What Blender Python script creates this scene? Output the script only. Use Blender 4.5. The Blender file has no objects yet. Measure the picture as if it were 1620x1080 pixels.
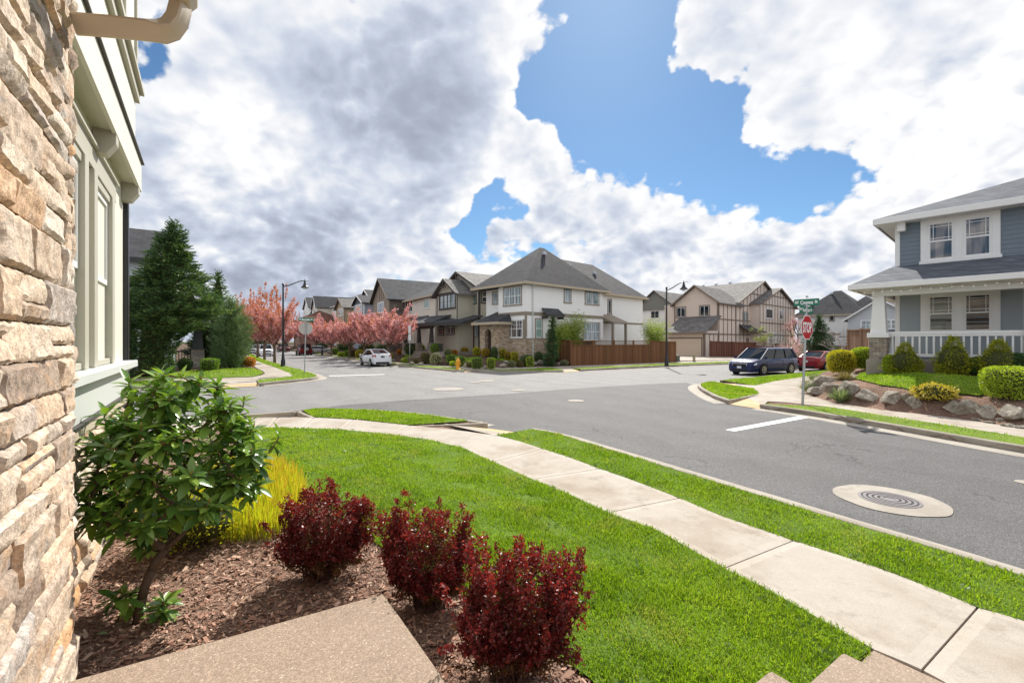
import bpy, bmesh, math, random
import numpy as np
from mathutils import Vector, Matrix, noise
from mathutils.geometry import delaunay_2d_cdt
R = math.radians
random.seed(7)
RNG = np.random.default_rng(7)
SC = bpy.context.scene
COL = SC.collection

# ------------------------------------------------------------------ camera, sky, sun, exposure
F, CX, CY, H = 720.0, 810.0, 540.0, 2.04          # focal length in photo pixels, image centre, eye height (m)
cam_d = bpy.data.cameras.new("camera")
cam_d.lens = 16.0
cam_d.sensor_width = 36.0
cam_d.clip_start = 0.05
cam_d.clip_end = 5000
cam = bpy.data.objects.new("camera", cam_d)
cam.location = (0, 0, H)
cam.rotation_euler = (R(90), 0, 0)
COL.objects.link(cam)
SC.camera = cam
SUN_EL, SUN_AZ = R(41), R(12)                     # azimuth clockwise from +Y
SC.view_settings.view_transform = 'Standard'
SC.view_settings.look = 'None'
SC.view_settings.gamma = 1.0
SC.view_settings.exposure = 0.50
SC.cycles.max_bounces = 6
SC.cycles.diffuse_bounces = 3
SC.cycles.glossy_bounces = 3
SC.cycles.transmission_bounces = 4
SC.cycles.transparent_max_bounces = 6
SC.cycles.caustics_reflective = False
SC.cycles.caustics_refractive = False
SC.cycles.sample_clamp_indirect = 6.0

sun_d = bpy.data.lights.new("sun", 'SUN')
sun_d.energy = 5.0
sun_d.angle = R(0.5)
sun_d.color = (1.0, 0.95, 0.87)
sun = bpy.data.objects.new("sun", sun_d)
SUN_DIR = Vector((math.sin(SUN_AZ)*math.cos(SUN_EL), math.cos(SUN_AZ)*math.cos(SUN_EL), math.sin(SUN_EL)))
sun.rotation_euler = SUN_DIR.to_track_quat('Z', 'Y').to_euler()
COL.objects.link(sun)


class NT:
    """tiny expression helper for node trees"""
    def __init__(s, tree):
        s.t = tree
        s.n = tree.nodes
        s.l = tree.links

    def node(s, typ, **kw):
        nd = s.n.new(typ)
        for k, v in kw.items():
            setattr(nd, k, v)
        return nd

    def put(s, sock, v):
        if isinstance(v, bpy.types.NodeSocket):
            s.l.new(v, sock)
        elif v is not None:
            sock.default_value = v

    def m(s, op, a, b=None, c=None, clamp=False):
        nd = s.node('ShaderNodeMath', operation=op, use_clamp=clamp)
        for i, v in enumerate((a, b, c)):
            if v is not None:
                s.put(nd.inputs[i], v)
        return nd.outputs[0]

    def v(s, op, a, b=None, scale=None):
        nd = s.node('ShaderNodeVectorMath', operation=op)
        s.put(nd.inputs[0], a)
        if b is not None:
            s.put(nd.inputs[1], b)
        if scale is not None:
            s.put(nd.inputs[3], scale)
        return nd.outputs['Value'] if op in ('DOT_PRODUCT', 'LENGTH', 'DISTANCE') else nd.outputs['Vector']

    def noise(s, vec, scale, detail=4, rough=0.5, dist=0.0, color=False):
        nd = s.node('ShaderNodeTexNoise')
        if vec is not None:
            s.put(nd.inputs['Vector'], vec)
        nd.inputs['Scale'].default_value = scale
        nd.inputs['Detail'].default_value = detail
        nd.inputs['Roughness'].default_value = rough
        nd.inputs['Distortion'].default_value = dist
        return nd.outputs['Color' if color else 'Fac']

    def ramp(s, fac, stops, interp='LINEAR'):
        nd = s.node('ShaderNodeValToRGB')
        nd.color_ramp.interpolation = interp
        e = nd.color_ramp.elements
        while len(e) < len(stops):
            e.new(0.5)
        for el, (p, c) in zip(e, stops):
            el.position = p
            el.color = (c[0], c[1], c[2], 1.0) if not isinstance(c, (int, float)) else (c, c, c, 1.0)
        s.put(nd.inputs[0], fac)
        return nd.outputs[0]

    def mix(s, fac, a, b, blend='MIX'):
        nd = s.node('ShaderNodeMix', data_type='RGBA', blend_type=blend)
        s.put(nd.inputs[0], fac)
        s.put(nd.inputs[6], a if isinstance(a, bpy.types.NodeSocket) else (*a[:3], 1.0))
        s.put(nd.inputs[7], b if isinstance(b, bpy.types.NodeSocket) else (*b[:3], 1.0))
        return nd.outputs[2]

    def smooth(s, x, lo, hi, a=0.0, b=1.0):
        nd = s.node('ShaderNodeMapRange', interpolation_type='SMOOTHSTEP')
        s.put(nd.inputs[0], x)
        for i, q in enumerate((lo, hi, a, b)):
            nd.inputs[1+i].default_value = q
        return nd.outputs[0]


def pdir(px, py):
    return Vector(((px-CX)/F, 1.0, (CY-py)/F)).normalized()


def build_sky():
    w = bpy.data.worlds.new("World")
    SC.world = w
    w.use_nodes = True
    t = NT(w.node_tree)
    t.n.clear()
    out = t.node('ShaderNodeOutputWorld')
    sky = t.node('ShaderNodeTexSky', sky_type='NISHITA')
    sky.sun_disc = False
    sky.sun_elevation = SUN_EL
    sky.sun_rotation = SUN_AZ
    sky.air_density = 1.0
    sky.dust_density = 0.25
    sky.ozone_density = 2.6
    skyc = t.mix(1.0, sky.outputs[0], (0.74, 0.98, 1.12), 'MULTIPLY')
    bg = t.node('ShaderNodeBackground')
    t.put(bg.inputs[0], skyc)
    bg.inputs[1].default_value = 0.066
    d = t.node('ShaderNodeTexCoord').outputs['Generated']
    sep = t.node('ShaderNodeSeparateXYZ')
    t.put(sep.inputs[0], d)
    zc = t.m('MAXIMUM', sep.outputs[2], 0.0)
    inv = t.m('DIVIDE', 1.0, t.m('ADD', zc, 0.80))
    P = t.v('SCALE', d, scale=inv)
    P = t.v('MULTIPLY', P, (1.0, 1.0, 1.15))
    warp = t.noise(P, 5.0, 2, 0.5, color=True)
    Pw = t.v('ADD', P, t.v('SCALE', t.v('SUBTRACT', warp, (0.5, 0.5, 0.5)), scale=0.055))
    sh = t.v('ADD', Pw, (0.016, 0.0, 0.045))

    def field(p, det):                               # soft masses plus rounded billows
        a = t.m('SUBTRACT', t.noise(p, 4.2, det, 0.64), 0.5)
        b = t.m('ABSOLUTE', t.m('SUBTRACT', t.noise(p, 10.0, 2, 0.5), 0.5))
        c = t.m('ABSOLUTE', t.m('SUBTRACT', t.noise(p, 23.0, 1, 0.5), 0.5))
        e = t.m('MULTIPLY_ADD', a, 1.30, t.m('MULTIPLY_ADD', b, 1.05, -0.13))
        return t.m('MULTIPLY_ADD', c, 0.50, t.m('SUBTRACT', e, 0.06))
    f1 = field(Pw, 8)
    f2 = field(sh, 5)

    dw = t.v('ADD', d, t.v('SCALE', t.v('SUBTRACT', t.noise(d, 7.0, 4, 0.6, color=True), (0.5, 0.5, 0.5)), scale=0.20))
    dw = t.v('NORMALIZE', dw)

    def blob(px, py, r):                             # gaussian lobe of the sky around one direction
        k = 2.0/((r/F)**2)
        dt = t.v('DOT_PRODUCT', dw, tuple(pdir(px, py)))
        return t.m('EXPONENT', t.m('MULTIPLY_ADD', dt, k, -k))
    acc = t.m('ADD', t.smooth(sep.outputs[1], -0.2, 0.3, 0.12, 0.17), 0.52)
    for px, py, r, wt in [(970, 40, 85, -.62), (985, 150, 90, -.50), (935, 190, 70, -.40), (860, 190, 45, -.30), (870, 130, 40, -.25), (1060, 190, 80, -.40),
                          (1130, 215, 70, -.40), (1110, 150, 55, -.32), (1200, 285, 62, -.42), (1150, 260, 40, -.2), (1280, 300, 50, -.40), (1360, 308, 42, -.42), (1010, 245, 30, -.2),
                          (790, 318, 42, -.44), (745, 345, 34, -.40), (735, 385, 24, -.28), (815, 250, 26, -.22), (243, 108, 34, -.46), (262, 50, 24, -.30),
                          (1110, 320, 120, -.06), (980, -100, 140, -.5), (1185, 450, 30, -.12),
                          (1180, 60, 130, .16), (1105, 20, 62, .40), (1075, 105, 40, .30), (1150, 70, 60, .25), (870, 60, 30, .25), (1300, 150, 120, .16), (1500, 140, 200, .14), (1120, 100, 40, .22), (1230, 190, 45, .2), (850, 265, 60, .2), (930, 270, 55, .22),
                          (1050, 350, 120, .18), (1250, 380, 120, .16), (800, 60, 90, .2), (700, 170, 120, .2), (500, 200, 250, .15), (300, 330, 160, .22), (420, 420, 120, .15), (330, 190, 90, .18), (690, 300, 50, .16), (1430, 330, 50, .15)]:
        acc = t.m('MULTIPLY_ADD', blob(px, py, r), wt, acc)
    acc = t.m('ADD', acc, t.smooth(sep.outputs[2], 0.0, 0.16, 0.22, 0.0))
    dens = t.m('ADD', acc, f1)
    alpha = t.smooth(dens, 0.44, 0.58)
    # how grey a cloud's underside is: thick, low-lit parts
    thick = t.smooth(dens, 0.56, 1.00)
    low = t.noise(P, 2.4, 3, 0.55)
    grey = t.m('MULTIPLY', thick, t.smooth(low, 0.36, 0.68, 0.0, 0.50))
    for px, py, r, wt in [(600, 110, 130, .22), (660, 190, 70, .12), (410, 300, 95, .22), (500, 390, 60, .18), (310, 290, 90, .10), (870, 330, 58, .36), (960, 380, 50, .26), (1400, 150, 120, .08), (1560, 230, 60, .2),
                          (1330, 400, 60, .12), (550, 470, 60, .2), (700, 370, 26, .2), (480, 130, 60, .15), (640, 440, 50, .2), (1270, 430, 60, .12),
                          (470, 215, 40, -.3), (340, 120, 90, -.25), (300, 40, 90, -.2), (860, 40, 70, -.35), (620, 270, 50, -.25), (1180, 110, 130, -.35), (1500, 260, 120, -.25), (1400, 60, 120, -.15), (930, 240, 50, -.3), (1150, 340, 90, -.2)]:
        grey = t.m('MULTIPLY_ADD', t.m('MULTIPLY', blob(px, py, r), thick), wt, grey)
    emb = t.m('MULTIPLY', t.m('SUBTRACT', f1, f2), t.smooth(sep.outputs[2], 0.12, 0.45, 1.55, 0.85))
    g = t.m('SUBTRACT', grey, emb)
    g = t.m('ADD', g, t.smooth(sep.outputs[2], 0.0, 0.35, 0.13, 0.09))
    cc = t.ramp(g, [(0.0, (1.06, 1.06, 1.07)), (0.15, (0.92, 0.935, 0.965)), (0.42, (0.64, 0.70, 0.82)), (0.72, (0.46, 0.51, 0.62)), (1.0, (0.36, 0.40, 0.50))])
    # unseen clouds opposite the sun, brightened to fill the walls that face us
    cc = t.v('SCALE', cc, scale=t.smooth(sep.outputs[1], 0.25, -0.55, 1.0, 1.6))
    bc = t.node('ShaderNodeBackground')
    t.put(bc.inputs[0], cc)
    bc.inputs[1].default_value = 0.70
    mx = t.node('ShaderNodeMixShader')
    t.put(mx.inputs[0], alpha)
    t.l.new(bg.outputs[0], mx.inputs[1])
    t.l.new(bc.outputs[0], mx.inputs[2])
    t.l.new(mx.outputs[0], out.inputs[0])
    w.cycles.sampling_method = 'MANUAL'
    w.cycles.sample_map_resolution = 512


build_sky()


# ------------------------------------------------------------------ placing helpers
def G(px, py, z=0.0):
    """point of the horizontal plane z seen at a photo pixel"""
    Y = F*(H-z)/(py-CY)
    return Vector(((px-CX)*Y/F, Y, z))


def PT(px, py, Y):
    return Vector(((px-CX)*Y/F, Y, H-(py-CY)*Y/F))


def xy(v):
    return (v[0], v[1])


# ------------------------------------------------------------------ object helpers
def tag(o, label=None, cat=None, group=None, kind=None):
    if label: o['label'] = label
    if cat: o['category'] = cat
    if group: o['group'] = group
    if kind: o['kind'] = kind
    return o


def thing(name, label, cat, loc=(0, 0, 0), rz=0.0, group=None):
    o = bpy.data.objects.new(name, None)
    o.empty_display_size = 0.3
    COL.objects.link(o)
    o.location = loc
    o.rotation_euler = (0, 0, rz)
    return tag(o, label, cat, group)


def link_mesh(name, me, mats, parent=None, smooth=False):
    if not isinstance(mats, (list, tuple)):
        mats = [mats]
    for m in mats:
        me.materials.append(m)
    if smooth:
        me.polygons.foreach_set('use_smooth', [True]*len(me.polygons))
    o = bpy.data.objects.new(name, me)
    COL.objects.link(o)
    if parent is not None:
        o.parent = parent
    return o


def copy_tree(o, parent=None):
    c = o.copy()
    COL.objects.link(c)
    if parent is not None:
        c.parent = parent
    for ch in list(o.children):
        copy_tree(ch, c)
    return c


class MB:
    """collects shapes and links them as ONE mesh object"""
    def __init__(s):
        s.v, s.f, s.mi = [], [], []
        s.M = None
        s.cur = 0

    def add(s, vs, fs):
        b = len(s.v)
        if s.M is not None:
            vs = [s.M @ Vector(q) for q in vs]
        s.v.extend([tuple(q) for q in vs])
        for q in fs:
            s.f.append([b+i for i in q])
            s.mi.append(s.cur)
        return s

    def box(s, x0, x1, y0, y1, z0, z1):
        return s.add([(x0, y0, z0), (x1, y0, z0), (x1, y1, z0), (x0, y1, z0), (x0, y0, z1), (x1, y0, z1), (x1, y1, z1), (x0, y1, z1)],
                     [(0, 3, 2, 1), (4, 5, 6, 7), (0, 1, 5, 4), (1, 2, 6, 5), (2, 3, 7, 6), (3, 0, 4, 7)])

    def quad(s, a, b, c, d):
        return s.add([a, b, c, d], [(0, 1, 2, 3)])

    def prism(s, poly, z0, z1):
        """poly in xy, extruded in z"""
        n = len(poly)
        vs = [(p[0], p[1], z0) for p in poly]+[(p[0], p[1], z1) for p in poly]
        fs = [tuple(range(n))[::-1], tuple(range(n, 2*n))]
        fs += [(i, (i+1) % n, n+(i+1) % n, n+i) for i in range(n)]
        return s.add(vs, fs)

    def slab(s, poly3, off):
        """3-D polygon thickened by the vector off"""
        n = len(poly3)
        off = Vector(off)
        vs = [Vector(p) for p in poly3]+[Vector(p)+off for p in poly3]
        fs = [tuple(range(n)), tuple(range(n, 2*n))[::-1]]
        fs += [(i, n+i, n+(i+1) % n, (i+1) % n) for i in range(n)]
        return s.add(vs, fs)

    def bar(s, a, b, w, h):
        a, b = Vector(a), Vector(b)
        d = (b-a).normalized()
        up = Vector((0, 0, 1)) if abs(d.z) < 0.95 else Vector((0, 1, 0))
        x = d.cross(up).normalized()
        u = x.cross(d)
        vs = []
        for p in (a, b):
            for i, j in ((-1, -1), (1, -1), (1, 1), (-1, 1)):
                vs.append(p+x*(w/2*i)+u*(h/2*j))
        return s.add(vs, [(0, 3, 2, 1), (4, 5, 6, 7), (0, 1, 5, 4), (1, 2, 6, 5), (2, 3, 7, 6), (3, 0, 4, 7)])

    def tube(s, pts, r, seg=8, cap=True):
        pts = [Vector(p) for p in pts]
        rs = r if isinstance(r, (list, tuple)) else [r]*len(pts)
        vs, fs = [], []
        x = None
        for i, p in enumerate(pts):
            d = (pts[min(i+1, len(pts)-1)]-pts[max(i-1, 0)]).normalized()
            if x is None:
                x = d.orthogonal().normalized()
            else:
                x = (x-d*x.dot(d))
                x = x.normalized() if x.length > 1e-6 else d.orthogonal().normalized()
            y = d.cross(x)
            for k in range(seg):
                a = 2*math.pi*k/seg
                vs.append(p+(x*math.cos(a)+y*math.sin(a))*rs[i])
        for i in range(len(pts)-1):
            for k in range(seg):
                fs.append((i*seg+k, i*seg+(k+1) % seg, (i+1)*seg+(k+1) % seg, (i+1)*seg+k))
        if cap:
            fs.append(tuple(range(seg))[::-1])
            fs.append(tuple((len(pts)-1)*seg+k for k in range(seg)))
        return s.add(vs, fs)

    def lathe(s, prof, c=(0, 0, 0), seg=16):
        c = Vector(c)
        vs, fs = [], []
        for (r, z) in prof:
            for k in range(seg):
                a = 2*math.pi*k/seg
                vs.append(c+Vector((r*math.cos(a), r*math.sin(a), z)))
        for i in range(len(prof)-1):
            for k in range(seg):
                fs.append((i*seg+k, i*seg+(k+1) % seg, (i+1)*seg+(k+1) % seg, (i+1)*seg+k))
        fs.append(tuple(range(seg))[::-1])
        fs.append(tuple((len(prof)-1)*seg+k for k in range(seg)))
        return s.add(vs, fs)

    def build(s, name, mats, parent=None, smooth=False, bevel=0.0, bseg=1, angle=None):
        me = bpy.data.meshes.new(name)
        me.from_pydata(s.v, [], s.f)
        if any(s.mi):
            me.polygons.foreach_set('material_index', s.mi)
        me.update()
        if bevel > 0:
            bm = bmesh.new()
            bm.from_mesh(me)
            bmesh.ops.recalc_face_normals(bm, faces=bm.faces)
            ed = [e for e in bm.edges if len(e.link_faces) == 2 and e.calc_face_angle(0) > 0.5]
            bmesh.ops.bevel(bm, geom=ed, offset=bevel, segments=bseg, affect='EDGES', clamp_overlap=True)
            bm.to_mesh(me)
            bm.free()
        o = link_mesh(name, me, mats, parent, smooth)
        if smooth and angle:
            me.set_sharp_from_angle(angle=R(angle))
        return o


def np_mesh(name, V, faces_flat, loop_n, mats, parent=None, smooth=False, mi=None):
    """fast mesh from arrays: V (n,3), faces of equal size loop_n"""
    me = bpy.data.meshes.new(name)
    nf = len(faces_flat)//loop_n
    me.vertices.add(len(V))
    me.vertices.foreach_set('co', np.ascontiguousarray(V, dtype=np.float32).ravel())
    me.loops.add(len(faces_flat))
    me.loops.foreach_set('vertex_index', np.ascontiguousarray(faces_flat, dtype=np.int32))
    me.polygons.add(nf)
    me.polygons.foreach_set('loop_start', np.arange(0, nf*loop_n, loop_n, dtype=np.int32))
    if mi is not None:
        me.polygons.foreach_set('material_index', np.ascontiguousarray(mi, dtype=np.int32))
    me.update(calc_edges=True)
    return link_mesh(name, me, mats, parent, smooth)


# ------------------------------------------------------------------ materials
def lin(h):
    h = h.lstrip('#')
    o = []
    for i in (0, 2, 4):
        c = int(h[i:i+2], 16)/255
        o.append(c/12.92 if c <= 0.04045 else ((c+0.055)/1.055)**2.4)
    return tuple(o)


def new_mat(name):
    m = bpy.data.materials.new(name)
    m.use_nodes = True
    t = NT(m.node_tree)
    t.n.clear()
    out = t.node('ShaderNodeOutputMaterial')
    p = t.node('ShaderNodeBsdfPrincipled')
    t.l.new(p.outputs[0], out.inputs[0])
    p.inputs['Roughness'].default_value = 0.7
    p.inputs['Specular IOR Level'].default_value = 0.3
    return m, t, p, out


def coords(t, kind='Object'):
    return t.node('ShaderNodeTexCoord').outputs[kind]


def simple(name, c, rough=0.6, spec=0.4, metal=0.0, var=0.12, vscale=3.0, bump=0.0, bscale=60.0, coat=0.0, kind='Object'):
    """a plain painted/cast surface with slight cloudy variation of its own colour"""
    m, t, p, out = new_mat(name)
    co = coords(t, kind)
    n = t.noise(co, vscale, 5, 0.6)
    a = tuple(q*(1-var) for q in c)
    b = tuple(min(1, q*(1+var)) for q in c)
    t.put(p.inputs['Base Color'], t.mix(n, a, b))
    p.inputs['Roughness'].default_value = rough
    p.inputs['Specular IOR Level'].default_value = spec
    p.inputs['Metallic'].default_value = metal
    if coat:
        p.inputs['Coat Weight'].default_value = coat
        p.inputs['Coat Roughness'].default_value = 0.05
    if bump:
        bn = t.node('ShaderNodeBump')
        bn.inputs['Strength'].default_value = bump
        bn.inputs['Distance'].default_value = 0.01
        t.put(bn.inputs['Height'], t.noise(co, bscale, 4, 0.6))
        t.put(p.inputs['Normal'], bn.outputs[0])
    return m


def foliage(name, stops, trans=0.3, rough=0.5, spec=0.3, tint=None, big=None, coat=0.0):
    """leaf: each leaf (mesh island) takes its own shade from the ramp; light passes through it"""
    m, t, p, out = new_mat(name)
    rnd = t.node('ShaderNodeNewGeometry').outputs['Random Per Island']
    fac = rnd
    if big:
        n = t.noise(coords(t), big, 3, 0.5)
        fac = t.m('MULTIPLY_ADD', t.m('SUBTRACT', n, 0.5), 1.1, rnd, clamp=True)
    k = len(stops)-1
    c = t.ramp(fac, [(i/k, s_) for i, s_ in enumerate(stops)])
    t.put(p.inputs['Base Color'], c)
    p.inputs['Roughness'].default_value = rough
    p.inputs['Specular IOR Level'].default_value = spec
    if coat:
        p.inputs['Coat Weight'].default_value = coat
        p.inputs['Coat Roughness'].default_value = 0.25
    if trans > 0:
        tr = t.node('ShaderNodeBsdfTranslucent')
        t.put(tr.inputs[0], t.mix(1.0, c, tint or (1.5, 1.5, 0.7), 'MULTIPLY'))
        ms = t.node('ShaderNodeMixShader')
        ms.inputs[0].default_value = trans
        t.l.new(p.outputs[0], ms.inputs[1])
        t.l.new(tr.outputs[0], ms.inputs[2])
        t.l.new(ms.outputs[0], out.inputs[0])
    return m

# ------------------------------------------------------------------ the plan of the junction
def GL(lst, z=0.0):
    return [xy(G(a, b, z)) for a, b in lst]


ROAD_Z = -0.13
# our own corner (kerb back, outer and inner edge of the footpath)
N_KERB = GL([(1760, 946), (1620, 903.7), (1470, 858), (1319, 814), (1200, 778), (1091, 745.5), (1000, 718), (935.5, 699), (886, 684.5), (846, 677.5)])
N_ISL_FAR = GL([(768, 668), (745, 665), (712, 660), (676, 655), (636, 651), (592, 648), (556, 646.7), (528, 646), (500, 646), (476, 648.5)])
N_ISL_NEAR = GL([(499, 660.5), (560, 663.5), (649, 673.2), (700, 669.5)])
N_FE = GL([(1780, 1046), (1620, 984), (1546.4, 961.8), (1402, 903.7), (1254.5, 856), (1143, 818), (1074, 788.6), (1008, 763), (948.5, 742), (900, 724), (857.8, 710.3), (820, 698), (785, 689.5), (725, 681), (649, 673.5), (560, 664), (500, 661), (440, 660.5), (395, 661)])
N_NE = GL([(1680, 1190), (1560, 1120), (1459.3, 1060.3), (1373.7, 1025.5), (1298.5, 981.5), (1226, 940), (1145.6, 899.6), (1039, 838.9), (961.5, 811.4), (899, 781.9), (842, 758.5), (780, 731), (731, 708.6), (675.6, 695.3), (620, 688.3), (564, 682), (509, 678.6), (439, 676.7), (387, 676.7)])
DB = Vector((-.83, -.56))                             # direction of the cross street towards the left
for L_, dd in ((N_FE, 1), (N_NE, 1)):
    L_.append((L_[-1][0]+DB.x*14, L_[-1][1]+DB.y*14))
N_KERB_L = [xy(G(466, 652.5)), xy(G(395, 655.5))]
N_KERB_L.append((N_KERB_L[-1][0]+DB.x*14, N_KERB_L[-1][1]+DB.y*14))
_k0, _k1 = Vector(N_KERB[1]), Vector(N_KERB[0])
N_OUT = [tuple(_k1+(_k1-_k0).normalized()*k_) for k_ in (14, 11, 8.5, 6.5, 5, 3.8, 2.7, 1.8, .9)]
N_BLOCK = N_OUT+N_KERB+GL([(785, 689.5), (700, 669.8)])+N_ISL_FAR+GL([(499, 660.5)])+[xy(G(470, 659.5)), xy(G(395, 660.8)), (N_FE[-1][0], N_FE[-1][1]), (-26, -12), (9, -14)]
N_IN = N_NE+[(-26, -12), (9, -14), (6.5, -2)]

# the corner with the blue-grey house
R_KERB = GL([(1760, 727), (1620, 707), (1493, 686), (1390, 668.5), (1282, 651), (1240, 645), (1201, 639.8)])
R_NOSE = GL([(1149, 632.5), (1130, 626), (1116, 619), (1107, 613.5), (1103.5, 609.5), (1106, 606.3), (1113, 604.6), (1126, 604)])
R_KERB2 = GL([(1138, 601.4), (1160, 598.9), (1190, 596.4), (1240, 591.6), (1290, 587), (1340, 582.8), (1420, 576.5), (1550, 568.5)])
R_NOSE_IN = GL([(1201, 622.7), (1191, 614.2)])
R_SW_NEAR = GL([(1800, 723), (1613, 691), (1507, 673.7), (1402, 658), (1314, 644), (1245, 636.5), (1214, 635)])
R_SW_FAR = GL([(1800, 708), (1620, 679), (1507, 661), (1402, 649.8), (1317, 636.8), (1290, 629), (1275, 622), (1266, 612), (1274, 603), (1300, 596), (1350, 588), (1420, 579.3), (1550, 571)])
R_VERGE2 = GL([(1138, 601.4), (1194, 610), (1226, 603), (1275, 595.6), (1310, 590.5), (1350, 585.5), (1420, 578), (1550, 569.7)])
for L_ in (R_KERB, R_SW_NEAR, R_SW_FAR):                # carry the kerb and path on past the picture's edge
    p_, q_ = Vector(L_[0]), Vector(L_[0])-Vector(L_[2])
    L_[0:0] = [tuple(p_+q_.normalized()*k_) for k_ in (12, 9, 6, 3)]
R_BLOCK = R_KERB+GL([(1214, 635), (1201, 622.7)])+R_NOSE+GL([(1191, 614.2), (1194, 610)])+R_KERB2+[(120, 60), (60, -10)]
R_IN = R_SW_FAR+[(120, 60), (60, -10)]

# the corner with the white house; kerb feet lie on the road
W_KERB1 = GL([(470, 556.5), (497, 560.7), (560, 569.5), (617, 577.5), (660, 582.8), (690, 585.6), (716, 587.8), (733, 588.6)], ROAD_Z)
W_KERB2 = GL([(744, 589), (790, 589.4), (840, 589.4), (892, 588.8)], ROAD_Z)
W_KERB3 = GL([(920, 587.2), (990, 583.6), (1053, 580.5), (1100, 578.6), (1150, 576.6), (1210, 574), (1290, 570.5), (1400, 566)], ROAD_Z)
W_IN_EDGE = GL([(470, 554.2), (500, 557.5), (560, 565), (640, 574), (690, 577.8), (713, 579), (740, 580.5), (770, 582), (810, 580.7), (871, 580), (895, 579), (910, 577.6), (1000, 574.6), (1062, 572.2), (1150, 570), (1290, 565), (1400, 561.5)])
W_SW_OUT = GL([(470, 555.3), (500, 558.7), (560, 566.7), (640, 576.3), (690, 580), (718, 581.7), (737, 585), (748, 585.5), (769, 585.4), (830, 584), (871, 581.6), (889, 585), (902, 583), (950, 580.5), (1062, 575.3), (1150, 572.2), (1290, 566.8), (1400, 563)])
W_BLOCK = W_KERB1+GL([(736, 585.3), (747, 585.6)])+W_KERB2+GL([(890, 585.2), (903, 583.2)])+W_KERB3+[(140, 110), (120, 400), (-320, 520)]
W_IN = W_IN_EDGE+[(140, 112), (120, 398), (-318, 515)]

# the corner with the tall conifer
L_KERB1 = GL([(372, 549.5), (392, 557), (421, 569), (452, 578), (475, 584), (489, 588), (499, 591), (505, 594.4), (500, 597), (470, 600.5), (440, 603.3), (412, 606.2)])
L_KERB2 = GL([(352, 608.7), (300, 609.3), (236, 610.3)])
L_KERB2.append((L_KERB2[-1][0]-14, L_KERB2[-1][1]-7))
L_IN_EDGE = GL([(366, 552.5), (385, 561.5), (399.6, 577), (407, 583), (416, 587), (419.5, 591), (411.7, 594.2), (400, 596.5), (360, 598), (320, 599.2), (265, 597.5), (190, 600.5)])
L_IN_EDGE.append((L_IN_EDGE[-1][0]-14, L_IN_EDGE[-1][1]-7))
L_SW_OUT = GL([(369, 551), (389, 559.5), (405, 570.5), (421, 576.5), (434.8, 581), (458, 590), (463, 595), (408.5, 601), (402, 603.5), (357, 605.5), (345, 604.2), (250, 602.6), (190, 604)])
L_SW_OUT.append((L_SW_OUT[-1][0]-14, L_SW_OUT[-1][1]-7))
L_BLOCK = L_KERB1+GL([(403, 602.8), (357, 606)])+L_KERB2+[(-90, 20), (-320, 400), (-180, 420)]
L_IN = L_IN_EDGE+[(-90, 25), (-330, 400), (-182, 420)]


def ss(x, a, b):
    t = np.clip((x-a)/(b-a), 0, 1)
    return t*t*(3-2*t)


def pip(poly, X, Y):
    X, Y = np.asarray(X, float), np.asarray(Y, float)
    ins = np.zeros(X.shape, bool)
    n = len(poly)
    for i in range(n):
        x1, y1 = poly[i][0], poly[i][1]
        x2, y2 = poly[(i+1) % n][0], poly[(i+1) % n][1]
        if y1 == y2:
            continue
        c = ((y1 > Y) != (y2 > Y)) & (X < (x2-x1)*(Y-y1)/(y2-y1)+x1)
        ins ^= c
    return ins


def pdist(line, X, Y):
    X, Y = np.asarray(X, float), np.asarray(Y, float)
    best = np.full(X.shape, 1e9)
    for i in range(len(line)-1):
        ax, ay = line[i][0], line[i][1]
        dx, dy = line[i+1][0]-ax, line[i+1][1]-ay
        L2 = dx*dx+dy*dy+1e-12
        t = np.clip(((X-ax)*dx+(Y-ay)*dy)/L2, 0, 1)
        best = np.minimum(best, np.hypot(X-ax-t*dx, Y-ay-t*dy))
    return best


def hf(X, Y):
    """height of the ground: road -0.13, kerbed corners 0, gardens rising behind the footpaths"""
    X, Y = np.atleast_1d(np.asarray(X, float)), np.atleast_1d(np.asarray(Y, float))
    Z = np.full(X.shape, ROAD_Z)
    for B in (N_BLOCK, R_BLOCK, W_BLOCK, L_BLOCK):
        Z[pip(B, X, Y)] = 0.0
    for poly, line, fn in ((N_IN, N_NE, lambda d: 0.20*ss(d, 0.0, 2.3)),
                           (R_IN, R_SW_FAR, lambda d: 0.06*ss(d, 0, .25)+0.50*ss(d, .15, .85)+0.40*ss(d, .7, 3.2)),
                           (W_IN, W_IN_EDGE, lambda d: 0.22*ss(d, .1, .9)+0.50*ss(d, .7, 3.6)),
                           (L_IN, L_IN_EDGE, lambda d: 0.10*ss(d, 0, 1.2)+0.12*ss(d, 1, 4))):
        k = pip(poly, X, Y)
        if k.any():
            Z[k] = fn(pdist(line, X[k], Y[k]))
            if poly is W_IN:
                Z[k] *= 1-.88*ss(X[k], 9.5, 16)
    return Z


def hz(x, y):
    return float(hf([x], [y])[0])


def T(px, py):
    """point of the ground seen at a photo pixel (rays marched on to the terrain)"""
    Ys = np.concatenate([np.arange(1.2, 60, 0.04), np.arange(60, 160, 0.25)])
    X = (px-CX)*Ys/F
    Z = H-(py-CY)*Ys/F
    k = np.nonzero(Z <= hf(X, Ys))[0]
    i = k[0] if len(k) else len(Ys)-1
    return Vector((X[i], Ys[i], hz(X[i], Ys[i])))


def TL(lst):
    return [xy(T(a, b)) for a, b in lst]


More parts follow.
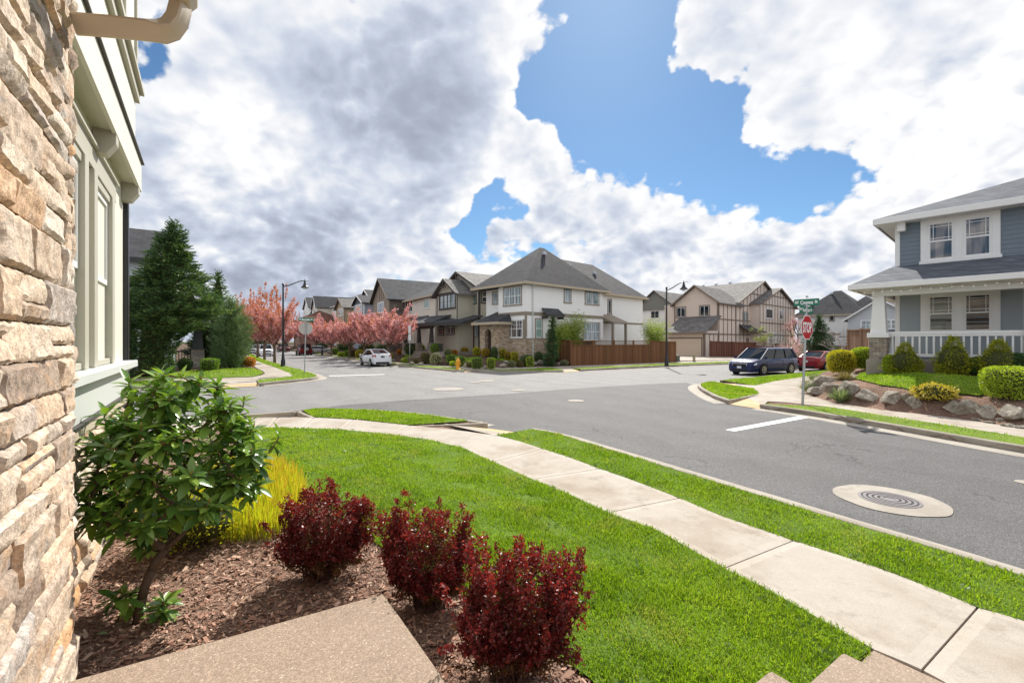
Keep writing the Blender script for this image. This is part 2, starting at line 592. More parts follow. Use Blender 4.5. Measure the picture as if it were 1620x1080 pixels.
def sheet(name, outline, zoff, mat, step=0.4, lim=None, kind='structure', zf=None, far=4.0):
    """ground sheet over an outline, following the terrain"""
    zf = zf or hf
    P = [Vector((p[0], p[1])) for p in outline]
    pts = []
    for i, a in enumerate(P):
        b = P[(i+1) % len(P)]
        n = max(1, min(60, int((b-a).length/max(step, .15))))
        if min(a.length, b.length) > 60:
            n = max(1, n//8)
        pts += [a.lerp(b, k/n) for k in range(n)]
    A = np.array([[p.x, p.y] for p in pts])
    x0, y0 = A.min(0)
    x1, y1 = A.max(0)
    inner = []

    def grid(xa, xb, ya, yb, st):
        gx, gy = np.meshgrid(np.arange(xa+st/2, xb, st), np.arange(ya+st/2, yb, st))
        gx, gy = gx.ravel(), gy.ravel()
        k = pip(outline, gx, gy)
        gx, gy = gx[k], gy[k]
        k = pdist(list(outline)+[outline[0]], gx, gy) > st*0.35
        return np.stack([gx[k], gy[k]], 1)
    if lim:
        g1 = grid(max(x0, lim[0]), min(x1, lim[1]), max(y0, lim[2]), min(y1, lim[3]), step)
        g2 = grid(x0, x1, y0, y1, far)
        k = ~((g2[:, 0] > lim[0]) & (g2[:, 0] < lim[1]) & (g2[:, 1] > lim[2]) & (g2[:, 1] < lim[3]))
        inner = np.concatenate([g1, g2[k]])
    else:
        inner = grid(x0, x1, y0, y1, step)
    n0 = len(pts)
    allp = pts+[Vector((float(a), float(b))) for a, b in inner]
    r = delaunay_2d_cdt(allp, [], [list(range(n0))], 1, 1e-4)
    V = np.array([[v.x, v.y] for v in r[0]])
    # heights just inside the outline, so that a sheet's rim keeps its own level
    c = V.mean(0)
    Z = zf(V[:, 0], V[:, 1])+zoff
    me = bpy.data.meshes.new(name)
    me.from_pydata([(a, b, z) for (a, b), z in zip(V, Z)], [], [f[:] for f in r[2]])
    me.update()
    o = link_mesh(name, me, mat, None, True)
    return tag(o, kind=kind)


def flat0(X, Y):
    return np.zeros(np.shape(X))


# ------------------------------------------------------------------ ground materials
def asphalt_mat(name, base, speck):
    m, t, p, out = new_mat(name)
    co = coords(t)
    big = t.noise(co, 0.35, 4, 0.6)
    mid = t.noise(co, 2.2, 5, 0.65)
    fine = t.noise(co, 85, 2, 0.5)
    fac = t.m('ADD', t.m('MULTIPLY', big, 0.5), t.m('MULTIPLY', mid, 0.5))
    a = t.mix(fac, tuple(q*0.68 for q in base), tuple(q*1.32 for q in base))
    vo = t.node('ShaderNodeTexVoronoi')
    t.put(vo.inputs['Vector'], co)
    vo.inputs['Scale'].default_value = 110
    sp = t.ramp(vo.outputs['Color'], [(0.0, 0.40), (0.5, 0.92), (0.82, 1.3), (1.0, speck)])
    c = t.mix(1.0, a, sp, 'MULTIPLY')
    # tyre-worn bands and oil drips
    ax = t.m('ADD', t.v('DOT_PRODUCT', co, (0.83, 0.56, 0)), t.m('MULTIPLY', t.m('ADD', mid, t.m('MULTIPLY', big, 3.0)), 0.8))
    band = t.m('COSINE', t.m('MULTIPLY', ax, 3.6))
    c = t.mix(1.0, c, t.smooth(band, -1, 1, 0.955, 1.035), 'MULTIPLY')
    st = t.smooth(t.noise(t.v('MULTIPLY', co, (0.9, 0.25, 1)), 1.3, 4, 0.6), 0.58, 0.78, 0, 0.28)
    c = t.mix(st, c, tuple(q*0.5 for q in base))
    # thin meandering cracks
    cr = t.node('ShaderNodeTexVoronoi', feature='DISTANCE_TO_EDGE')
    wv = t.v('ADD', co, t.v('SCALE', t.noise(co, 1.4, 4, .6, color=True), scale=0.9))
    t.put(cr.inputs['Vector'], wv)
    cr.inputs['Scale'].default_value = 0.33
    ck = t.smooth(cr.outputs['Distance'], 0.002, 0.007, 1, 0)
    ck = t.m('MULTIPLY', ck, t.smooth(t.noise(co, .5, 3, .5), .5, .62))
    c = t.mix(t.m('MULTIPLY', ck, 0.6), c, tuple(q*0.3 for q in base))
    t.put(p.inputs['Base Color'], c)
    p.inputs['Roughness'].default_value = 0.82
    p.inputs['Specular IOR Level'].default_value = 0.28
    b = t.node('ShaderNodeBump')
    b.inputs['Strength'].default_value = 0.55
    b.inputs['Distance'].default_value = 0.008
    t.put(b.inputs['Height'], t.m('ADD', fine, vo.outputs['Distance']))
    t.put(p.inputs['Normal'], b.outputs[0])
    return m


def concrete_mat(name, base, stain, broom=0.4, agg=0.0):
    m, t, p, out = new_mat(name)
    co = coords(t)
    n1 = t.noise(co, 0.9, 6, 0.62)
    n2 = t.noise(co, 6.0, 6, 0.7)
    c = t.mix(n2, tuple(q*0.86 for q in base), tuple(q*1.1 for q in base))
    c = t.mix(t.smooth(n1, 0.40, 0.66, 0, 0.75), c, stain)
    c = t.mix(t.smooth(t.noise(t.v('ADD', co, (3.1, 7.7, 0)), 2.6, 6, .7), .52, .70, 0, .5), c, tuple(q*.72 for q in stain))
    sp = t.smooth(t.noise(co, 190, 2, 0.5), 0.35, 0.65, 0.86, 1.10)
    c = t.mix(1.0, c, sp, 'MULTIPLY')
    h = t.noise(co, 160, 3, 0.6)
    if agg:
        vo = t.node('ShaderNodeTexVoronoi')
        t.put(vo.inputs['Vector'], co)
        vo.inputs['Scale'].default_value = agg
        st = t.ramp(vo.outputs['Color'], [(0, (0.34, 0.27, 0.21)), (0.3, (0.18, 0.13, 0.095)), (0.6, (0.30, 0.22, 0.16)), (0.85, (0.42, 0.32, 0.235)), (1, (0.68, 0.60, 0.50))])
        c = t.mix(0.62, c, st)
        h = t.m('SUBTRACT', 1.0, vo.outputs['Distance'])
    t.put(p.inputs['Base Color'], c)
    p.inputs['Roughness'].default_value = 0.85
    p.inputs['Specular IOR Level'].default_value = 0.25
    b = t.node('ShaderNodeBump')
    b.inputs['Strength'].default_value = broom
    b.inputs['Distance'].default_value = 0.004
    t.put(b.inputs['Height'], h)
    t.put(p.inputs['Normal'], b.outputs[0])
    return m


def soil_mat(name, stops, scale=26.0):
    m, t, p, out = new_mat(name)
    co = coords(t)
    vo = t.node('ShaderNodeTexVoronoi')
    t.put(vo.inputs['Vector'], t.v('ADD', co, t.v('SCALE', t.noise(co, 9, 3, .6, color=True), scale=0.12)))
    vo.inputs['Scale'].default_value = scale
    k = len(stops)-1
    c = t.ramp(vo.outputs['Color'], [(i/k, s_) for i, s_ in enumerate(stops)])
    c = t.mix(1.0, c, t.smooth(t.noise(co, 1.2, 4, .6), .3, .7, .7, 1.2), 'MULTIPLY')
    t.put(p.inputs['Base Color'], c)
    p.inputs['Roughness'].default_value = 0.95
    p.inputs['Specular IOR Level'].default_value = 0.1
    b = t.node('ShaderNodeBump')
    b.inputs['Strength'].default_value = 0.8
    b.inputs['Distance'].default_value = 0.02
    t.put(b.inputs['Height'], t.m('ADD', vo.outputs['Distance'], t.noise(co, 70, 3, .6)))
    t.put(p.inputs['Normal'], b.outputs[0])
    return m


def turf_mat(name, dark, light):
    m, t, p, out = new_mat(name)
    co = coords(t)
    n = t.noise(co, 1.1, 5, 0.65)
    f = t.noise(co, 60, 3, 0.6)
    c = t.mix(t.m('MULTIPLY_ADD', t.m('SUBTRACT', n, .5), 1.6, f, clamp=True), dark, light)
    t.put(p.inputs['Base Color'], c)
    p.inputs['Roughness'].default_value = 0.9
    p.inputs['Specular IOR Level'].default_value = 0.15
    b = t.node('ShaderNodeBump')
    b.inputs['Strength'].default_value = 0.9
    b.inputs['Distance'].default_value = 0.03
    t.put(b.inputs['Height'], t.noise(co, 45, 3, .6))
    t.put(p.inputs['Normal'], b.outputs[0])
    return m


M = {}
M['asphalt'] = asphalt_mat('asphalt', (0.215, 0.208, 0.203), 2.0)
M['asphalt_new'] = asphalt_mat('asphalt_new', (0.118, 0.115, 0.115), 2.6)
M['walk'] = concrete_mat('walk_concrete', (0.415, 0.37, 0.315), (0.28, 0.225, 0.17))
M['walk_edge'] = concrete_mat('walk_trowelled', (0.445, 0.40, 0.345), (0.36, 0.30, 0.235), 0.2)
M['kerb'] = concrete_mat('kerb_concrete', (0.36, 0.32, 0.265), (0.22, 0.19, 0.15), 0.5)
M['gutter'] = concrete_mat('gutter_concrete', (0.39, 0.355, 0.305), (0.28, 0.245, 0.205), 0.4)
M['ramp'] = concrete_mat('ramp_tinted', (0.52, 0.36, 0.19), (0.55, 0.42, 0.27), 0.6)
M['aggregate'] = concrete_mat('exposed_aggregate', (0.40, 0.315, 0.245), (0.32, 0.245, 0.185), 0.5, agg=135.0)
M['mulch'] = soil_mat('bark_mulch', [(0.09, 0.052, 0.036), (0.21, 0.125, 0.09), (0.34, 0.225, 0.17), (0.14, 0.082, 0.06), (0.46, 0.34, 0.26)], 45)
M['soil'] = soil_mat('garden_soil', [(0.06, 0.04, 0.028), (0.13, 0.085, 0.06), (0.09, 0.06, 0.042), (0.19, 0.13, 0.095)], 22)
M['turf'] = turf_mat('turf', (0.055, 0.10, 0.012), (0.15, 0.24, 0.024))
M['turf_far'] = turf_mat('turf_far', (0.095, 0.155, 0.016), (0.20, 0.285, 0.034))
M['paint'] = simple('road_paint', (0.78, 0.77, 0.73), 0.7, 0.3, var=0.16, vscale=14)
M['land'] = turf_mat('open_land', (0.07, 0.09, 0.04), (0.13, 0.14, 0.07))

# ------------------------------------------------------------------ ground, road, corners
def smooth_line_(line):
    P = [Vector((q[0], q[1])) for q in line]
    return [P[i].lerp(P[i+1], k/4)+Vector((0, .03*math.sin(i*7+k*2.3))) for i in range(len(P)-1) for k in range(4)]


def plain_sheet(name, pts, z, mat, kind='structure'):
    mb = MB()
    mb.add([(a, b, z) for a, b in pts], [tuple(range(len(pts)))])
    return tag(mb.build(name, mat), kind=kind)


plain_sheet('ground', [(-2600, -900), (2600, -900), (2600, 4000), (-2600, 4000)], -0.45, M['land'])
plain_sheet('road', [(-340, -120), (260, -120), (260, 420), (-340, 420)], ROAD_Z, M['asphalt'])
# the newer, darker asphalt of the street that comes towards the viewer
_pn = GL([(460, 653), (538, 642), (640, 634), (780, 625), (900, 615.5), (1000, 609), (1086, 605)], ROAD_Z)
_pn += [xy(G(1104, 607, 0)), xy(G(1120, 624, 0)), xy(G(1200, 641)), xy(G(1282, 652)), xy(G(1493, 688)), (14.5, 2.0), (20, -14), (7, -14), (6.2, 1.2)]
_pn += GL([(1620, 905), (1319, 815), (1091, 746), (935, 700), (846, 679), (770, 670), (676, 656), (592, 649), (500, 647)])
me_ = MB()
r_ = delaunay_2d_cdt([Vector(p) for p in _pn], [], [list(range(len(_pn)))], 1, 1e-4)
me_.add([(v.x, v.y, ROAD_Z+0.004) for v in r_[0]], [tuple(f) for f in r_[2]])
tag(me_.build('newer_road_surface', M['asphalt_new']), kind='structure')

g = MB()
_s = smooth_line_(_pn[:7])
g.add([(p.x, p.y, ROAD_Z+.007) for p in _s]+[(p.x+.02, p.y+.09, ROAD_Z+.007) for p in _s], [(k, k+1, len(_s)+k+1, len(_s)+k) for k in range(len(_s)-1)])
tag(g.build('tar_seam', simple('tar', (0.035, 0.034, 0.034), .6, .3)), kind='structure')
sheet('garden_ground', N_BLOCK, -0.012, M['mulch'], 0.3, (-9, 6, 0, 14))
sheet('garden_ground', R_BLOCK, -0.012, M['mulch'], 0.3, (5, 26, 4, 32))
sheet('garden_ground', W_BLOCK, -0.012, M['soil'], 0.6, (-34, 26, 30, 76))
sheet('garden_ground', L_BLOCK, -0.012, M['soil'], 0.6, (-40, -8, 18, 60))


def sub_line(line, a, b, n):
    """n+1 points along a polyline between the points nearest to a and b"""
    P = [Vector(q) for q in line]
    S = [0.0]
    for i in range(len(P)-1):
        S.append(S[-1]+(P[i+1]-P[i]).length)

    def par(q):
        q = Vector(q)
        best = (1e9, 0)
        for i in range(len(P)-1):
            d = P[i+1]-P[i]
            t = max(0, min(1, (q-P[i]).dot(d)/max(d.length_squared, 1e-9)))
            e = (q-(P[i]+d*t)).length
            if e < best[0]:
                best = (e, S[i]+t*d.length)
        return best[1]

    def at(s):
        for i in range(len(P)-1):
            if s <= S[i+1] or i == len(P)-2:
                t = (s-S[i])/max(S[i+1]-S[i], 1e-9)
                return P[i].lerp(P[i+1], t)
    sa, sb = par(a), par(b)
    return [at(sa+(sb-sa)*k/n) for k in range(n+1)]


def offset_line(line, d):
    """polyline shifted sideways by d (left of its direction positive)"""
    P = [Vector(q) for q in line]
    out = []
    for i, p in enumerate(P):
        t = (P[min(i+1, len(P)-1)]-P[max(i-1, 0)]).normalized()
        out.append(p+Vector((-t.y, t.x))*d)
    return out


def panels(mb, E1, E2, joints, z=0.012, gap=0.007, th=0.10, border=0.085):
    """slabs of a footpath between two edges, one per pair of joints; a trowelled rim frames each"""
    for (a1, a2), (b1, b2) in zip(joints[:-1], joints[1:]):
        n = 6
        L1, L2 = sub_line(E1, a1, b1, n), sub_line(E2, a2, b2, n)
        ln = max(0.3, ((L1[0]+L2[0])/2-(L1[-1]+L2[-1])/2).length)
        wd = max(0.3, (L1[n//2]-L2[n//2]).length)
        e, w_ = gap/ln, 0.004
        us = [e, e+border/ln]+[k/n for k in range(1, n)]+[1-e-border/ln, 1-e]
        ws = [0, border/wd, 1-border/wd, 1]
        vs, fs, mi = [], [], []

        def at(L, u):
            u = max(0, min(0.99999, u))*n
            i = int(u)
            return L[i].lerp(L[i+1], u-i)
        for u in us:
            p, q = at(L1, u), at(L2, u)
            for w in ws:
                c = p.lerp(q, w)
                vs.append((c.x, c.y, z-(0.005 if u in (us[0], us[-1]) else 0)))
        nu = len(us)
        b = len(mb.v)
        mb.v.extend(vs)
        for i in range(nu-1):
            for j in range(3):
                mb.f.append([b+i*4+j, b+i*4+j+1, b+(i+1)*4+j+1, b+(i+1)*4+j])
                mb.mi.append(1 if (j != 1 or i in (0, nu-2)) else 0)
        # skirts down into the bed
        ring = [i*4 for i in range(nu)]+[(nu-1)*4+1, (nu-1)*4+2]+[i*4+3 for i in range(nu-1, -1, -1)]+[2, 1]
        b2_ = len(mb.v)
        for i in ring:
            q = vs[i]
            mb.v.append((q[0], q[1], z-th))
        for k in range(len(ring)):
            k2 = (k+1) % len(ring)
            mb.f.append([b+ring[k], b+ring[k2], b2_+k2, b2_+k])
            mb.mi.append(1)


mb = MB()
J = [((1780, 1046), (1680, 1190)), ((1546.4, 961.8), (1459.3, 1060.3)), ((1254.5, 856), (1145.6, 899.6)), ((1074, 788.6), (961.5, 811.4)), ((948.5, 742), (842, 758.5)),
     ((857.8, 710.3), (780, 731)), ((785, 689.5), (700, 700)), ((649, 673.5), (616, 687.8)), ((560, 664), (540, 680.5)), ((497, 661), (478, 678)), ((440, 660.5), (425, 677)), ((395, 661), (370, 677))]
J = [(xy(G(*a)), xy(G(*b))) for a, b in J]
_a, _b = Vector(J[0][0]), Vector(J[0][1])
_dir = Vector((.56, -.83))
for k in range(1, 4):
    J.insert(0, (tuple(_a+_dir*1.4*k), tuple(_b+_dir*1.4*k)))
N_FE2, N_NE2 = [J[0][0]]+N_FE, [J[0][1]]+N_NE
for k in range(1, 8):
    J.append((tuple(Vector(N_FE[-2])+DB*1.45*k), tuple(Vector(N_NE[-2])+DB*1.45*k)))
panels(mb, N_FE2, N_NE2, J)
tag(mb.build('footpath', [M['walk'], M['walk_edge']]), kind='structure')

# other footpaths: the same slabs, jointed about every 1.5 m
def even_joints(E1, E2, step):
    P = [Vector(q) for q in E1]
    tot = sum((P[i+1]-P[i]).length for i in range(len(P)-1))
    n = max(1, int(tot/step))
    A = sub_line(E1, E1[0], E1[-1], n)
    Q = [Vector(q) for q in E2]
    out = []
    for a in A:
        best = None
        for i in range(len(Q)-1):
            d = Q[i+1]-Q[i]
            t = max(0, min(1, (a-Q[i]).dot(d)/max(d.length_squared, 1e-9)))
            q = Q[i]+d*t
            if best is None or (q-a).length < best[0]:
                best = ((q-a).length, q)
        out.append((tuple(a), tuple(best[1])))
    return out


mb = MB()
_jr = even_joints(R_SW_FAR[:10], R_SW_NEAR, 1.5)
panels(mb, R_SW_FAR[:10], R_SW_NEAR, _jr)
tag(mb.build('footpath', [M['walk'], M['walk_edge']]), kind='structure')
sheet('footpath', GL([(1290, 629), (1275, 622), (1266, 612), (1274, 603), (1300, 596), (1350, 588), (1420, 579.3), (1550, 571), (1550, 569.7), (1420, 578), (1350, 585.5), (1310, 590.5), (1275, 595.6), (1226, 603), (1194, 610), (1191, 614.2), (1201, 622.7), (1214, 635), (1245, 636.5)]), 0.010, M['walk'], 0.5, zf=flat0)
sheet('footpath', W_IN_EDGE+W_SW_OUT[::-1], 0.012, M['walk'], 0.7, zf=flat0)
sheet('footpath', L_IN_EDGE+L_SW_OUT[::-1], 0.012, M['walk'], 0.7, zf=flat0)


def kerb(mb, line, side, w=0.15, z0=ROAD_Z-0.05, z1=0.016, ends=True):
    """rounded kerb along a polyline; side=+1 puts its body to the left of the direction"""
    P = [Vector(q) for q in line]
    prof = [(0.035, z0), (0.018, z1-0.035), (0.028, z1-0.012), (0.05, z1), (w-0.01, z1), (w, z1-0.01), (w, z0)]
    rows = []
    for (o, z) in prof:
        rows.append([Vector((q.x, q.y, z)) for q in offset_line(P, side*o)])
    b = len(mb.v)
    n = len(P)
    for r in rows:
        mb.v.extend([tuple(q) for q in r])
    for i in range(len(prof)-1):
        for k in range(n-1):
            f = [b+i*n+k, b+i*n+k+1, b+(i+1)*n+k+1, b+(i+1)*n+k]
            mb.f.append(f if side < 0 else f[::-1])
            mb.mi.append(0)
    if ends:
        for k in (0, n-1):
            mb.f.append([b+i*n+k for i in range(len(prof))])
            mb.mi.append(0)


def smooth_line(line, n=3):
    """Catmull-Rom refinement"""
    P = [Vector(q) for q in line]
    if len(P) < 3:
        return P
    out = []
    for i in range(len(P)-1):
        p0, p1, p2, p3 = P[max(i-1, 0)], P[i], P[i+1], P[min(i+2, len(P)-1)]
        for k in range(n):
            t = k/n
            out.append(0.5*((2*p1)+(p2-p0)*t+(2*p0-5*p1+4*p2-p3)*t*t+(3*p1-p0-3*p2+p3)*t**3))
    out.append(P[-1])
    return out


def kerb_run(line, side, drop=True, gut=0.42):
    mb = MB()
    L = smooth_line(line)
    kerb(mb, L, side)
    tag(mb.build('kerb', M['kerb'], smooth=True, angle=40), kind='structure')
    if gut:
        g = MB()
        A, B = offset_line(L, side*0.03), offset_line(L, -side*gut)
        n = len(A)
        g.add([(p.x, p.y, ROAD_Z+0.014) for p in A]+[(p.x, p.y, ROAD_Z+0.008) for p in B], [(k, k+1, n+k+1, n+k) for k in range(n-1)])
        tag(g.build('gutter', M['gutter']), kind='structure')


kerb_run(N_OUT+N_KERB, 1)
kerb_run(N_ISL_FAR, 1)
kerb_run(N_KERB_L, 1)
kerb_run(R_KERB, -1)
kerb_run(R_NOSE, -1)
kerb_run(R_KERB2, -1)
kerb_run(W_KERB1, 1)
kerb_run(W_KERB2, 1)
kerb_run(W_KERB3, 1)
kerb_run(L_KERB1, -1)
kerb_run(L_KERB2, -1)


def ramp(pts, mat=None):
    """sloping slab: pts = road-left, road-right, top-right, top-left"""
    a, b, c, d = [Vector(p) for p in pts]
    g = MB()
    e, f = a.lerp(d, .55), b.lerp(c, .55)
    z0, z1 = ROAD_Z+0.016, 0.014
    zm = z0+(z1-z0)*.55
    g.add([(a.x, a.y, z0), (b.x, b.y, z0), (f.x, f.y, zm), (e.x, e.y, zm), (c.x, c.y, z1), (d.x, d.y, z1)], [(0, 1, 2, 3), (3, 2, 4, 5)])
    g.mi = [1, 0]
    tag(g.build('kerb_ramp', [M['walk'], M['ramp']]), kind='structure')


def wing(a, b, w=0.14):
    """kerb return beside a ramp, tall at a (path) and running to b (road)"""
    g = MB()
    kerb(g, [a, b], 1, w)
    tag(g.build('kerb', M['kerb'], smooth=True, angle=40), kind='structure')


ramp(GL([(772, 670), (848, 680), (785, 689.8), (700, 670.3)]))
wing(xy(G(770, 668.5)), xy(G(660, 673.6)))
_l = xy(G(395, 656.3))
ramp([xy(G(395, 656.5)), xy(G(470, 653)), xy(G(497, 661.2)), xy(G(395, 661.6))])
wing(xy(G(502, 661)), xy(G(474, 649.5)))
ramp(GL([(1148, 633), (1202, 641), (1215, 635), (1201, 622.5)]))
wing(xy(G(1202, 622.6)), xy(G(1147, 632.8)))
ramp(GL([(1126, 603.6), (1137, 601.6), (1195, 609.8), (1191, 614.4)]))
ramp([xy(G(733, 588.6, ROAD_Z)), xy(G(744, 589, ROAD_Z)), xy(G(748, 585.4)), xy(G(736, 585.1))])
ramp([xy(G(892, 588.8, ROAD_Z)), xy(G(920, 587.2, ROAD_Z)), xy(G(904, 583)), xy(G(889, 585))])
ramp([xy(G(352, 609.2)), xy(G(411, 606.6)), xy(G(403.5, 602.6)), xy(G(357, 605.6))])
wing(xy(G(405, 602.2)), xy(G(412, 606.4)))

sheet('driveway', GL([(1072, 571.3), (1150, 569.6), (1215, 567.2), (1240, 564.5), (1130, 562), (1050, 562.5)]), 0.03, M['walk'], 0.8)

# stop line, manholes
plain_sheet('road_marking', GL([(1147.5, 679.5), (1162, 682), (1281, 660), (1265, 657.8)], ROAD_Z+.009), ROAD_Z+0.009, M['paint'])
plain_sheet('road_marking', GL([(520, 594.2), (608, 591.6), (609, 592.2), (521, 594.9)], ROAD_Z+.009), ROAD_Z+0.009, M['paint'])

M['iron'] = simple('cast_iron', (0.19, 0.175, 0.18), 0.55, 0.5, 0.6, var=0.3, vscale=30)
M['iron_dark'] = simple('iron_groove', (0.05, 0.047, 0.047), 0.8, 0.2, 0.0)


def ring_strip(mb, c, r0, r1, z, seg=40, jit=0.0, z1=None):
    vs, fs = [], []
    for k in range(seg):
        a = 2*math.pi*k/seg
        j = 1+jit*math.sin(5*a+1)+jit*.6*math.sin(9*a)
        vs += [(c[0]+r0*math.cos(a), c[1]+r0*math.sin(a), z), (c[0]+r1*j*math.cos(a), c[1]+r1*j*math.sin(a), z if z1 is None else z1)]
    for k in range(seg):
        q = (k+1) % seg
        fs.append((2*k, 2*k+1, 2*q+1, 2*q))
    mb.add(vs, fs)


def disc(mb, c, r, z, seg=32):
    mb.add([(c[0]+r*math.cos(2*math.pi*k/seg), c[1]+r*math.sin(2*math.pi*k/seg), z) for k in range(seg)], [tuple(range(seg))])


_c = G(1407, 790.5, ROAD_Z)
_mh = thing('manhole_cover', 'round iron manhole lid with concentric rings set in a wide pale concrete collar', 'manhole', (_c.x, _c.y, ROAD_Z))
g = MB(); ring_strip(g, (0, 0), 0.335, 0.635, 0.012, 48, 0.012)
g.build('concrete_collar', M['gutter'], _mh)
g = MB(); ring_strip(g, (0, 0), 0.31, 0.345, 0.017, 48)
disc(g, (0, 0), 0.31, 0.013, 48)
for k in range(4):
    r = 0.07+0.062*k
    ring_strip(g, (0, 0), r, r+0.034, 0.019, 48)
    ring_strip(g, (0, 0), r+0.034, r+0.036, 0.019, 48, z1=0.013)
g.build('iron_lid', M['iron'], _mh)
g = MB()
for k in range(4):
    r = 0.104+0.062*k
    ring_strip(g, (0, 0), r+.004, r+0.026, 0.0155, 48)
g.build('ring_groove', M['iron_dark'], _mh)
for (px, py, r, lab) in [(709, 615.6, 0.70, 'round pale manhole collar in the middle of the junction'), (911, 634, 0.30, 'small pale valve cover in the darker asphalt of the junction'),
                         (820, 617.3, 0.33, 'small pale valve cover on the older asphalt near the seam'), (769, 602.7, 0.5, 'pale oval cover nearer the far kerb of the junction'), (751, 605, 0.3, 'tiny pale cover just before the larger far cover'),
                         (788, 597.6, 0.3, 'faint pale cover closest to the white house kerb'), (1624, 764, .13, 'tiny pale cover at the photo edge beside the large iron manhole')]:
    c = G(px, py, ROAD_Z)
    o = thing('valve_cover', lab, 'manhole', (c.x, c.y, ROAD_Z), group='small covers in the road')
    g = MB(); ring_strip(g, (0, 0), r*0.55, r, 0.0125, 28, 0.02)
    g.build('concrete_collar', M['gutter'], o)
    g = MB(); disc(g, (0, 0), r*0.56, 0.0145, 28)
    g.build('iron_lid', M['gutter'] if r < .6 else M['iron'], o)

# ------------------------------------------------------------------ house frame: local x along the facade, y inward, z up
class House:
    def __init__(s, name, label, loc, ang, cat='house', group=None):
        s.o = thing(name, label, cat, loc, ang, group)
        s.loc, s.ang = Vector(loc), ang
        s.c, s.s = math.cos(ang), math.sin(ang)

    def on(s, px, py, plane='y', c=0.0):
        """(a, z) on the facade plane y=c (a = x) or side plane x=c (a = y) under a photo pixel; z is local"""
        dx, dy, dz = (px-CX)/F, 1.0, (CY-py)/F
        ox, oy = -s.loc.x, -s.loc.y
        lx0, ly0 = ox*s.c+oy*s.s, -ox*s.s+oy*s.c
        ldx, ldy = dx*s.c+dy*s.s, -dx*s.s+dy*s.c
        t = (c-ly0)/ldy if plane == 'y' else (c-lx0)/ldx
        z = H+dz*t-s.loc.z
        return ((lx0+ldx*t) if plane == 'y' else (ly0+ldy*t), z)

    def world(s, x, y, z=0):
        return Vector((s.loc.x+x*s.c-y*s.s, s.loc.y+x*s.s+y*s.c, s.loc.z+z))


def face_map(plane, c):
    """matrix taking (along, out, up) to house coordinates"""
    if plane == 'y':
        return Matrix(((1, 0, 0, 0), (0, -1, 0, c), (0, 0, 1, 0), (0, 0, 0, 1)))
    if plane == 'x':
        return Matrix(((0, 1, 0, c), (1, 0, 0, 0), (0, 0, 1, 0), (0, 0, 0, 1)))
    return Matrix(((0, -1, 0, c), (1, 0, 0, 0), (0, 0, 1, 0), (0, 0, 0, 1)))   # 'xl': left side


def wall_paint(name, c, lap=0.0, var=0.07, rough=0.65, batten=0.0):
    m, t, p, out = new_mat(name)
    co = coords(t)
    n = t.noise(co, 0.8, 5, 0.6)
    n2 = t.noise(t.v('MULTIPLY', co, (3, 3, .5)), 2.0, 4, 0.6)
    f = t.m('MULTIPLY_ADD', n2, 0.5, t.m('MULTIPLY', n, 0.5))
    col = t.mix(f, tuple(q*(1-var*1.6) for q in c), tuple(min(1, q*(1+var)) for q in c))
    t.put(p.inputs['Base Color'], col)
    p.inputs['Roughness'].default_value = rough
    p.inputs['Specular IOR Level'].default_value = 0.3
    b = t.node('ShaderNodeBump')
    b.inputs['Strength'].default_value = 0.9 if lap else 0.15
    b.inputs['Distance'].default_value = 0.02 if lap else 0.004
    if lap:
        sep = t.node('ShaderNodeSeparateXYZ')
        t.put(sep.inputs[0], co)
        fr = t.m('FRACT', t.m('DIVIDE', sep.outputs[2], lap))
        t.put(b.inputs['Height'], t.m('SUBTRACT', 1.0, fr))
    else:
        t.put(b.inputs['Height'], t.noise(co, 40, 4, .6))
    t.put(p.inputs['Normal'], b.outputs[0])
    return m


def shingle_mat(name, c):
    m, t, p, out = new_mat(name)
    co = coords(t)
    sep = t.node('ShaderNodeSeparateXYZ')
    t.put(sep.inputs[0], co)
    cb = t.node('ShaderNodeCombineXYZ')
    t.put(cb.inputs[0], t.m('ADD', sep.outputs[0], sep.outputs[1]))
    t.put(cb.inputs[1], t.m('MULTIPLY', sep.outputs[2], 1.5))
    br = t.node('ShaderNodeTexBrick')
    t.put(br.inputs['Vector'], cb.outputs[0])
    br.inputs['Scale'].default_value = 1.0
    br.inputs['Brick Width'].default_value = 0.32
    br.inputs['Row Height'].default_value = 0.14
    br.inputs['Mortar Size'].default_value = 0.008
    br.inputs['Color1'].default_value = (*[q*0.72 for q in c], 1)
    br.inputs['Color2'].default_value = (*[q*1.30 for q in c], 1)
    br.inputs['Mortar'].default_value = (*[q*0.5 for q in c], 1)
    col = t.mix(1.0, br.outputs[0], t.smooth(t.noise(co, 1.0, 5, .65), .25, .75, .78, 1.22), 'MULTIPLY')
    col = t.mix(1.0, col, t.smooth(t.noise(co, 90, 2, .5), .3, .7, .8, 1.2), 'MULTIPLY')
    t.put(p.inputs['Base Color'], col)
    p.inputs['Roughness'].default_value = 0.85
    p.inputs['Specular IOR Level'].default_value = 0.3
    b = t.node('ShaderNodeBump')
    b.inputs['Strength'].default_value = 0.6
    b.inputs['Distance'].default_value = 0.015
    t.put(b.inputs['Height'], br.outputs['Fac'])
    b.invert = True
    t.put(p.inputs['Normal'], b.outputs[0])
    return m


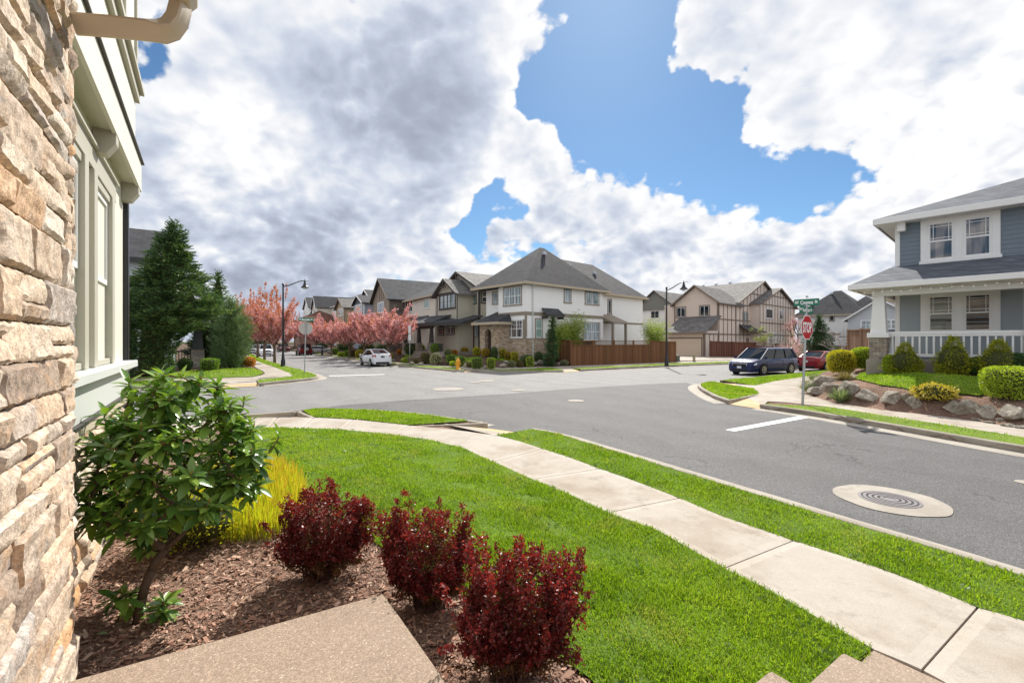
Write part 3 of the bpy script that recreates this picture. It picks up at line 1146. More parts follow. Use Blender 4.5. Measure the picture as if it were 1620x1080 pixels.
def veneer_mat(name, stops, w=0.34, h=0.13):
    """ledge-stone veneer for houses further off"""
    m, t, p, out = new_mat(name)
    co = coords(t)
    sep = t.node('ShaderNodeSeparateXYZ')
    t.put(sep.inputs[0], co)
    cb = t.node('ShaderNodeCombineXYZ')
    wob = t.noise(co, 4, 2, .5)
    t.put(cb.inputs[0], t.m('ADD', sep.outputs[0], sep.outputs[1]))
    t.put(cb.inputs[1], t.m('MULTIPLY_ADD', wob, 0.05, sep.outputs[2]))
    br = t.node('ShaderNodeTexBrick')
    t.put(br.inputs['Vector'], cb.outputs[0])
    br.inputs['Scale'].default_value = 1.0
    br.inputs['Brick Width'].default_value = w
    br.inputs['Row Height'].default_value = h
    br.inputs['Mortar Size'].default_value = 0.012
    br.inputs['Color1'].default_value = (0, 0, 0, 1)
    br.inputs['Color2'].default_value = (1, 1, 1, 1)
    br.inputs['Mortar'].default_value = (0.5, 0.5, 0.5, 1)
    k = len(stops)-1
    col = t.ramp(br.outputs[0], [(i/k, q) for i, q in enumerate(stops)])
    col = t.mix(1.0, col, t.smooth(t.noise(co, 14, 4, .6), .3, .7, .7, 1.25), 'MULTIPLY')
    col = t.mix(br.outputs['Fac'], col, (0.20, 0.18, 0.155))
    t.put(p.inputs['Base Color'], col)
    p.inputs['Roughness'].default_value = 0.85
    b = t.node('ShaderNodeBump')
    b.inputs['Strength'].default_value = 0.8
    b.inputs['Distance'].default_value = 0.03
    b.invert = True
    t.put(b.inputs['Height'], t.m('SUBTRACT', br.outputs['Fac'], t.m('MULTIPLY', t.noise(co, 20, 4, .6), .5)))
    t.put(p.inputs['Normal'], b.outputs[0])
    return m


def glass_mat(name, c=(0.018, 0.024, 0.03), blind=None, rough=0.03):
    """window pane: the dark room behind, a drawn blind or curtain in some, and a glossy face"""
    m, t, p, out = new_mat(name)
    col = c
    if blind:
        co = coords(t)
        n = t.noise(t.v('MULTIPLY', co, (6, 6, .35)), 1.0, 3, .5)
        col = t.mix(t.smooth(n, .40, .60), c, blind)
    t.put(p.inputs['Base Color'], t.mix(0.0, col, col) if not isinstance(col, bpy.types.NodeSocket) else col)
    p.inputs['Roughness'].default_value = rough
    p.inputs['Specular IOR Level'].default_value = 0.8
    p.inputs['IOR'].default_value = 1.6
    return m


M['glass'] = glass_mat('window_glass')
M['glass_blind'] = glass_mat('window_blind', (0.05, 0.075, 0.085), (0.32, 0.40, 0.42))
M['glass_green'] = glass_mat('window_green_blind', (0.10, 0.20, 0.15), (0.17, 0.30, 0.23))
M['glass_curtain'] = glass_mat('window_curtain', (0.025, 0.032, 0.045), (0.20, 0.17, 0.16))
M['white_trim'] = wall_paint('white_trim', (0.74, 0.735, 0.72), var=0.04, rough=0.5)
M['sage_trim'] = wall_paint('sage_trim', (0.45, 0.43, 0.35), var=0.04, rough=0.45)
M['cream_board'] = wall_paint('cream_board', (0.66, 0.645, 0.56), var=0.05, rough=0.5)
M['grey_white'] = wall_paint('grey_white_board', (0.56, 0.58, 0.55), var=0.04, rough=0.5)
M['beige_metal'] = simple('beige_metal', (0.56, 0.475, 0.36), 0.38, 0.5, var=0.05)
M['black_metal'] = simple('black_metal', (0.012, 0.013, 0.016), 0.35, 0.5, var=0.1)
M['flashing'] = simple('dark_flashing', (0.05, 0.045, 0.04), 0.5, 0.4)


def near_stone_mat(name, scale=1.0):
    m, t, p, out = new_mat(name)
    co = coords(t)
    r = t.node('ShaderNodeNewGeometry').outputs['Random Per Island']
    base = t.ramp(r, [(0.0, (0.60, 0.52, 0.43)), (0.16, (0.55, 0.42, 0.31)), (0.28, (0.40, 0.37, 0.35)), (0.40, (0.66, 0.58, 0.49)), (0.52, (0.56, 0.33, 0.17)), (0.62, (0.42, 0.385, 0.35)), (0.75, (0.58, 0.47, 0.365)), (0.88, (0.27, 0.21, 0.17)), (1.0, (0.64, 0.54, 0.44))])
    off = t.v('ADD', co, t.v('SCALE', (7.3, 3.1, 5.7), scale=t.m('MULTIPLY', r, 9.0)))
    n1 = t.noise(off, 9.0*scale, 6, 0.62)
    n2 = t.noise(off, 30.0*scale, 5, 0.65)
    c = t.mix(t.smooth(n1, .48, .72, 0, .5), base, (0.47, 0.285, 0.155))     # rusty clouds
    c = t.mix(t.smooth(t.noise(t.v('ADD', off, (3.3, 1.7, 2.2)), 6*scale, 5, .6), .52, .72, 0, .42), c, (0.70, 0.64, 0.57))   # chalky bloom
    c = t.mix(t.smooth(t.noise(t.v('ADD', off, (9.3, 4.7, 1.2)), 5*scale, 5, .65), .58, .72, 0, .65), c, (0.22, 0.205, 0.20))   # grey stains
    c = t.mix(1.0, c, (1.02, 0.995, 0.96), 'MULTIPLY')
    c = t.mix(1.0, c, t.smooth(n2, .25, .75, .68, 1.26), 'MULTIPLY')
    c = t.mix(1.0, c, t.smooth(t.noise(off, 85*scale, 3, .65), .3, .7, .78, 1.2), 'MULTIPLY')
    t.put(p.inputs['Base Color'], c)
    p.inputs['Roughness'].default_value = 0.86
    p.inputs['Specular IOR Level'].default_value = 0.22
    b = t.node('ShaderNodeBump')
    b.inputs['Strength'].default_value = 0.95
    b.inputs['Distance'].default_value = 0.014
    t.put(b.inputs['Height'], t.m('MULTIPLY_ADD', n2, 0.6, t.m('ADD', n1, t.m('MULTIPLY', t.noise(off, 110*scale, 3, .6), .25))))
    t.put(p.inputs['Normal'], b.outputs[0])
    return m


M['near_stone'] = near_stone_mat('ledge_stone')
M['mortar'] = concrete_mat('mortar', (0.40, 0.36, 0.31), (0.30, 0.27, 0.24), 0.8)


def stones(mb, x0, x1, z0, z1, y, res=0.016, thick=(0.010, 0.030), batter=0.0, seed=1, wmin=0.16, wmax=0.50):
    """rows of split ledge stones on the wall plane y (they stand out towards -y)"""
    rg = np.random.default_rng(seed)
    z = z0
    row = 0
    while z < z1:
        h = float(rg.choice([0.08, 0.105, 0.125, 0.15, 0.185, 0.20]))
        x = x0-float(rg.uniform(0, 0.25))
        while x < x1:
            w = float(rg.uniform(wmin, wmax))
            if x+w > x1-0.07:
                w = x1-x+float(rg.uniform(-.012, .012))
            parts = [(z, h)]
            if h > 0.14 and rg.random() < 0.30:
                q = h*float(rg.uniform(.38, .62))
                parts = [(z, q), (z+q, h-q)]
            for (zz, hh) in parts:
                ww = w-0.007
                h2 = hh-0.0065
                nx, nz = max(4, int(ww/res)), max(4, int(h2/res))
                u, v = np.meshgrid(np.linspace(0, 1, nx), np.linspace(0, 1, nz))
                d = float(rg.uniform(*thick))
                eu = np.minimum(u, 1-u)*ww
                ev = np.minimum(v, 1-v)*h2
                rim = 1-np.exp(-np.minimum(eu, ev)/0.0042)
                tx, tz = rg.normal(0, .010), rg.normal(0, .010)
                P = np.stack([x+u*ww, np.zeros_like(u), zz+v*h2], -1)
                s1 = rg.uniform(-50, 50, 3)
                nn = np.array([[noise.noise(Vector((a[0]*7+s1[0], s1[1], a[2]*9+s1[2])))*0.009+noise.noise(Vector((a[0]*22+s1[1], s1[2], a[2]*26)))*0.005
                                + abs(noise.noise(Vector((a[0]*4+s1[2], s1[0], a[2]*13))))*0.013 for a in r_] for r_ in P])
                yy = d*rim*0.75+d*0.25+nn*rim+(u-.5)*tx+(v-.5)*tz
                yy = np.maximum(yy, 0.006)
                P[..., 1] = y-yy-batter*(z1-P[..., 2])
                wob = 0.0045
                P[..., 0] += np.array([[noise.noise(Vector((a[2]*30+s1[0], s1[1], a[0]*9)))*wob for a in r_] for r_ in P])
                P[..., 2] += np.array([[noise.noise(Vector((a[0]*26+s1[2], s1[0], a[2]*9)))*wob*1.4 for a in r_] for r_ in P])
                b = len(mb.v)
                mb.v.extend([tuple(q) for q in P.reshape(-1, 3)])
                for i in range(nz-1):
                    for j in range(nx-1):
                        mb.f.append([b+i*nx+j, b+i*nx+j+1, b+(i+1)*nx+j+1, b+(i+1)*nx+j])
                        mb.mi.append(0)
                # skirt back to the mortar
                rg_ = [j for j in range(nx)]+[i*nx+nx-1 for i in range(1, nz)]+[(nz-1)*nx+j for j in range(nx-2, -1, -1)]+[i*nx for i in range(nz-2, 0, -1)]
                b2 = len(mb.v)
                for k in rg_:
                    q = mb.v[b+k]
                    mb.v.append((q[0], y+0.04-batter*(z1-q[2]), q[2]))
                for k in range(len(rg_)):
                    k2 = (k+1) % len(rg_)
                    mb.f.append([b+rg_[k2], b+rg_[k], b2+k, b2+k2])
                    mb.mi.append(0)
            x += w
        z += h
        row += 1


# ------------------------------------------------------------------ our own house (left edge)
OWN = House('stone_house', 'nearest house with ledge stone corner and cream siding, seen close up beside the rhododendron', (-2.2, 2.22, 0.0), math.atan2(.83, -.56))
ho = OWN.o
g = MB()
stones(g, -1.15, 0.02, 0.02, 5.2, 0.0, 0.0135, seed=4, batter=0.006)
stones(g, -3.4, -1.15, 0.02, 5.2, 0.0, 0.05, seed=5, batter=0.006)
# return of the stone pier towards the window wall
g.M = Matrix(((0, -1, 0, 0.02), (1, 0, 0, 0), (0, 0, 1, 0), (0, 0, 0, 1)))
stones(g, -0.02, 0.2, 0.02, 5.2, 0.0, 0.03, seed=9, wmin=.1, wmax=.2)
g.M = None
stones(g, 0.04, 3.62, 0.02, 1.37, 0.20, 0.03, seed=6, thick=(.03, .06))
g.build('stone_veneer', M['near_stone'], ho, smooth=True, angle=38)
g = MB()
g.box(-3.6, 0.0, 0.028, 0.4, -.1, 5.2)
g.box(0.0, 3.6, 0.235, 0.5, -.1, 1.40)
g.build('mortar_bed', M['mortar'], ho)
YS = 0.19
zw0, zw1 = 1.83, 3.44                              # window sill and head
g = MB()                                           # siding wall
g.box(0.0, 3.60, YS+.02, YS+.3, 1.40, 3.80)
g.box(3.55, 3.60, YS+.3, 6.0, 0.2, 3.80)
g.build('siding_wall', M['cream_board'], ho)
g = MB()
for a, b_ in ((2.93, 3.62), (0.2, 0.5)):
    g.box(a, b_, YS-.006, YS+.02, 1.40, 3.80)
g.box(3.60, 3.62, YS-.006, YS+.16, 1.40, 3.80)
g.box(0.5, 2.93, YS-.003, YS+.02, zw1+.05, 3.80)
g.build('corner_board', M['cream_board'], ho, bevel=.004)
g = MB()
g.box(0.3, 3.0, YS-.025, YS-.003, zw1+.0, zw1+.17)
g.box(0.3, 3.03, YS-.05, YS-.025, zw1+.17, zw1+.20)
g.build('window_head', M['sage_trim'], ho, bevel=.004)


def big_window(x0, x1):
    wf = MB()
    t = 0.085
    o = YS-.02
    wf.box(x0-.06, x0+t, o-.012, YS+.04, zw0, zw1)
    wf.box(x1-t, x1+.06, o-.012, YS+.04, zw0, zw1)
    wf.box(x0+t, x1-t, o+.006, YS+.04, zw1-.07, zw1)
    wf.box(x0+t, x1-t, o+.006, YS+.04, zw0, zw0+.05)
    f = wf.build('window', M['sage_trim'], ho, bevel=.004)
    zm = (zw0+zw1)/2-.06
    sh = MB()
    for (a, b_, dy) in ((zm, zw1-.07, .024), (zw0+.05, zm+.05, .046)):
        s_ = .045
        sh.box(x0+t, x0+t+s_, o+dy, o+dy+.03, a, b_)
        sh.box(x1-t-s_, x1-t, o+dy, o+dy+.03, a, b_)
        sh.box(x0+t+s_, x1-t-s_, o+dy, o+dy+.03, b_-s_, b_)
        sh.box(x0+t+s_, x1-t-s_, o+dy, o+dy+.03, a, a+s_)
    sh.build('sash', M['white_trim'], f)
    pn = MB()
    pn.quad((x0+t, o+.05, zm), (x1-t, o+.05, zm), (x1-t, o+.05, zw1-.07), (x0+t, o+.05, zw1-.07))
    pn.quad((x0+t, o+.07, zw0+.05), (x1-t, o+.07, zw0+.05), (x1-t, o+.07, zm+.03), (x0+t, o+.07, zm+.03))
    pn.build('pane', M['glass'], f)


big_window(0.62, 1.60)
big_window(1.93, 2.82)
g = MB()
g.box(0.1, 3.70, YS-.13, YS+.06, zw0-.075, zw0-.004)
g.box(0.1, 3.66, YS-.085, YS+.06, zw0-.105, zw0-.075)
g.build('window_sill', M['grey_white'], ho, bevel=.006)
g = MB()
g.box(0.1, 3.64, YS-.05, YS+.05, 1.47, zw0-.105)
g.build('sill_apron', M['grey_white'], ho, bevel=.004)
g = MB()
g.box(0.1, 3.66, YS-.075, YS+.05, 1.445, 1.47)
g.build('flashing_strip', M['flashing'], ho)
g = MB()
g.box(0.1, 3.65, YS-.065, YS+.05, 1.375, 1.445)
g.build('water_table', M['beige_metal'], ho, bevel=.008)
# cantilevered upper storey: soffit, fascia, bands
g = MB()
g.box(-0.1, 3.72, 0.065, 4.0, 3.80, 3.83)
g.build('soffit', M['cream_board'], ho)
g = MB()
g.box(-0.1, 3.74, 0.030, 0.062, 3.775, 4.10)
g.box(3.72, 3.745, 0.062, 3.0, 3.775, 4.10)
g.build('fascia', M['cream_board'], ho, bevel=.004)
g = MB()
g.box(-0.1, 3.765, 0.005, 0.09, 4.10, 4.115)
g.build('drip_edge', M['flashing'], ho)
g = MB()
g.box(-0.1, 3.72, 0.085, 4.0, 4.115, 8.5)
g.build('upper_wall', M['cream_board'], ho)
g = MB()
for (z0_, z1_, yy, e) in ((4.115, 4.28, .06, 3.735), (4.80, 4.90, .045, 3.745), (4.905, 4.965, .005, 3.77)):
    g.box(-0.1, e, yy, .085, z0_, z1_)
g.build('belly_band', M['sage_trim'], ho, bevel=.004)
g = MB()
for xx in (1.2, 2.1, 2.75, 3.64):
    g.box(xx, xx+.08, .06, .085, 4.97, 8.4)
g.build('batten', M['sage_trim'], ho)
for xx in (0.30, 1.95, 3.50):                     # timber corbels below the overhang
    g = MB()
    P = [(0.185, 3.80), (0.035, 3.80), (0.035, 3.70), (0.10, 3.60), (0.185, 3.60)]
    g.add([(xx, a, z) for a, z in P]+[(xx+.13, a, z) for a, z in P], [(0, 1, 2, 3, 4), (9, 8, 7, 6, 5)]+[(i, 5+i, 5+(i+1) % 5, (i+1) % 5) for i in range(5)])
    g.build('corbel', M['sage_trim'], ho, bevel=.004)
# black downspout at the far corner, with elbow at its foot
g = MB()
g.box(3.66, 3.75, YS-.05, YS+.05, 1.62, 3.79)
g.tube([(3.70, YS, 1.64), (3.70, YS-.02, 1.55), (3.70, YS-.06, 1.48), (3.70, YS-.07, 1.40), (3.70, YS-.02, 1.2), (3.70, YS-.02, 0.3)], 0.045, 8)
g.build('downspout', M['black_metal'], ho, bevel=.01)
# roof edge above: soffit, gutter and the pale downspout that crosses to the stone pier
g = MB()
g.box(-4.5, 0.0, -0.42, 0.6, 3.97, 4.0)
g.build('porch_soffit', M['sage_trim'], ho)
g = MB()
P = [(-.42, 4.01), (-.42, 3.87), (-.44, 3.85), (-.51, 3.85), (-.55, 3.90), (-.55, 4.01)]
g.add([(-4.5, a, z) for a, z in P]+[(0.02, a, z) for a, z in P], [(0, 1, 2, 3, 4, 5), (11, 10, 9, 8, 7, 6)]+[(i, 6+i, 6+(i+1) % 6, (i+1) % 6) for i in range(6)])
g.build('gutter', M['beige_metal'], ho, bevel=.006)
g = MB()
g.slab([(-4.5, -.47, 4.03), (.02, -.47, 4.03), (.02, 1.2, 4.85), (-4.5, 1.2, 4.85)], (0, 0, .05))
M['shingle_dark'] = shingle_mat('shingle_dark', (0.070, 0.068, 0.075))
g.build('porch_roof', M['shingle_dark'], ho)


def to_local(Hs, p):
    d = Vector(p)-Hs.loc
    return Vector((d.x*Hs.c+d.y*Hs.s, -d.x*Hs.s+d.y*Hs.c, d.z))


g = MB()
pth = [PT(118, 38, 2.30), PT(180, 43, 2.36), PT(236, 49, 2.41), PT(256, 50.5, 2.43), PT(270, 46, 2.445), PT(280, 33, 2.455), PT(285, 14, 2.46), PT(287, -20, 2.46), PT(288, -60, 2.46)]
pth = [to_local(OWN, q) for q in pth]
# rectangular pipe with shallow flutes on the bend
rows = []
for i, q in enumerate(pth):
    d = (pth[min(i+1, len(pth)-1)]-pth[max(i-1, 0)]).normalized()
    side = Vector((1, 0.35, 0))
    side = (side-d*side.dot(d)).normalized() if False else d.cross(Vector((0.5, 1, 0)).normalized()).normalized()
    up = side.cross(d).normalized()
    ring = []
    for a, b_ in ((-1, -.8), (-.8, -1), (-.3, -.93), (0, -1), (.3, -.93), (.8, -1), (1, -.8), (1, .8), (.8, 1), (.3, .93), (0, 1), (-.3, .93), (-.8, 1), (-1, .8)):
        ring.append(q+side*(a*.050)+up*(b_*.036))
    rows.append(ring)
nR = len(rows[0])
g.add([p_ for r_ in rows for p_ in r_], [(i*nR+k, i*nR+(k+1) % nR, (i+1)*nR+(k+1) % nR, (i+1)*nR+k) for i in range(len(rows)-1) for k in range(nR)]+[tuple(range(nR)), tuple((len(rows)-1)*nR+k for k in range(nR))])
g.build('eave_downspout', M['beige_metal'], ho, smooth=True, angle=30)

# ------------------------------------------------------------------ landing and steps of exposed aggregate
VA, VB = Vector((-.56, .83, 0)), Vector((.83, .56, 0))


def aggr(name, p, la, lb, z0, z1, vb=None):
    """block with its far right corner at p, running la back along -A and lb left along -B"""
    g = MB()
    p = Vector((p[0], p[1], 0))
    vb = VB if vb is None else Vector(vb)
    q = [p, p-vb*lb, p-vb*lb-VA*la, p-VA*la]
    g.prism([xy(a) for a in q], z0, z1)
    return tag(g.build(name, M['aggregate'], bevel=.012, bseg=2), kind='structure')


c0 = G(607, 937, .51)
aggr('front_path', (c0.x, c0.y), 6.0, 2.6, -.1, 0.51, (.862, .507, 0))
s1 = G(1218.5, 1057.8, .34); s2 = G(1333, 1030, .17); s3 = G(1379.6, 1027, 0.01)
aggr('front_path', (s1.x, s1.y), 3.0, 1.50, 0.0, 0.34)
aggr('front_path', (s2.x, s2.y), 3.0, 0.755, -.05, 0.17)
aggr('front_path', (s3.x, s3.y), 3.0, 0.46, -.08, 0.016)

# ------------------------------------------------------------------ houses across the junction
M['w_white'] = wall_paint('white_siding', (0.84, 0.825, 0.80), 0.0, .04)
M['w_white_lap'] = wall_paint('white_lap_siding', (0.66, 0.65, 0.655), 0.19, .04)
M['taupe'] = wall_paint('taupe_trim', (0.27, 0.225, 0.175), var=.05)
M['eave_beige'] = wall_paint('eave_beige', (0.46, 0.38, 0.28), var=.05)
M['stone_tan'] = veneer_mat('tan_veneer', [(0.40, 0.28, 0.17), (0.55, 0.42, 0.29), (0.33, 0.22, 0.14), (0.60, 0.50, 0.39), (0.45, 0.33, 0.22)])
M['stone_grey'] = veneer_mat('grey_veneer', [(0.26, 0.22, 0.18), (0.36, 0.31, 0.26), (0.20, 0.175, 0.15), (0.31, 0.25, 0.19)], 0.42, 0.17)
M['stone_brown'] = veneer_mat('brown_veneer', [(0.12, 0.09, 0.075), (0.20, 0.15, 0.12), (0.09, 0.07, 0.06), (0.28, 0.22, 0.18)])
M['roof_grey'] = shingle_mat('roof_grey', (0.046, 0.046, 0.051))
M['roof_dark'] = shingle_mat('roof_dark', (0.060, 0.062, 0.068))
M['roof_light'] = shingle_mat('roof_light', (0.15, 0.14, 0.132))
M['roof_blue'] = shingle_mat('roof_blue', (0.095, 0.105, 0.125))
M['sage_lap'] = wall_paint('khaki_lap_siding', (0.42, 0.39, 0.315), 0.20, .05)
M['sage_lap2'] = wall_paint('khaki_light_siding', (0.47, 0.43, 0.34), 0.20, .05)
M['dark_trim'] = wall_paint('charcoal_trim', (0.060, 0.055, 0.050), var=.08)
M['beige_wall'] = wall_paint('beige_stucco', (0.68, 0.63, 0.53), var=.05)
M['beige_bat'] = wall_paint('beige_batten', (0.50, 0.45, 0.34), 0.0, .05)
M['brown_wall'] = wall_paint('brown_siding', (0.26, 0.215, 0.165), 0.2, .06)
M['bluegrey'] = wall_paint('bluegrey_siding', (0.26, 0.29, 0.33), 0.2, .05)
M['bluegrey_d'] = wall_paint('dark_blue_gable', (0.09, 0.095, 0.115), 0.2, .05)
M['brick'] = veneer_mat('brick', [(0.33, 0.17, 0.11), (0.42, 0.24, 0.16), (0.36, 0.20, 0.14), (0.46, 0.29, 0.20)], 0.24, 0.085)
M['tan_gable'] = wall_paint('tan_gable', (0.40, 0.31, 0.20), 0.2, .05)
M['pink_wall'] = wall_paint('rosy_beige_siding', (0.64, 0.525, 0.44), 0.19, .04)
M['pink_panel'] = wall_paint('rosy_beige_panel', (0.68, 0.57, 0.49), 0.0, .04)
M['timber'] = wall_paint('brown_timbering', (0.20, 0.150, 0.115), var=.08)
M['garage'] = wall_paint('garage_door_paint', (0.56, 0.45, 0.35), 0.0, .03)
M['red_door'] = simple('dark_red_door', (0.10, 0.022, 0.022), .4)
M['grey_door'] = simple('grey_door', (0.20, 0.195, 0.20), .5)
M['grey_lap'] = wall_paint('pale_grey_siding', (0.47, 0.50, 0.52), 0.19, .04)
M['greyboard'] = wall_paint('grey_board_batten', (0.20, 0.20, 0.175), 0.0, .06)
M['vent_metal'] = simple('vent_metal', (0.42, 0.43, 0.45), .4, .5, .6)
M['plinth'] = concrete_mat('plinth_concrete', (0.33, 0.29, 0.25), (0.24, 0.21, 0.18), .4)


def win(Hs, plane, c, r, n=1, style='dh', trim='white_trim', glass='glass', tw=0.10, frame='white_trim', px=True, mun=None, sill=True):
    """window with casing, sashes and panes on a facade. r = (x0, x1, y_top, y_bottom) in photo pixels, or (a0, a1, z1, z0) if px is False"""
    if px:
        ym0, ym1 = (r[2], r[3])
        a0, za = Hs.on(r[0], ym0, plane, c)
        a1, zb = Hs.on(r[1], ym1, plane, c)
        am, z1 = Hs.on((r[0]+r[1])/2, ym0, plane, c)
        _, z0 = Hs.on((r[0]+r[1])/2, ym1, plane, c)
    else:
        a0, a1, z1, z0 = r
    if a0 > a1:
        a0, a1 = a1, a0
    Mx = face_map(plane, c)
    g = MB(); g.M = Mx
    t = tw
    g.box(a0-t, a1+t, 0.0, .055, z1, z1+t)
    if sill:
        g.box(a0-t-.03, a1+t+.03, 0.0, .08, z0-t, z0)
    else:
        g.box(a0-t, a1+t, 0.0, .055, z0-t, z0)
    g.box(a0-t, a0, 0.0, .05, z0, z1)
    g.box(a1, a1+t, 0.0, .05, z0, z1)
    w = g.build('window', M[trim], Hs.o)
    s = MB(); s.M = Mx
    p = MB(); p.M = Mx
    pw = (a1-a0)/n
    f = .045
    for i in range(n):
        b0, b1 = a0+i*pw, a0+(i+1)*pw
        s.box(b0, b0+f, .004, .04, z0, z1)
        s.box(b1-f, b1, .004, .04, z0, z1)
        s.box(b0+f, b1-f, .004, .04, z1-f, z1)
        s.box(b0+f, b1-f, .004, .04, z0, z0+f)
        zm = z0+(z1-z0)*.5
        if style == 'dh':
            s.box(b0+f, b1-f, .004, .045, zm-.03, zm+.03)
        elif style == 'slide':
            s.box((b0+b1)/2-.03, (b0+b1)/2+.03, .004, .045, z0+f, z1-f)
        if mun:
            u0, u1, v0, v1 = b0+f, b1-f, (zm+.03 if style == 'dh' else z0+f), z1-f
            if mun == 'prairie':
                for q in (.14, .86):
                    s.box(u0+(u1-u0)*q-.011, u0+(u1-u0)*q+.011, .012, .022, v0, v1)
                for q in (.14,):
                    s.box(u0, u1, .012, .022, v0+(v1-v0)*q-.011, v0+(v1-v0)*q+.011)
                    s.box(u0, u1, .012, .022, v1-(v1-v0)*q-.011, v1-(v1-v0)*q+.011)
            else:
                cx, cy = mun
                for k in range(1, cx):
                    s.box(u0+(u1-u0)*k/cx-.012, u0+(u1-u0)*k/cx+.012, .012, .024, v0, v1)
                for k in range(1, cy):
                    s.box(u0, u1, .012, .024, v0+(v1-v0)*k/cy-.012, v0+(v1-v0)*k/cy+.012)
        p.box(b0+f*.5, b1-f*.5, .003, .010, z0+f*.5, z1-f*.5)
    s.build('sash', M[frame], w)
    p.build('pane', M[glass], w)
    return w


def gable_roof(mb, x0, x1, y0, y1, z, h, axis='y', ov=.4, th=.16, ov_end=None):
    """two slopes; ridge along axis; z = wall top, h = rise"""
    oe = ov if ov_end is None else ov_end
    if axis == 'y':
        xm = (x0+x1)/2
        k = h/((x1-x0)/2)
        a, b, r = x0-ov, x1+ov, z+h
        ze = z-ov*k
        for e in (a, b):
            mb.slab([(e, y0-oe, ze), (xm, y0-oe, r), (xm, y1+oe, r), (e, y1+oe, ze)], (0, 0, th))
    else:
        ym = (y0+y1)/2
        k = h/((y1-y0)/2)
        a, b, r = y0-ov, y1+ov, z+h
        ze = z-ov*k
        for e in (a, b):
            mb.slab([(x0-oe, e, ze), (x0-oe, ym, r), (x1+oe, ym, r), (x1+oe, e, ze)], (0, 0, th))


def hip_roof(mb, x0, x1, y0, y1, z, h, ov=.45, th=.14, ridge=None):
    x0, x1, y0, y1 = x0-ov, x1+ov, y0-ov, y1+ov
    w, d = x1-x0, y1-y0
    if ridge:
        p, q = ridge
    elif w >= d:
        p, q = (x0+d/2, (y0+y1)/2), (x1-d/2, (y0+y1)/2)
    else:
        p, q = ((x0+x1)/2, y0+w/2), ((x0+x1)/2, y1-w/2)
    zz = z
    vs = [(x0, y0, zz), (x1, y0, zz), (x1, y1, zz), (x0, y1, zz), (p[0], p[1], zz+h), (q[0], q[1], zz+h+.001), (x0, y0, zz-th), (x1, y0, zz-th), (x1, y1, zz-th), (x0, y1, zz-th)]
    if abs(p[0]-q[0]) >= abs(p[1]-q[1]) and w >= d:
        fs = [(0, 1, 5, 4), (1, 2, 5), (2, 3, 4, 5), (3, 0, 4)]
    else:
        fs = [(0, 1, 4), (1, 2, 5, 4), (2, 3, 5), (3, 0, 4, 5)]
    fs += [(9, 8, 7, 6), (0, 6, 7, 1), (1, 7, 8, 2), (2, 8, 9, 3), (3, 9, 6, 0)]
    mb.add(vs, fs)


def eave_box(mb, x0, x1, y0, y1, z, ov=.45, h=.2):
    """fascia and gutter round a hip roof"""
    x0, x1, y0, y1 = x0-ov, x1+ov, y0-ov, y1+ov
    e = .06
    mb.box(x0-e, x1+e, y0-e, y0+.002, z-h, z-.0)
    mb.box(x0-e, x1+e, y1-.002, y1+e, z-h, z)
    mb.box(x0-e, x0+.002, y0+.002, y1-.002, z-h, z)
    mb.box(x1-.002, x1+e, y0+.002, y1-.002, z-h, z)


def rakes(mb, x0, x1, y, z, h, ov=.4, w=.22, th=.16, ov_end=.4, t=.05):
    """barge boards on the front of a gable whose ridge runs along y"""
    xm = (x0+x1)/2
    k = h/((x1-x0)/2)
    for e, s_ in ((x0-ov, 1), (x1+ov, -1)):
        ze = z-ov*k
        mb.slab([(e, y-ov_end-t, ze-w+th), (xm, y-ov_end-t, z+h-w+th), (xm, y-ov_end-t, z+h+th+.01), (e, y-ov_end-t, ze+th+.01)], (0, t, 0))


def gable_wall(mb, x0, x1, y, z0, z1, h, th=.2):
    mb.slab([(x0, y, z0), (x1, y, z0), (x1, y, z1), ((x0+x1)/2, y, z1+h), (x0, y, z1)], (0, th, 0))


def vents(Hs, pts):
    for p in pts:
        mb = MB()
        x, y, z = p
        mb.add([(x-.18, y-.2, z-.06), (x+.18, y-.2, z-.06), (x+.18, y+.2, z-.06), (x-.18, y+.2, z-.06), (x-.13, y-.12, z+.28), (x+.13, y-.12, z+.28), (x+.13, y+.16, z+.24), (x-.13, y+.16, z+.24)],
               [(0, 3, 2, 1), (4, 5, 6, 7), (0, 1, 5, 4), (1, 2, 6, 5), (2, 3, 7, 6), (3, 0, 4, 7)])
        mb.build('roof_vent', M['vent_metal'], Hs.o, bevel=.02)


# ---- white corner house
AW = math.atan2(-.743, .669)
W1 = House('corner_house', 'large white house with steep grey hip roof and tan stone base beside the brown fence', (1.16, 38.0, .70), AW)
o = W1.o
xl = -6.4
ev = 6.25
g = MB()
g.box(-3.55, 0, 0, 10.6, 1.62, ev)
g.box(xl, -3.55, .9, 10.6, 0, ev)
g.box(-9.5, -1.0, 10.6, 19.3, 0, 3.2)
g.build('wall', M['w_white'], o)
g = MB()
g.box(-9.5, -1.0, 10.602, 19.3, 3.4, ev)
g.build('upper_wall', M['w_white'], o)
g = MB()
g.box(-9.6, -.98, 10.595, 19.34, 3.2, 3.4)
g.box(-3.60, .04, -.04, 10.59, 3.55, 3.85)
g.box(-3.58, .02, -.02, .01, 1.60, 1.75)
for (a, b_) in ((-3.58, -3.42), (-.14, .02)):
    g.box(a, b_, -.018, .12, 1.75, 3.55)
g.build('belt_trim', M['taupe'], o)
g = MB()
g.box(-3.64, .08, -.08, 3.4, -.3, 1.5)
g.build('stone_base', M['stone_tan'], o)
g = MB()
g.box(-3.68, .12, -.12, 3.44, 1.5, 1.62)
g.build('stone_sill', M['taupe'], o, bevel=.02)
g = MB()
hip_roof(g, xl, 0, 0, 10.6, ev+.05, 4.05, .5, .15, ridge=((-3.2, 4.9), (-3.2, 5.5)))
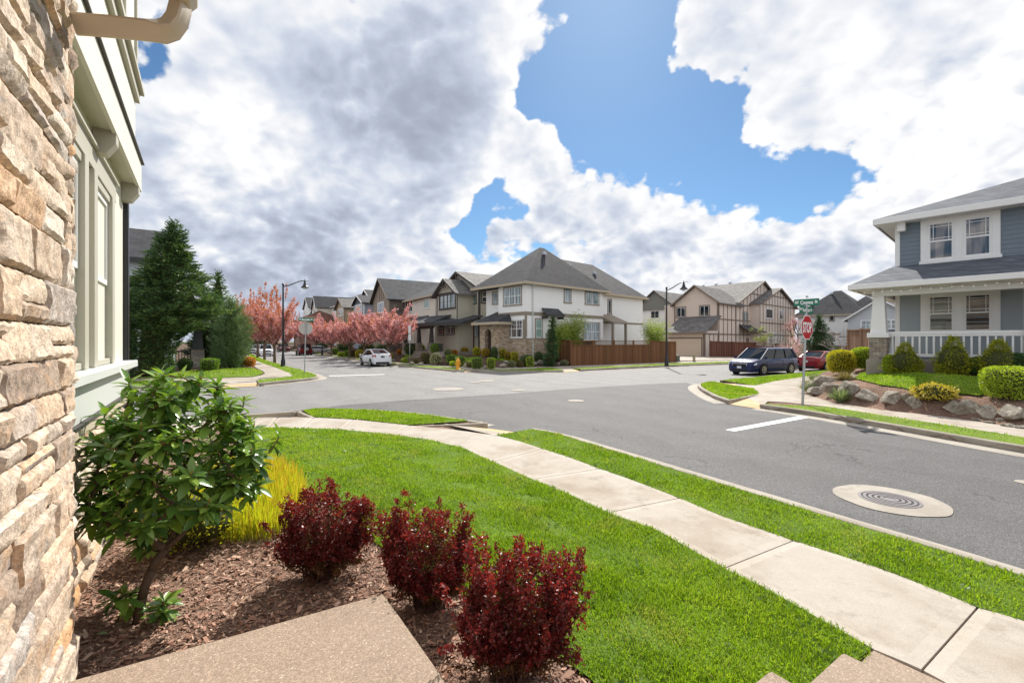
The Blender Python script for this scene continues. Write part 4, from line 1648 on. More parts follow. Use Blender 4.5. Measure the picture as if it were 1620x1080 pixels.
hip_roof(g, -9.5, -1.0, 7.0, 19.3, ev+.02, 3.85, .45, .15, ridge=((-5.2, 8.0), (-5.2, 15.6)))
g.build('roof', M['roof_grey'], o)
g = MB()
eave_box(g, xl, 0, 0, 10.6, ev+.05, .5, .2)
g.box(-1.0, -.48, 11.15, 19.8, ev-.18, ev+.02)
g.box(-9.5, -.48, 19.75, 19.81, ev-.18, ev+.02)
g.build('eave_gutter', M['eave_beige'], o)
g = MB()
g.tube([(.42, .6, ev-.1), (.10, .72, ev-.35), (.07, .75, ev-.6), (.07, .75, 0)], .055, 6)
g.build('downspout', M['grey_white'], o)
win(W1, 'y', 0, (797.5, 824.5, 455, 482), 3, 'dh', 'taupe', 'glass_blind')
win(W1, 'y', .9, (780, 788, 463, 480), 1, 'fixed', 'taupe', 'glass_blind')
win(W1, 'y', 0, (801, 826.5, 507, 533.5), 3, 'dh', 'white_trim', 'glass_curtain', mun=(2, 2))
win(W1, 'x', 0, (847.5, 857, 505, 534), 1, 'dh', 'taupe', 'glass_green')
win(W1, 'x', 0, (893, 902.5, 456, 478), 1, 'fixed', 'taupe', 'glass_blind')
win(W1, 'x', 0, (926, 946.5, 460, 481), 1, 'slide', 'taupe', 'glass_blind')
win(W1, 'x', 0, (923, 948, 511, 538), 2, 'dh', 'taupe', 'glass_blind')
win(W1, 'y', 10.6, (962.5, 967, 474, 496), 1, 'fixed', 'taupe', 'glass')
for (x0, x1) in ((794.5, 800), (827.5, 833)):
    a, z1 = W1.on(x0, 505, 'y', -.0)
    b_, z0 = W1.on(x1, 534, 'y', -.0)
    g = MB()
    g.box(a, b_, -.05, -.002, z0, z1)
    for k in range(12):
        zz = z0+.1+(z1-z0-.2)*k/12
        g.box(a+.05, b_-.05, -.062, -.05, zz, zz+.08)
    g.build('shutter', M['taupe'], o)
# stone entry with arch
g = MB()
ax0, _ = W1.on(767, 540, 'y', -1.2); ex0 = W1.on(759, 540, 'y', -1.2)[0]; ex1 = W1.on(790, 540, 'y', -1.2)[0]
ax1, _ = W1.on(777, 540, 'y', -1.2)
ey, eh = -1.2, 3.0
g.box(ex0, ax0, ey, ey+.35, -.3, eh)
g.box(ax1, ex1, ey, ey+.35, -.3, eh)
g.box(ex1-.35, ex1, ey+.35, .9, -.3, eh)
g.box(ex0, ex0+.35, ey+.35, .9, -.3, eh)
rad, cxm, zs = (ax1-ax0)/2, (ax0+ax1)/2, 2.0
nA = 8
for k in range(nA):
    t0, t1 = math.pi*k/nA, math.pi*(k+1)/nA
    xa, xb = cxm-rad*math.cos(t0), cxm-rad*math.cos(t1)
    g.slab([(xa, ey, zs+rad*math.sin(t0)), (xb, ey, zs+rad*math.sin(t1)), (xb, ey, eh), (xa, ey, eh)], (0, .35, 0))
g.build('stone_porch', M['stone_tan'], o)
g = MB()
g.box(ax0-.3, ax1+.3, -.35, -.3, -.1, 2.9)
g.build('entry_door', M['grey_door'], o)
g = MB()
g.slab([(ex0-.5, ey-.5, eh-.1), (ex1+.3, ey-.5, eh-.1), (ex1-.2, .9, 4.0), (ex0+.2, .9, 4.0)], (0, 0, .12))
g.slab([(ex1+.3, ey-.5, eh-.1), (ex1+.3, .9, eh-.1), (ex1-.2, .9, 4.0)], (0, 0, .12))
g.build('porch_roof', M['roof_dark'], o)
g = MB()
g.box(ex0-.55, ex1+.35, ey-.55, ey-.5, eh-.22, eh+.0)
g.box(ex1+.3, ex1+.36, ey-.5, .0, eh-.22, eh+.0)
g.build('porch_fascia', M['eave_beige'], o)
# side awning and patio cover
v0, zz = W1.on(861, 499, 'x', .3)
v1, _ = W1.on(887, 497, 'x', .3)
g = MB()
g.slab([(0, v0, 4.15), (.75, v0-.1, 3.55), (.75, v1+.1, 3.55), (0, v1, 4.15)], (0, 0, .1))
g.box(.02, .7, v0, v0+.1, 3.3, 3.52)
g.box(.02, .7, v1-.1, v1, 3.3, 3.52)
g.build('side_awning', M['roof_dark'], o)
g = MB()
g.slab([(-1.0, 10.7, 4.0), (1.1, 10.7, 3.1), (1.1, 13.4, 3.1), (-1.0, 13.4, 4.0)], (0, 0, .14))
g.build('patio_roof', M['taupe'], o)
for yy in (10.9, 13.1):
    g = MB()
    g.box(.75, .95, yy, yy+.2, 0, 3.15)
    g.build('patio_post', M['taupe'], o)
vents(W1, [(-2.3, 4.6, ev+3.25), (-3.6, 9.6, ev+2.9), (-3.4, 13.6, ev+2.45)])

# ---- khaki craftsman house with porch
W2 = House('craftsman_house', 'khaki craftsman house with two front gables, charcoal trim and a dark covered porch', (-3.32, 46.0, .75), math.atan2(-.80, .60))
o = W2.o


def block(Hs, pxl, pxr, ye, pk, c, depth, wall, roof, trim, z0=0.0, gable=None, ov=.4, seal=None):
    """a front-gabled volume: edges and eave / ridge rows in photo pixels on the plane y=c"""
    a0, zl = Hs.on(pxl, ye, 'y', c)
    a1, zr = Hs.on(pxr, ye, 'y', c)
    am = (a0+a1)/2
    _, z1 = Hs.on((pxl+pxr)/2, ye, 'y', c)
    # the ridge stands over the middle of the front
    d = Hs.world(am, c)
    z2 = H+(CY-pk)/F*d.y-Hs.loc.z
    h = z2-z1
    return (a0, a1, z1, h)


B1 = block(W2, 691, 724, 465, 443.5, -1.9, 4, None, None, None)
B2 = block(W2, 699, 758, 459.5, 432, 0.0, 10, None, None, None)
g = MB()
gable_wall(g, B1[0], B1[1], -1.9, 3.0, B1[2], B1[3]-.05)
g.box(B1[0]+.002, B1[1]-.002, -1.7, 1.0, 3.0, B1[2])
g.box(-9.6, 0, .001, 10, 0, B2[2])
gable_wall(g, B2[0], B2[1], 0.0, 3.0, B2[2], B2[3]-.05)
g.build('wall', M['sage_lap'], o)
g = MB()
gable_roof(g, B1[0], B1[1], -1.9, 3.5, B1[2], B1[3], 'y', .45)
gable_roof(g, B2[0], B2[1], 0, 10, B2[2], B2[3], 'y', .45)
g.build('roof', M['roof_light'], o)
g = MB()
rakes(g, B1[0], B1[1], -1.9, B1[2], B1[3], .45, ov_end=.45)
rakes(g, B2[0], B2[1], 0, B2[2], B2[3], .45, ov_end=.45)
for x in (B1[0]+.0, B1[1]-.16):
    g.box(x, x+.16, -1.93, -1.9, 3.2, B1[2])
g.box(-.16, .02, -.03, .16, 0, B2[2])
g.box(B1[0], B1[1], -1.95, -1.9, B1[2]-.1, B1[2]+.16)
g.box(B1[1], B2[1], -.05, 0, B2[2]-.1, B2[2]+.16)
g.box(B2[1]+.35, B2[1]+.5, -.4, 10.3, B2[2]-.5, B2[2]-.28)
g.build('trim', M['dark_trim'], o)
win(W2, 'y', -1.9, (696, 720, 466.5, 487.5), 4, 'fixed', 'dark_trim', 'glass_blind', .14, 'dark_trim', mun=(1, 2))
win(W2, 'y', 0, (741, 753, 463.5, 479.5), 1, 'slide', 'dark_trim', 'glass_green', .14)
win(W2, 'x', 0, (763, 771.5, 462, 478), 1, 'dh', 'dark_trim', 'glass', .14)
g = MB()
p0, p1 = -9.9, .2
py = -4.2
g.slab([(p0, py, 3.05), (p1-2.6, py, 3.05), (p1-2.6, -1.8, 3.95), (p0+.6, -1.8, 3.95)], (0, 0, .15))
g.slab([(p1-2.6, py, 3.05), (p1+.4, -2.4, 3.05), (p1+.4, .1, 3.75), (p1-2.6, -.0, 3.95)], (0, 0, .15))
g.slab([(p0, py, 3.05), (p0+.6, -1.8, 3.95), (p0+.6, 1, 3.95), (p0, 1, 3.05)], (0, 0, .15))
g.build('porch_roof', M['roof_dark'], o)
g = MB()
g.box(p0, p1-2.6, py-.06, py, 2.85, 3.12)
g.bar((p1-2.6, py-.03, 2.98), (p1+.4, -2.43, 2.98), .07, .27)
g.box(p0+.3, p1-2.8, py+.25, py+.5, 2.6, 2.95)
g.build('porch_fascia', M['dark_trim'], o)
for x in (-9.4, -5.9, -3.0):
    g = MB()
    g.add([(x-.2, py+.2, 1.15), (x+.2, py+.2, 1.15), (x+.2, py+.6, 1.15), (x-.2, py+.6, 1.15), (x-.13, py+.27, 2.6), (x+.13, py+.27, 2.6), (x+.13, py+.53, 2.6), (x-.13, py+.53, 2.6)],
          [(0, 1, 5, 4), (1, 2, 6, 5), (2, 3, 7, 6), (3, 0, 4, 7), (4, 5, 6, 7)])
    g.build('porch_post', M['dark_trim'], o)
for x in (-9.4, -5.9, -3.0):
    g = MB()
    g.box(x-.28, x+.28, py+.12, py+.68, -.5, 1.15)
    g.build('stone_pier', M['stone_grey'], o)
for xa, xb in ((-9.1, -6.2), (-2.7, -.6)):
    g = MB()
    g.box(xa, xb, py+.36, py+.44, 1.0, 1.08)
    g.box(xa, xb, py+.36, py+.44, .32, .40)
    k = xa
    while k < xb:
        g.box(k, k+.04, py+.38, py+.42, .4, 1.0)
        k += .13
    g.build('railing', M['dark_trim'], o)
g = MB()
g.box(-9.7, .3, py+.05, -.02, -.6, .28)
g.build('porch_floor', M['plinth'], o)
for k in range(4):
    g = MB()
    g.box(-5.2, -3.4, py-.35*(4-k)+.05, py-.35*(3-k)+.05, -.75, .28-.17*(4-k))
    g.build('porch_step', M['plinth'], o)
win(W2, 'y', -1.9, (694, 702, 509, 529), 1, 'dh', 'dark_trim', 'glass_curtain', .1)
win(W2, 'y', -1.9, (707.5, 718.5, 507, 528), 2, 'dh', 'dark_trim', 'glass_curtain', .1)
a, z1 = W2.on(744.5, 513.5, 'y', 0)
b_, _ = W2.on(750.5, 530, 'y', 0)
g = MB(); g.box(a, b_, -.08, -.004, .3, z1)
g.build('front_door', M['red_door'], o)
win(W2, 'y', 0, (739, 743, 514, 532), 1, 'fixed', 'dark_trim', 'glass_blind', .06)
win(W2, 'y', 0, (752, 756, 514, 532), 1, 'fixed', 'dark_trim', 'glass_blind', .06)
g = MB()
g.box(B1[0]+.003, B1[1]-.003, -1.88, .9, .2, 3.0)
g.build('porch_wall', M['sage_lap2'], o)
for cx_, yy, zt in (((B1[0]+B1[1])/2, -1.9, B1[2]+B1[3]), ((B2[0]+B2[1])/2, 0, B2[2]+B2[3])):
    g = MB()
    g.bar((cx_, yy-.42, zt-.05), (cx_, yy-.42, zt-.75), .12, .12)
    g.bar((cx_-.55, yy-.42, zt-.75), (cx_+.55, yy-.42, zt-.75), .10, .12)
    g.build('gable_bracket', M['dark_trim'], o)
vents(W2, [(-2.6, 4.5, B2[2]+B2[3]-.6), (-2.4, 8.5, B2[2]+B2[3]-.55), (-1.0, 5.5, B2[2]+1.0)])


# ---- the row beyond, each house a front-gabled or hipped volume set along the street
def street_y(px):
    q = (px-CX)/F
    return 24.84/(q+.627)


AR = math.atan2(-.847, .531)


def row_house(name, label, pxr, z, parts, roof, trim, wins, extra=None, dY=0.0, hips=()):
    Y = street_y(pxr)+dY
    Hs = House(name, label, ((pxr-CX)/F*Y, Y, z), AR)
    out = []
    R_ = MB()
    T_ = MB()
    walls = {}
    for (pl, pr, ye, pk, c, depth, wm) in parts:
        B = block(Hs, pl, pr, ye, pk, c, depth, None, None, None)
        w = walls.setdefault(wm, MB())
        gable_wall(w, B[0], B[1], c, -.5, B[2], B[3]-.05)
        w.box(B[0]+.002, B[1]-.002, c+.2, c+depth, -.5, B[2]+.02)
        gable_roof(R_, B[0], B[1], c, c+depth, B[2], B[3], 'y', .45)
        rakes(T_, B[0], B[1], c, B[2], B[3], .45, ov_end=.45)
        T_.box(B[0]-.02, B[0]+.14, c-.025, c+.1, -.3, B[2]-.1)
        T_.box(B[1]-.14, B[1]+.02, c-.025, c+.1, -.3, B[2]-.1)
        out.append(B)
    for (pl, pr, ye, pk, c, depth, wm) in hips:
        B = block(Hs, pl, pr, ye, pk, c, depth, None, None, None)
        w = walls.setdefault(wm, MB())
        w.box(B[0], B[1], c, c+depth, -.5, B[2]+.02)
        hip_roof(R_, B[0], B[1], c, c+depth, B[2]+.06, B[3]*.95, .5)
        eave_box(T_, B[0], B[1], c, c+depth, B[2]+.06, .5)
        out.append(B)
    for wm, w in walls.items():
        w.build('wall', M[wm], Hs.o)
    R_.build('roof', M[roof], Hs.o)
    T_.build('trim', M[trim], Hs.o)
    for (c, r, n, st, tr, gl) in wins:
        win(Hs, 'y', c, r, n, st, tr, gl, .12)
    # entry porch in front
    if extra:
        for (xa, xb, zt, mt) in extra:
            a, _ = Hs.on(xa, 520, 'y', -2.2)
            b_, _ = Hs.on(xb, 520, 'y', -2.2)
            g = MB()
            g.slab([(a, -2.2, zt), (b_, -2.2, zt), (b_-.2, 0, zt+.8), (a+.2, 0, zt+.8)], (0, 0, .15))
            g.build('porch_roof', M[roof], Hs.o)
            for q in (a+.25, b_-.25):
                g = MB()
                g.box(q-.12, q+.12, -2.0, -1.76, -.5, zt)
                g.build('porch_post', M[mt], Hs.o)
    return Hs, out


ROW = 'houses along the cherry street'
W3, b3 = row_house('gabled_house', 'cream stucco house with a broad grey hip roof, left of the khaki craftsman house', 690, .9, [], 'roof_grey', 'eave_beige',
          [(0, (642, 652.5, 477, 493), 3, 'dh', 'white_trim', 'glass'), (0.0, (671, 679, 473.5, 487), 1, 'slide', 'white_trim', 'glass_green'), (0, (640, 650, 512, 528), 2, 'dh', 'white_trim', 'glass')],
          [(634, 652, 3.4, 'beige_wall')], hips=[(631, 690, 473, 425, 0, 15, 'beige_wall')])
W3.o['group'] = ROW
g = MB(); g.box(b3[0][0]-.03, b3[0][1]+.03, -.04, 6, 3.5, 3.72); g.build('belt_trim', M['taupe'], W3.o)
W4, b4 = row_house('gabled_house', 'tall brown house with a steep dark front gable and stone side wall', 634, 1.2,
          [(590, 616, 474.5, 442, -2.2, 13, 'brown_wall'), (619, 633.5, 476, 456, -.4, 9, 'brown_wall')], 'roof_dark', 'timber',
          [(-2.2, (598, 607, 479, 494), 3, 'dh', 'white_trim', 'glass_blind'), (-.4, (625, 631, 477, 487), 2, 'dh', 'white_trim', 'glass')], [(606, 632, 3.2, 'stone_brown')])
W4.o['group'] = ROW
g = MB(); g.box(b4[0][1]+.0, b4[0][1]+.06, -2.1, 3, -.5, b4[0][2]-.3); g.build('stone_side', M['stone_brown'], W4.o)
for pxm in (600.5, 603.5, 606.5):
    a, _ = W4.on(pxm, 465, 'y', -2.22)
    g = MB(); g.box(a-.07, a+.07, -2.25, -2.2, b4[0][2]+.05, b4[0][2]+b4[0][3]*(1-abs(a-(b4[0][0]+b4[0][1])/2)/((b4[0][1]-b4[0][0])/2))-.25); g.build('batten', M['timber'], W4.o)
W5, b5 = row_house('gabled_house', 'blue-grey house with two slate-blue front gables and white windows, left of the tall brown house', 592, 1.3,
          [(560, 575.5, 480.5, 468, -2.0, 9, 'bluegrey'), (569, 591, 480, 459.5, 0, 12, 'bluegrey')], 'roof_grey', 'white_trim',
          [(-2.0, (562, 573, 483, 494), 4, 'dh', 'white_trim', 'glass_blind'), (0, (584, 589, 482, 492), 2, 'dh', 'white_trim', 'glass')], [(560, 590, 3.2, 'white_trim')])
W5.o['group'] = ROW
g = MB(); _B = b5[0]; g.slab([(_B[0]+.4, -2.05, _B[2]+.1), (_B[1]-.4, -2.05, _B[2]+.1), ((_B[0]+_B[1])/2, -2.05, _B[2]+_B[3]-.4)], (0, .05, 0)); g.build('gable_panel', M['bluegrey_d'], W5.o)
W6, b6 = row_house('gabled_house', 'house with a tan gable and red brick side wall, left of the blue-grey house', 561, 1.4,
          [(532, 545, 487.5, 473, -2.2, 9, 'tan_gable')], 'roof_light', 'timber', [(-2.2, (536, 543, 488.5, 499), 3, 'dh', 'white_trim', 'glass')], [(532, 558, 3.2, 'taupe')],
          hips=[(543, 561, 485, 455, 0, 14, 'brick')])
W6.o['group'] = ROW
W7, b7 = row_house('gabled_house', 'white house with a long slate roof, right of the grey stop sign back', 533, 1.5,
          [(494.5, 501, 486, 469, -2.0, 22, 'beige_wall')], 'roof_grey', 'white_trim', [(-2, (496, 500, 492, 501), 2, 'dh', 'white_trim', 'glass')], None,
          hips=[(508, 533, 488, 462, 1.5, 16, 'w_white')])
W7.o['group'] = ROW
win(W7, 'y', 1.5, (512, 518, 491, 503), 2, 'dh', 'white_trim', 'glass')
W8, b8 = row_house('gabled_house', 'farthest slate-roofed house of the row, above the street sign', 497, 1.6,
          [(481, 489, 487, 471, -1.0, 26, 'w_white')], 'roof_grey', 'white_trim', [(-1, (482, 486, 493, 502), 2, 'dh', 'white_trim', 'glass')], None)
W8.o['group'] = ROW
M['red_roof'] = shingle_mat('roof_redbrown', (0.16, 0.07, 0.05))
_Y = 112.0
RH = House('red_roofed_house', 'house with a reddish brown roof seen through the blossom behind the left street lamp', ((470-CX)/F*_Y, _Y, 1.0), AR)
g = MB(); g.box(-6, 4, 0, 10, -1, 6.2); g.build('wall', M['brick'], RH.o)
g = MB(); hip_roof(g, -6, 4, 0, 10, 6.2, 2.6, .5, ridge=((-3, 5), (1, 5))); g.build('roof', M['red_roof'], RH.o)
win(RH, 'y', 0, (-4.5, -3.2, 5.2, 3.9), 2, 'dh', 'white_trim', 'glass', px=False)
win(RH, 'y', 0, (.5, 1.8, 5.2, 3.9), 2, 'dh', 'white_trim', 'glass', px=False)

# ---- half-timbered house with the garage
TH = House('half_timbered_house', 'rosy beige house with brown half-timbering, two-car garage and three gables', (24.9, 59.0, .12), AW)
o = TH.o
gw, _ = TH.on(1057, 540, 'y', 0)
v1, zt = TH.on(1136, 501, 'x', 0)
_, ztop = TH.on(1136, 477, 'x', 0)
_, zpk = TH.on(1096, 453, 'y', v1)
vE, _ = TH.on(1172, 500, 'x', 0)
g = MB()
g.box(gw, 0, 0, v1, -.4, 3.35)
g.build('garage_wall', M['pink_panel'], o)
g = MB()
gable_wall(g, gw-1.3, 0, v1, 3.3, ztop, zpk-ztop-.1)
g.box(gw-1.298, -.002, v1+.2, v1+7, 0, ztop)
g.build('gable_end_wall', M['pink_wall'], o)
g = MB()
g.box(-8, .002, v1+.2, vE+6, -.4, ztop)
# big cross gables facing right
y0g = TH.on(1164, 480, 'x', 0)[0]; y1g = 2*TH.on(1206, 446, 'x', 0)[0]-y0g
zb = TH.on(1206, 446, 'x', 0)[1]
g.slab([(.004, y0g, 0), (.004, y1g, 0), (.004, y1g, ztop), (.004, (y0g+y1g)/2, zb-.15), (.004, y0g, ztop)], (-.2, 0, 0))
y2g, y3g = TH.on(1202, 480, 'x', 1.4)[0], TH.on(1258, 489, 'x', 1.4)[0]
z3e = TH.on(1230, 484, 'x', 1.4)[1]
z3p = TH.on(1231, 457, 'x', 1.4)[1]
g.slab([(1.4, y2g, -.4), (1.4, y3g, -.4), (1.4, y3g, z3e), (1.4, (y2g+y3g)/2, z3p-.12), (1.4, y2g, z3e)], (-.2, 0, 0))
g.box(-8, 1.2, y2g, y3g, -.4, z3e)
g.build('timbered_wall', M['pink_panel'], o)
g = MB()
g.slab([(gw-.4, -.55, 2.98), (.45, -.55, 2.98), (.45, v1, zt), (gw-.4, v1, zt)], (0, 0, .16))
gable_roof(g, gw-1.3, 0, v1, v1+8, ztop, zpk-ztop, 'y', .45)
gable_roof(g, -9, .0, y0g, y1g, ztop, zb-ztop, 'x', .4)
gable_roof(g, -9, 1.4, y2g, y3g, z3e, z3p-z3e, 'x', .4)
g.build('roof', M['roof_light'], o)
g = MB()
rakes(g, gw-1.3, 0, v1, ztop, zpk-ztop, .45, ov_end=.45)
g.box(gw-.42, .47, -.62, -.55, 2.90, 3.14)
g.box(-.16, .03, -.03, .16, 0, 3.0)
g.box(gw-1.33, gw-1.15, v1-.03, v1+.0, 3.3, ztop)
g.box(-.16, .025, v1-.03, v1+.16, zt-.3, ztop)
for (xx, a0, a1, ze, zp) in ((.004, y0g, y1g, ztop, zb), (1.4, y2g, y3g, z3e, z3p)):
    ym = (a0+a1)/2
    k = (zp-ze)/((a1-a0)/2)
    for e in (a0-.4, a1+.4):
        g.slab([(xx+.40, e, ze-.4*k-.08), (xx+.40, ym, zp-.08), (xx+.40, ym, zp+.17), (xx+.40, e, ze-.4*k+.17)], (.05, 0, 0))
g.build('barge_board', M['timber'], o)
g = MB()


def timbers(x, a0, a1, ze, zp, rails, step):
    ym, hw = (a0+a1)/2, (a1-a0)/2

    def top(y):
        return ze+(zp-ze)*max(0, 1-abs(y-ym)/hw)-.25 if zp > ze else ze
    y = a0
    while y < a1+.01:
        g.box(x, x+.045, min(y, a1-.12), min(y, a1-.12)+.12, -.3, top(min(y, a1-.06)+.06))
        y += step
    for z in rails:
        if z <= ze:
            g.box(x, x+.05, a0, a1, z, z+.16)
        else:
            f = (zp-z)/(zp-ze)*hw-.2
            g.box(x, x+.05, ym-f, ym+f, z, z+.16)


timbers(.006, .2, v1, 3.0, 3.0, (2.84,), 1.25)
timbers(.008, v1+.2, y0g-.02, ztop-.1, ztop-.1, (2.84, 4.9), 1.35)
timbers(.008, y0g, y1g, ztop, zb, (2.84, 4.9, ztop-.1, ztop+(zb-ztop)*.45), 1.35)
timbers(1.402, y2g, y3g, z3e, z3p, (2.84, 4.7, z3e-.1, z3e+(z3p-z3e)*.5), 1.25)
g.build('timbering', M['timber'], o)
a0, _ = TH.on(1060, 540, 'y', 0); a1, zdt = TH.on(1109.5, 533, 'y', 0)
g = MB()
for k in range(4):
    g.box(max(a0, gw+.2), a1, -.04, -.002, .03+.56*k, .03+.56*k+.545)
g.build('garage_door', M['garage'], o)
g = MB(); g.box(gw+.02, a1+.14, -.06, -.003, 2.29, 2.5); g.box(a1, a1+.14, -.055, -.003, 0, 2.29); g.build('door_casing', M['timber'], o)
win(TH, 'y', v1, (1071, 1084, 486.5, 501), 1, 'slide', 'timber', 'glass', .14)
win(TH, 'y', v1, (1107.5, 1121.5, 484, 499.5), 1, 'slide', 'timber', 'glass', .14)
win(TH, 'x', .004, (1175, 1183, 494, 510.5), 1, 'slide', 'timber', 'glass_blind', .1)
win(TH, 'x', 1.4, (1211.5, 1222, 489, 503), 1, 'slide', 'white_trim', 'glass', .1)
win(TH, 'x', 1.4, (1233, 1238, 491.5, 505), 1, 'fixed', 'white_trim', 'glass_curtain', .1)
win(TH, 'x', 1.4, (1216.5, 1229, 527, 543), 2, 'dh', 'white_trim', 'glass_blind', .1)
win(TH, 'x', 1.4, (1233, 1238, 527, 543), 1, 'dh', 'white_trim', 'glass', .1)
g = MB()
e0, e1 = TH.on(1178, 520, 'x', .8)[0], TH.on(1204, 516, 'x', .8)[0]
g.slab([(0, e0, 4.3), (1.5, e0-.2, 3.3), (1.5, e1, 3.3), (0, e1, 4.3)], (0, 0, .14))
g.build('entry_roof', M['roof_dark'], o)
g = MB(); g.box(-.0, .06, (e0+e1)/2-.5, (e0+e1)/2+.45, .2, 2.4); g.build('front_door', M['timber'], o)
vents(TH, [(-2.6, v1+2.0, ztop+1.2), (-1.4, v1+3.8, ztop+.6), (-4, y0g+2.6, zb-.75), (-6, y0g+2.6, zb-.75), (-2.0, y0g+2.9, zb-.65)])

# ---- houses glimpsed behind
UH = House('house_behind', 'grey board gable between the white corner house and the half-timbered house', (18.6, 78.0, .3), AW)
a0, a1 = UH.on(1005, 480)[0], UH.on(1059, 480)[0]
_, ze = UH.on(1040, 490)
g = MB(); g.box(a0, a1+6, 0, 9, -.5, ze); g.build('wall', M['w_white'], UH.o)
g = MB(); gable_wall(g, a0, a1+1.5, -.35, ze, ze+.1, 2.8); g.build('gable_wall', M['greyboard'], UH.o)
g = MB(); gable_roof(g, a0, a1+1.5, -.3, 9, ze+.1, 2.85, 'y', .5); g.build('roof', M['roof_light'], UH.o)
win(UH, 'y', 0, (1030, 1042.5, 492, 503), 1, 'slide', 'white_trim', 'glass')
VH = House('house_behind', 'white two-storey house with a broad grey hip roof behind the stop sign', ((1362-CX)/F*66, 66.0, .1), AW)
a0 = VH.on(1262, 500)[0]
_, ze = VH.on(1362, 497)
g = MB(); g.box(a0, 0, 0, 11, -.5, ze); g.box(0, 2.6, 1.5, 10, -.5, ze-.05); g.build('wall', M['w_white'], VH.o)
g = MB(); hip_roof(g, a0, 0, 0, 11, ze+.1, 3.9, .5, ridge=((a0+4, 4), (-3.2, 4.0)))
hip_roof(g, -3, 2.6, 1.5, 10, ze+.05, 2.9, .45)
g.build('roof', M['roof_grey'], VH.o)
g = MB(); eave_box(g, a0, 0, 0, 11, ze+.1, .5); g.build('eave_gutter', M['eave_beige'], VH.o)
g = MB(); g.box(a0-.03, .03, -.05, .0, 2.9, 3.15); g.build('belt_trim', M['taupe'], VH.o)
win(VH, 'y', 0, (1313, 1319, 499, 507.5), 1, 'fixed', 'taupe', 'glass')
win(VH, 'y', 1.5, (1366, 1376, 499, 510), 3, 'dh', 'white_trim', 'glass')
win(VH, 'y', 0, (1313, 1319.5, 527, 538), 1, 'dh', 'taupe', 'glass_curtain')
vents(VH, [(-4.3, 3.2, ze+3.5), (-7.6, 3.0, ze+3.2)])
XH = House('house_behind', 'grey gabled house farthest back, beyond the white hip-roofed house on the right', ((1384-CX)/F*92, 92.0, .0), AW)
g = MB(); gable_wall(g, -6, 4, 0, -.5, 6.6, 2.7); g.box(-5.998, 3.998, .2, 10, -.5, 6.6); g.build('wall', M['sage_lap'], XH.o)
g = MB(); gable_roof(g, -6, 4, 0, 12, 6.6, 2.75, 'y', .5); g.build('roof', M['roof_blue'], XH.o)
g = MB(); rakes(g, -6, 4, 0, 6.6, 2.75, .5, ov_end=.5); g.build('barge_board', M['white_trim'], XH.o)
win(XH, 'y', 0, (-3.4, -1.6, 5.4, 4.0), 2, 'dh', 'white_trim', 'glass', px=False)
YH = House('house_behind', 'blue-roofed house with white windows glimpsed past the porch post of the blue-grey house', ((1424-CX)/F*58, 58.0, .1), AW)
g = MB(); gable_wall(g, -5.5, 1.5, 0, -.5, 5.0, 2.4); g.box(-5.498, 5, .2, 9, -.5, 5.0); g.build('wall', M['grey_lap'], YH.o)
g = MB(); gable_roof(g, -5.5, 1.5, 0, 9, 5.0, 2.45, 'y', .5); g.slab([(-6, -2.2, 2.5), (3, -2.2, 2.5), (3, 0, 3.3), (-6, 0, 3.3)], (0, 0, .14)); g.build('roof', M['roof_blue'], YH.o)
g = MB(); rakes(g, -5.5, 1.5, 0, 5.0, 2.45, .5, ov_end=.5); g.build('barge_board', M['white_trim'], YH.o)
win(YH, 'y', 0, (-4.0, .2, 4.7, 3.6), 4, 'dh', 'white_trim', 'glass_blind', px=False)

# ---- grey house behind the tall conifer
CH = House('grey_house', 'pale grey house with black gutter and stone-footed porch post, behind the tall conifer', (-23.4, 31.0, .15), math.atan2(.56, .83))
o = CH.o
zc = CH.on(251, 410)[1]
g = MB(); gable_wall(g, 0, 0, 0, 0, 0, 0) if False else g.box(-11, 0, .0, 9, -.4, zc)
g.slab([(0, 0, zc), (0, 9, zc), (0, 4.5, zc+2.5)], (-.2, 0, 0))
g.build('wall', M['grey_lap'], o)
g = MB(); gable_roof(g, -11, .0, 0, 9, zc, 2.6, 'x', .45, ov_end=.3); g.build('roof', M['roof_grey'], o)
g = MB(); g.box(-11.4, .32, -.56, -.44, zc-.32, zc-.06); g.build('gutter', M['black_metal'], o)
win(CH, 'y', 0, (-3.4, -1.6, 2.5, 1.1), 2, 'dh', 'white_trim', 'glass', px=False)
# porch end with stone pier, black post and railing
pc = T(313, 581)
pl = to_local(CH, pc)
g = MB(); g.box(pl.x-.38, pl.x+.38, pl.y, pl.y+.72, -.3, 1.32); g.build('stone_pier', M['stone_grey'], o)
g = MB()
g.add([(pl.x-.32, pl.y+.06, 1.40), (pl.x+.32, pl.y+.06, 1.40), (pl.x+.32, pl.y+.66, 1.40), (pl.x-.32, pl.y+.66, 1.40), (pl.x-.2, pl.y+.16, 3.0), (pl.x+.2, pl.y+.16, 3.0), (pl.x+.2, pl.y+.56, 3.0), (pl.x-.2, pl.y+.56, 3.0)],
      [(0, 1, 5, 4), (1, 2, 6, 5), (2, 3, 7, 6), (3, 0, 4, 7), (4, 5, 6, 7), (3, 2, 1, 0)])
g.box(pl.x-.45, pl.x+.45, pl.y-.06, pl.y+.78, 1.32, 1.40)
g.build('porch_post', M['black_metal'], o)
g = MB()
g.box(pl.x-3.6, pl.x-.3, pl.y+.3, pl.y+.4, 1.15, 1.25)
g.box(pl.x-3.6, pl.x-.3, pl.y+.3, pl.y+.4, .30, .38)
k = pl.x-3.5
while k < pl.x-.35:
    g.box(k, k+.05, pl.y+.32, pl.y+.38, .38, 1.15)
    k += .17
g.build('railing', M['black_metal'], o)
g = MB(); g.box(pl.x-3.7, pl.x+.35, pl.y+.1, pl.y+4, -.4, .18); g.build('porch_floor', M['plinth'], o)
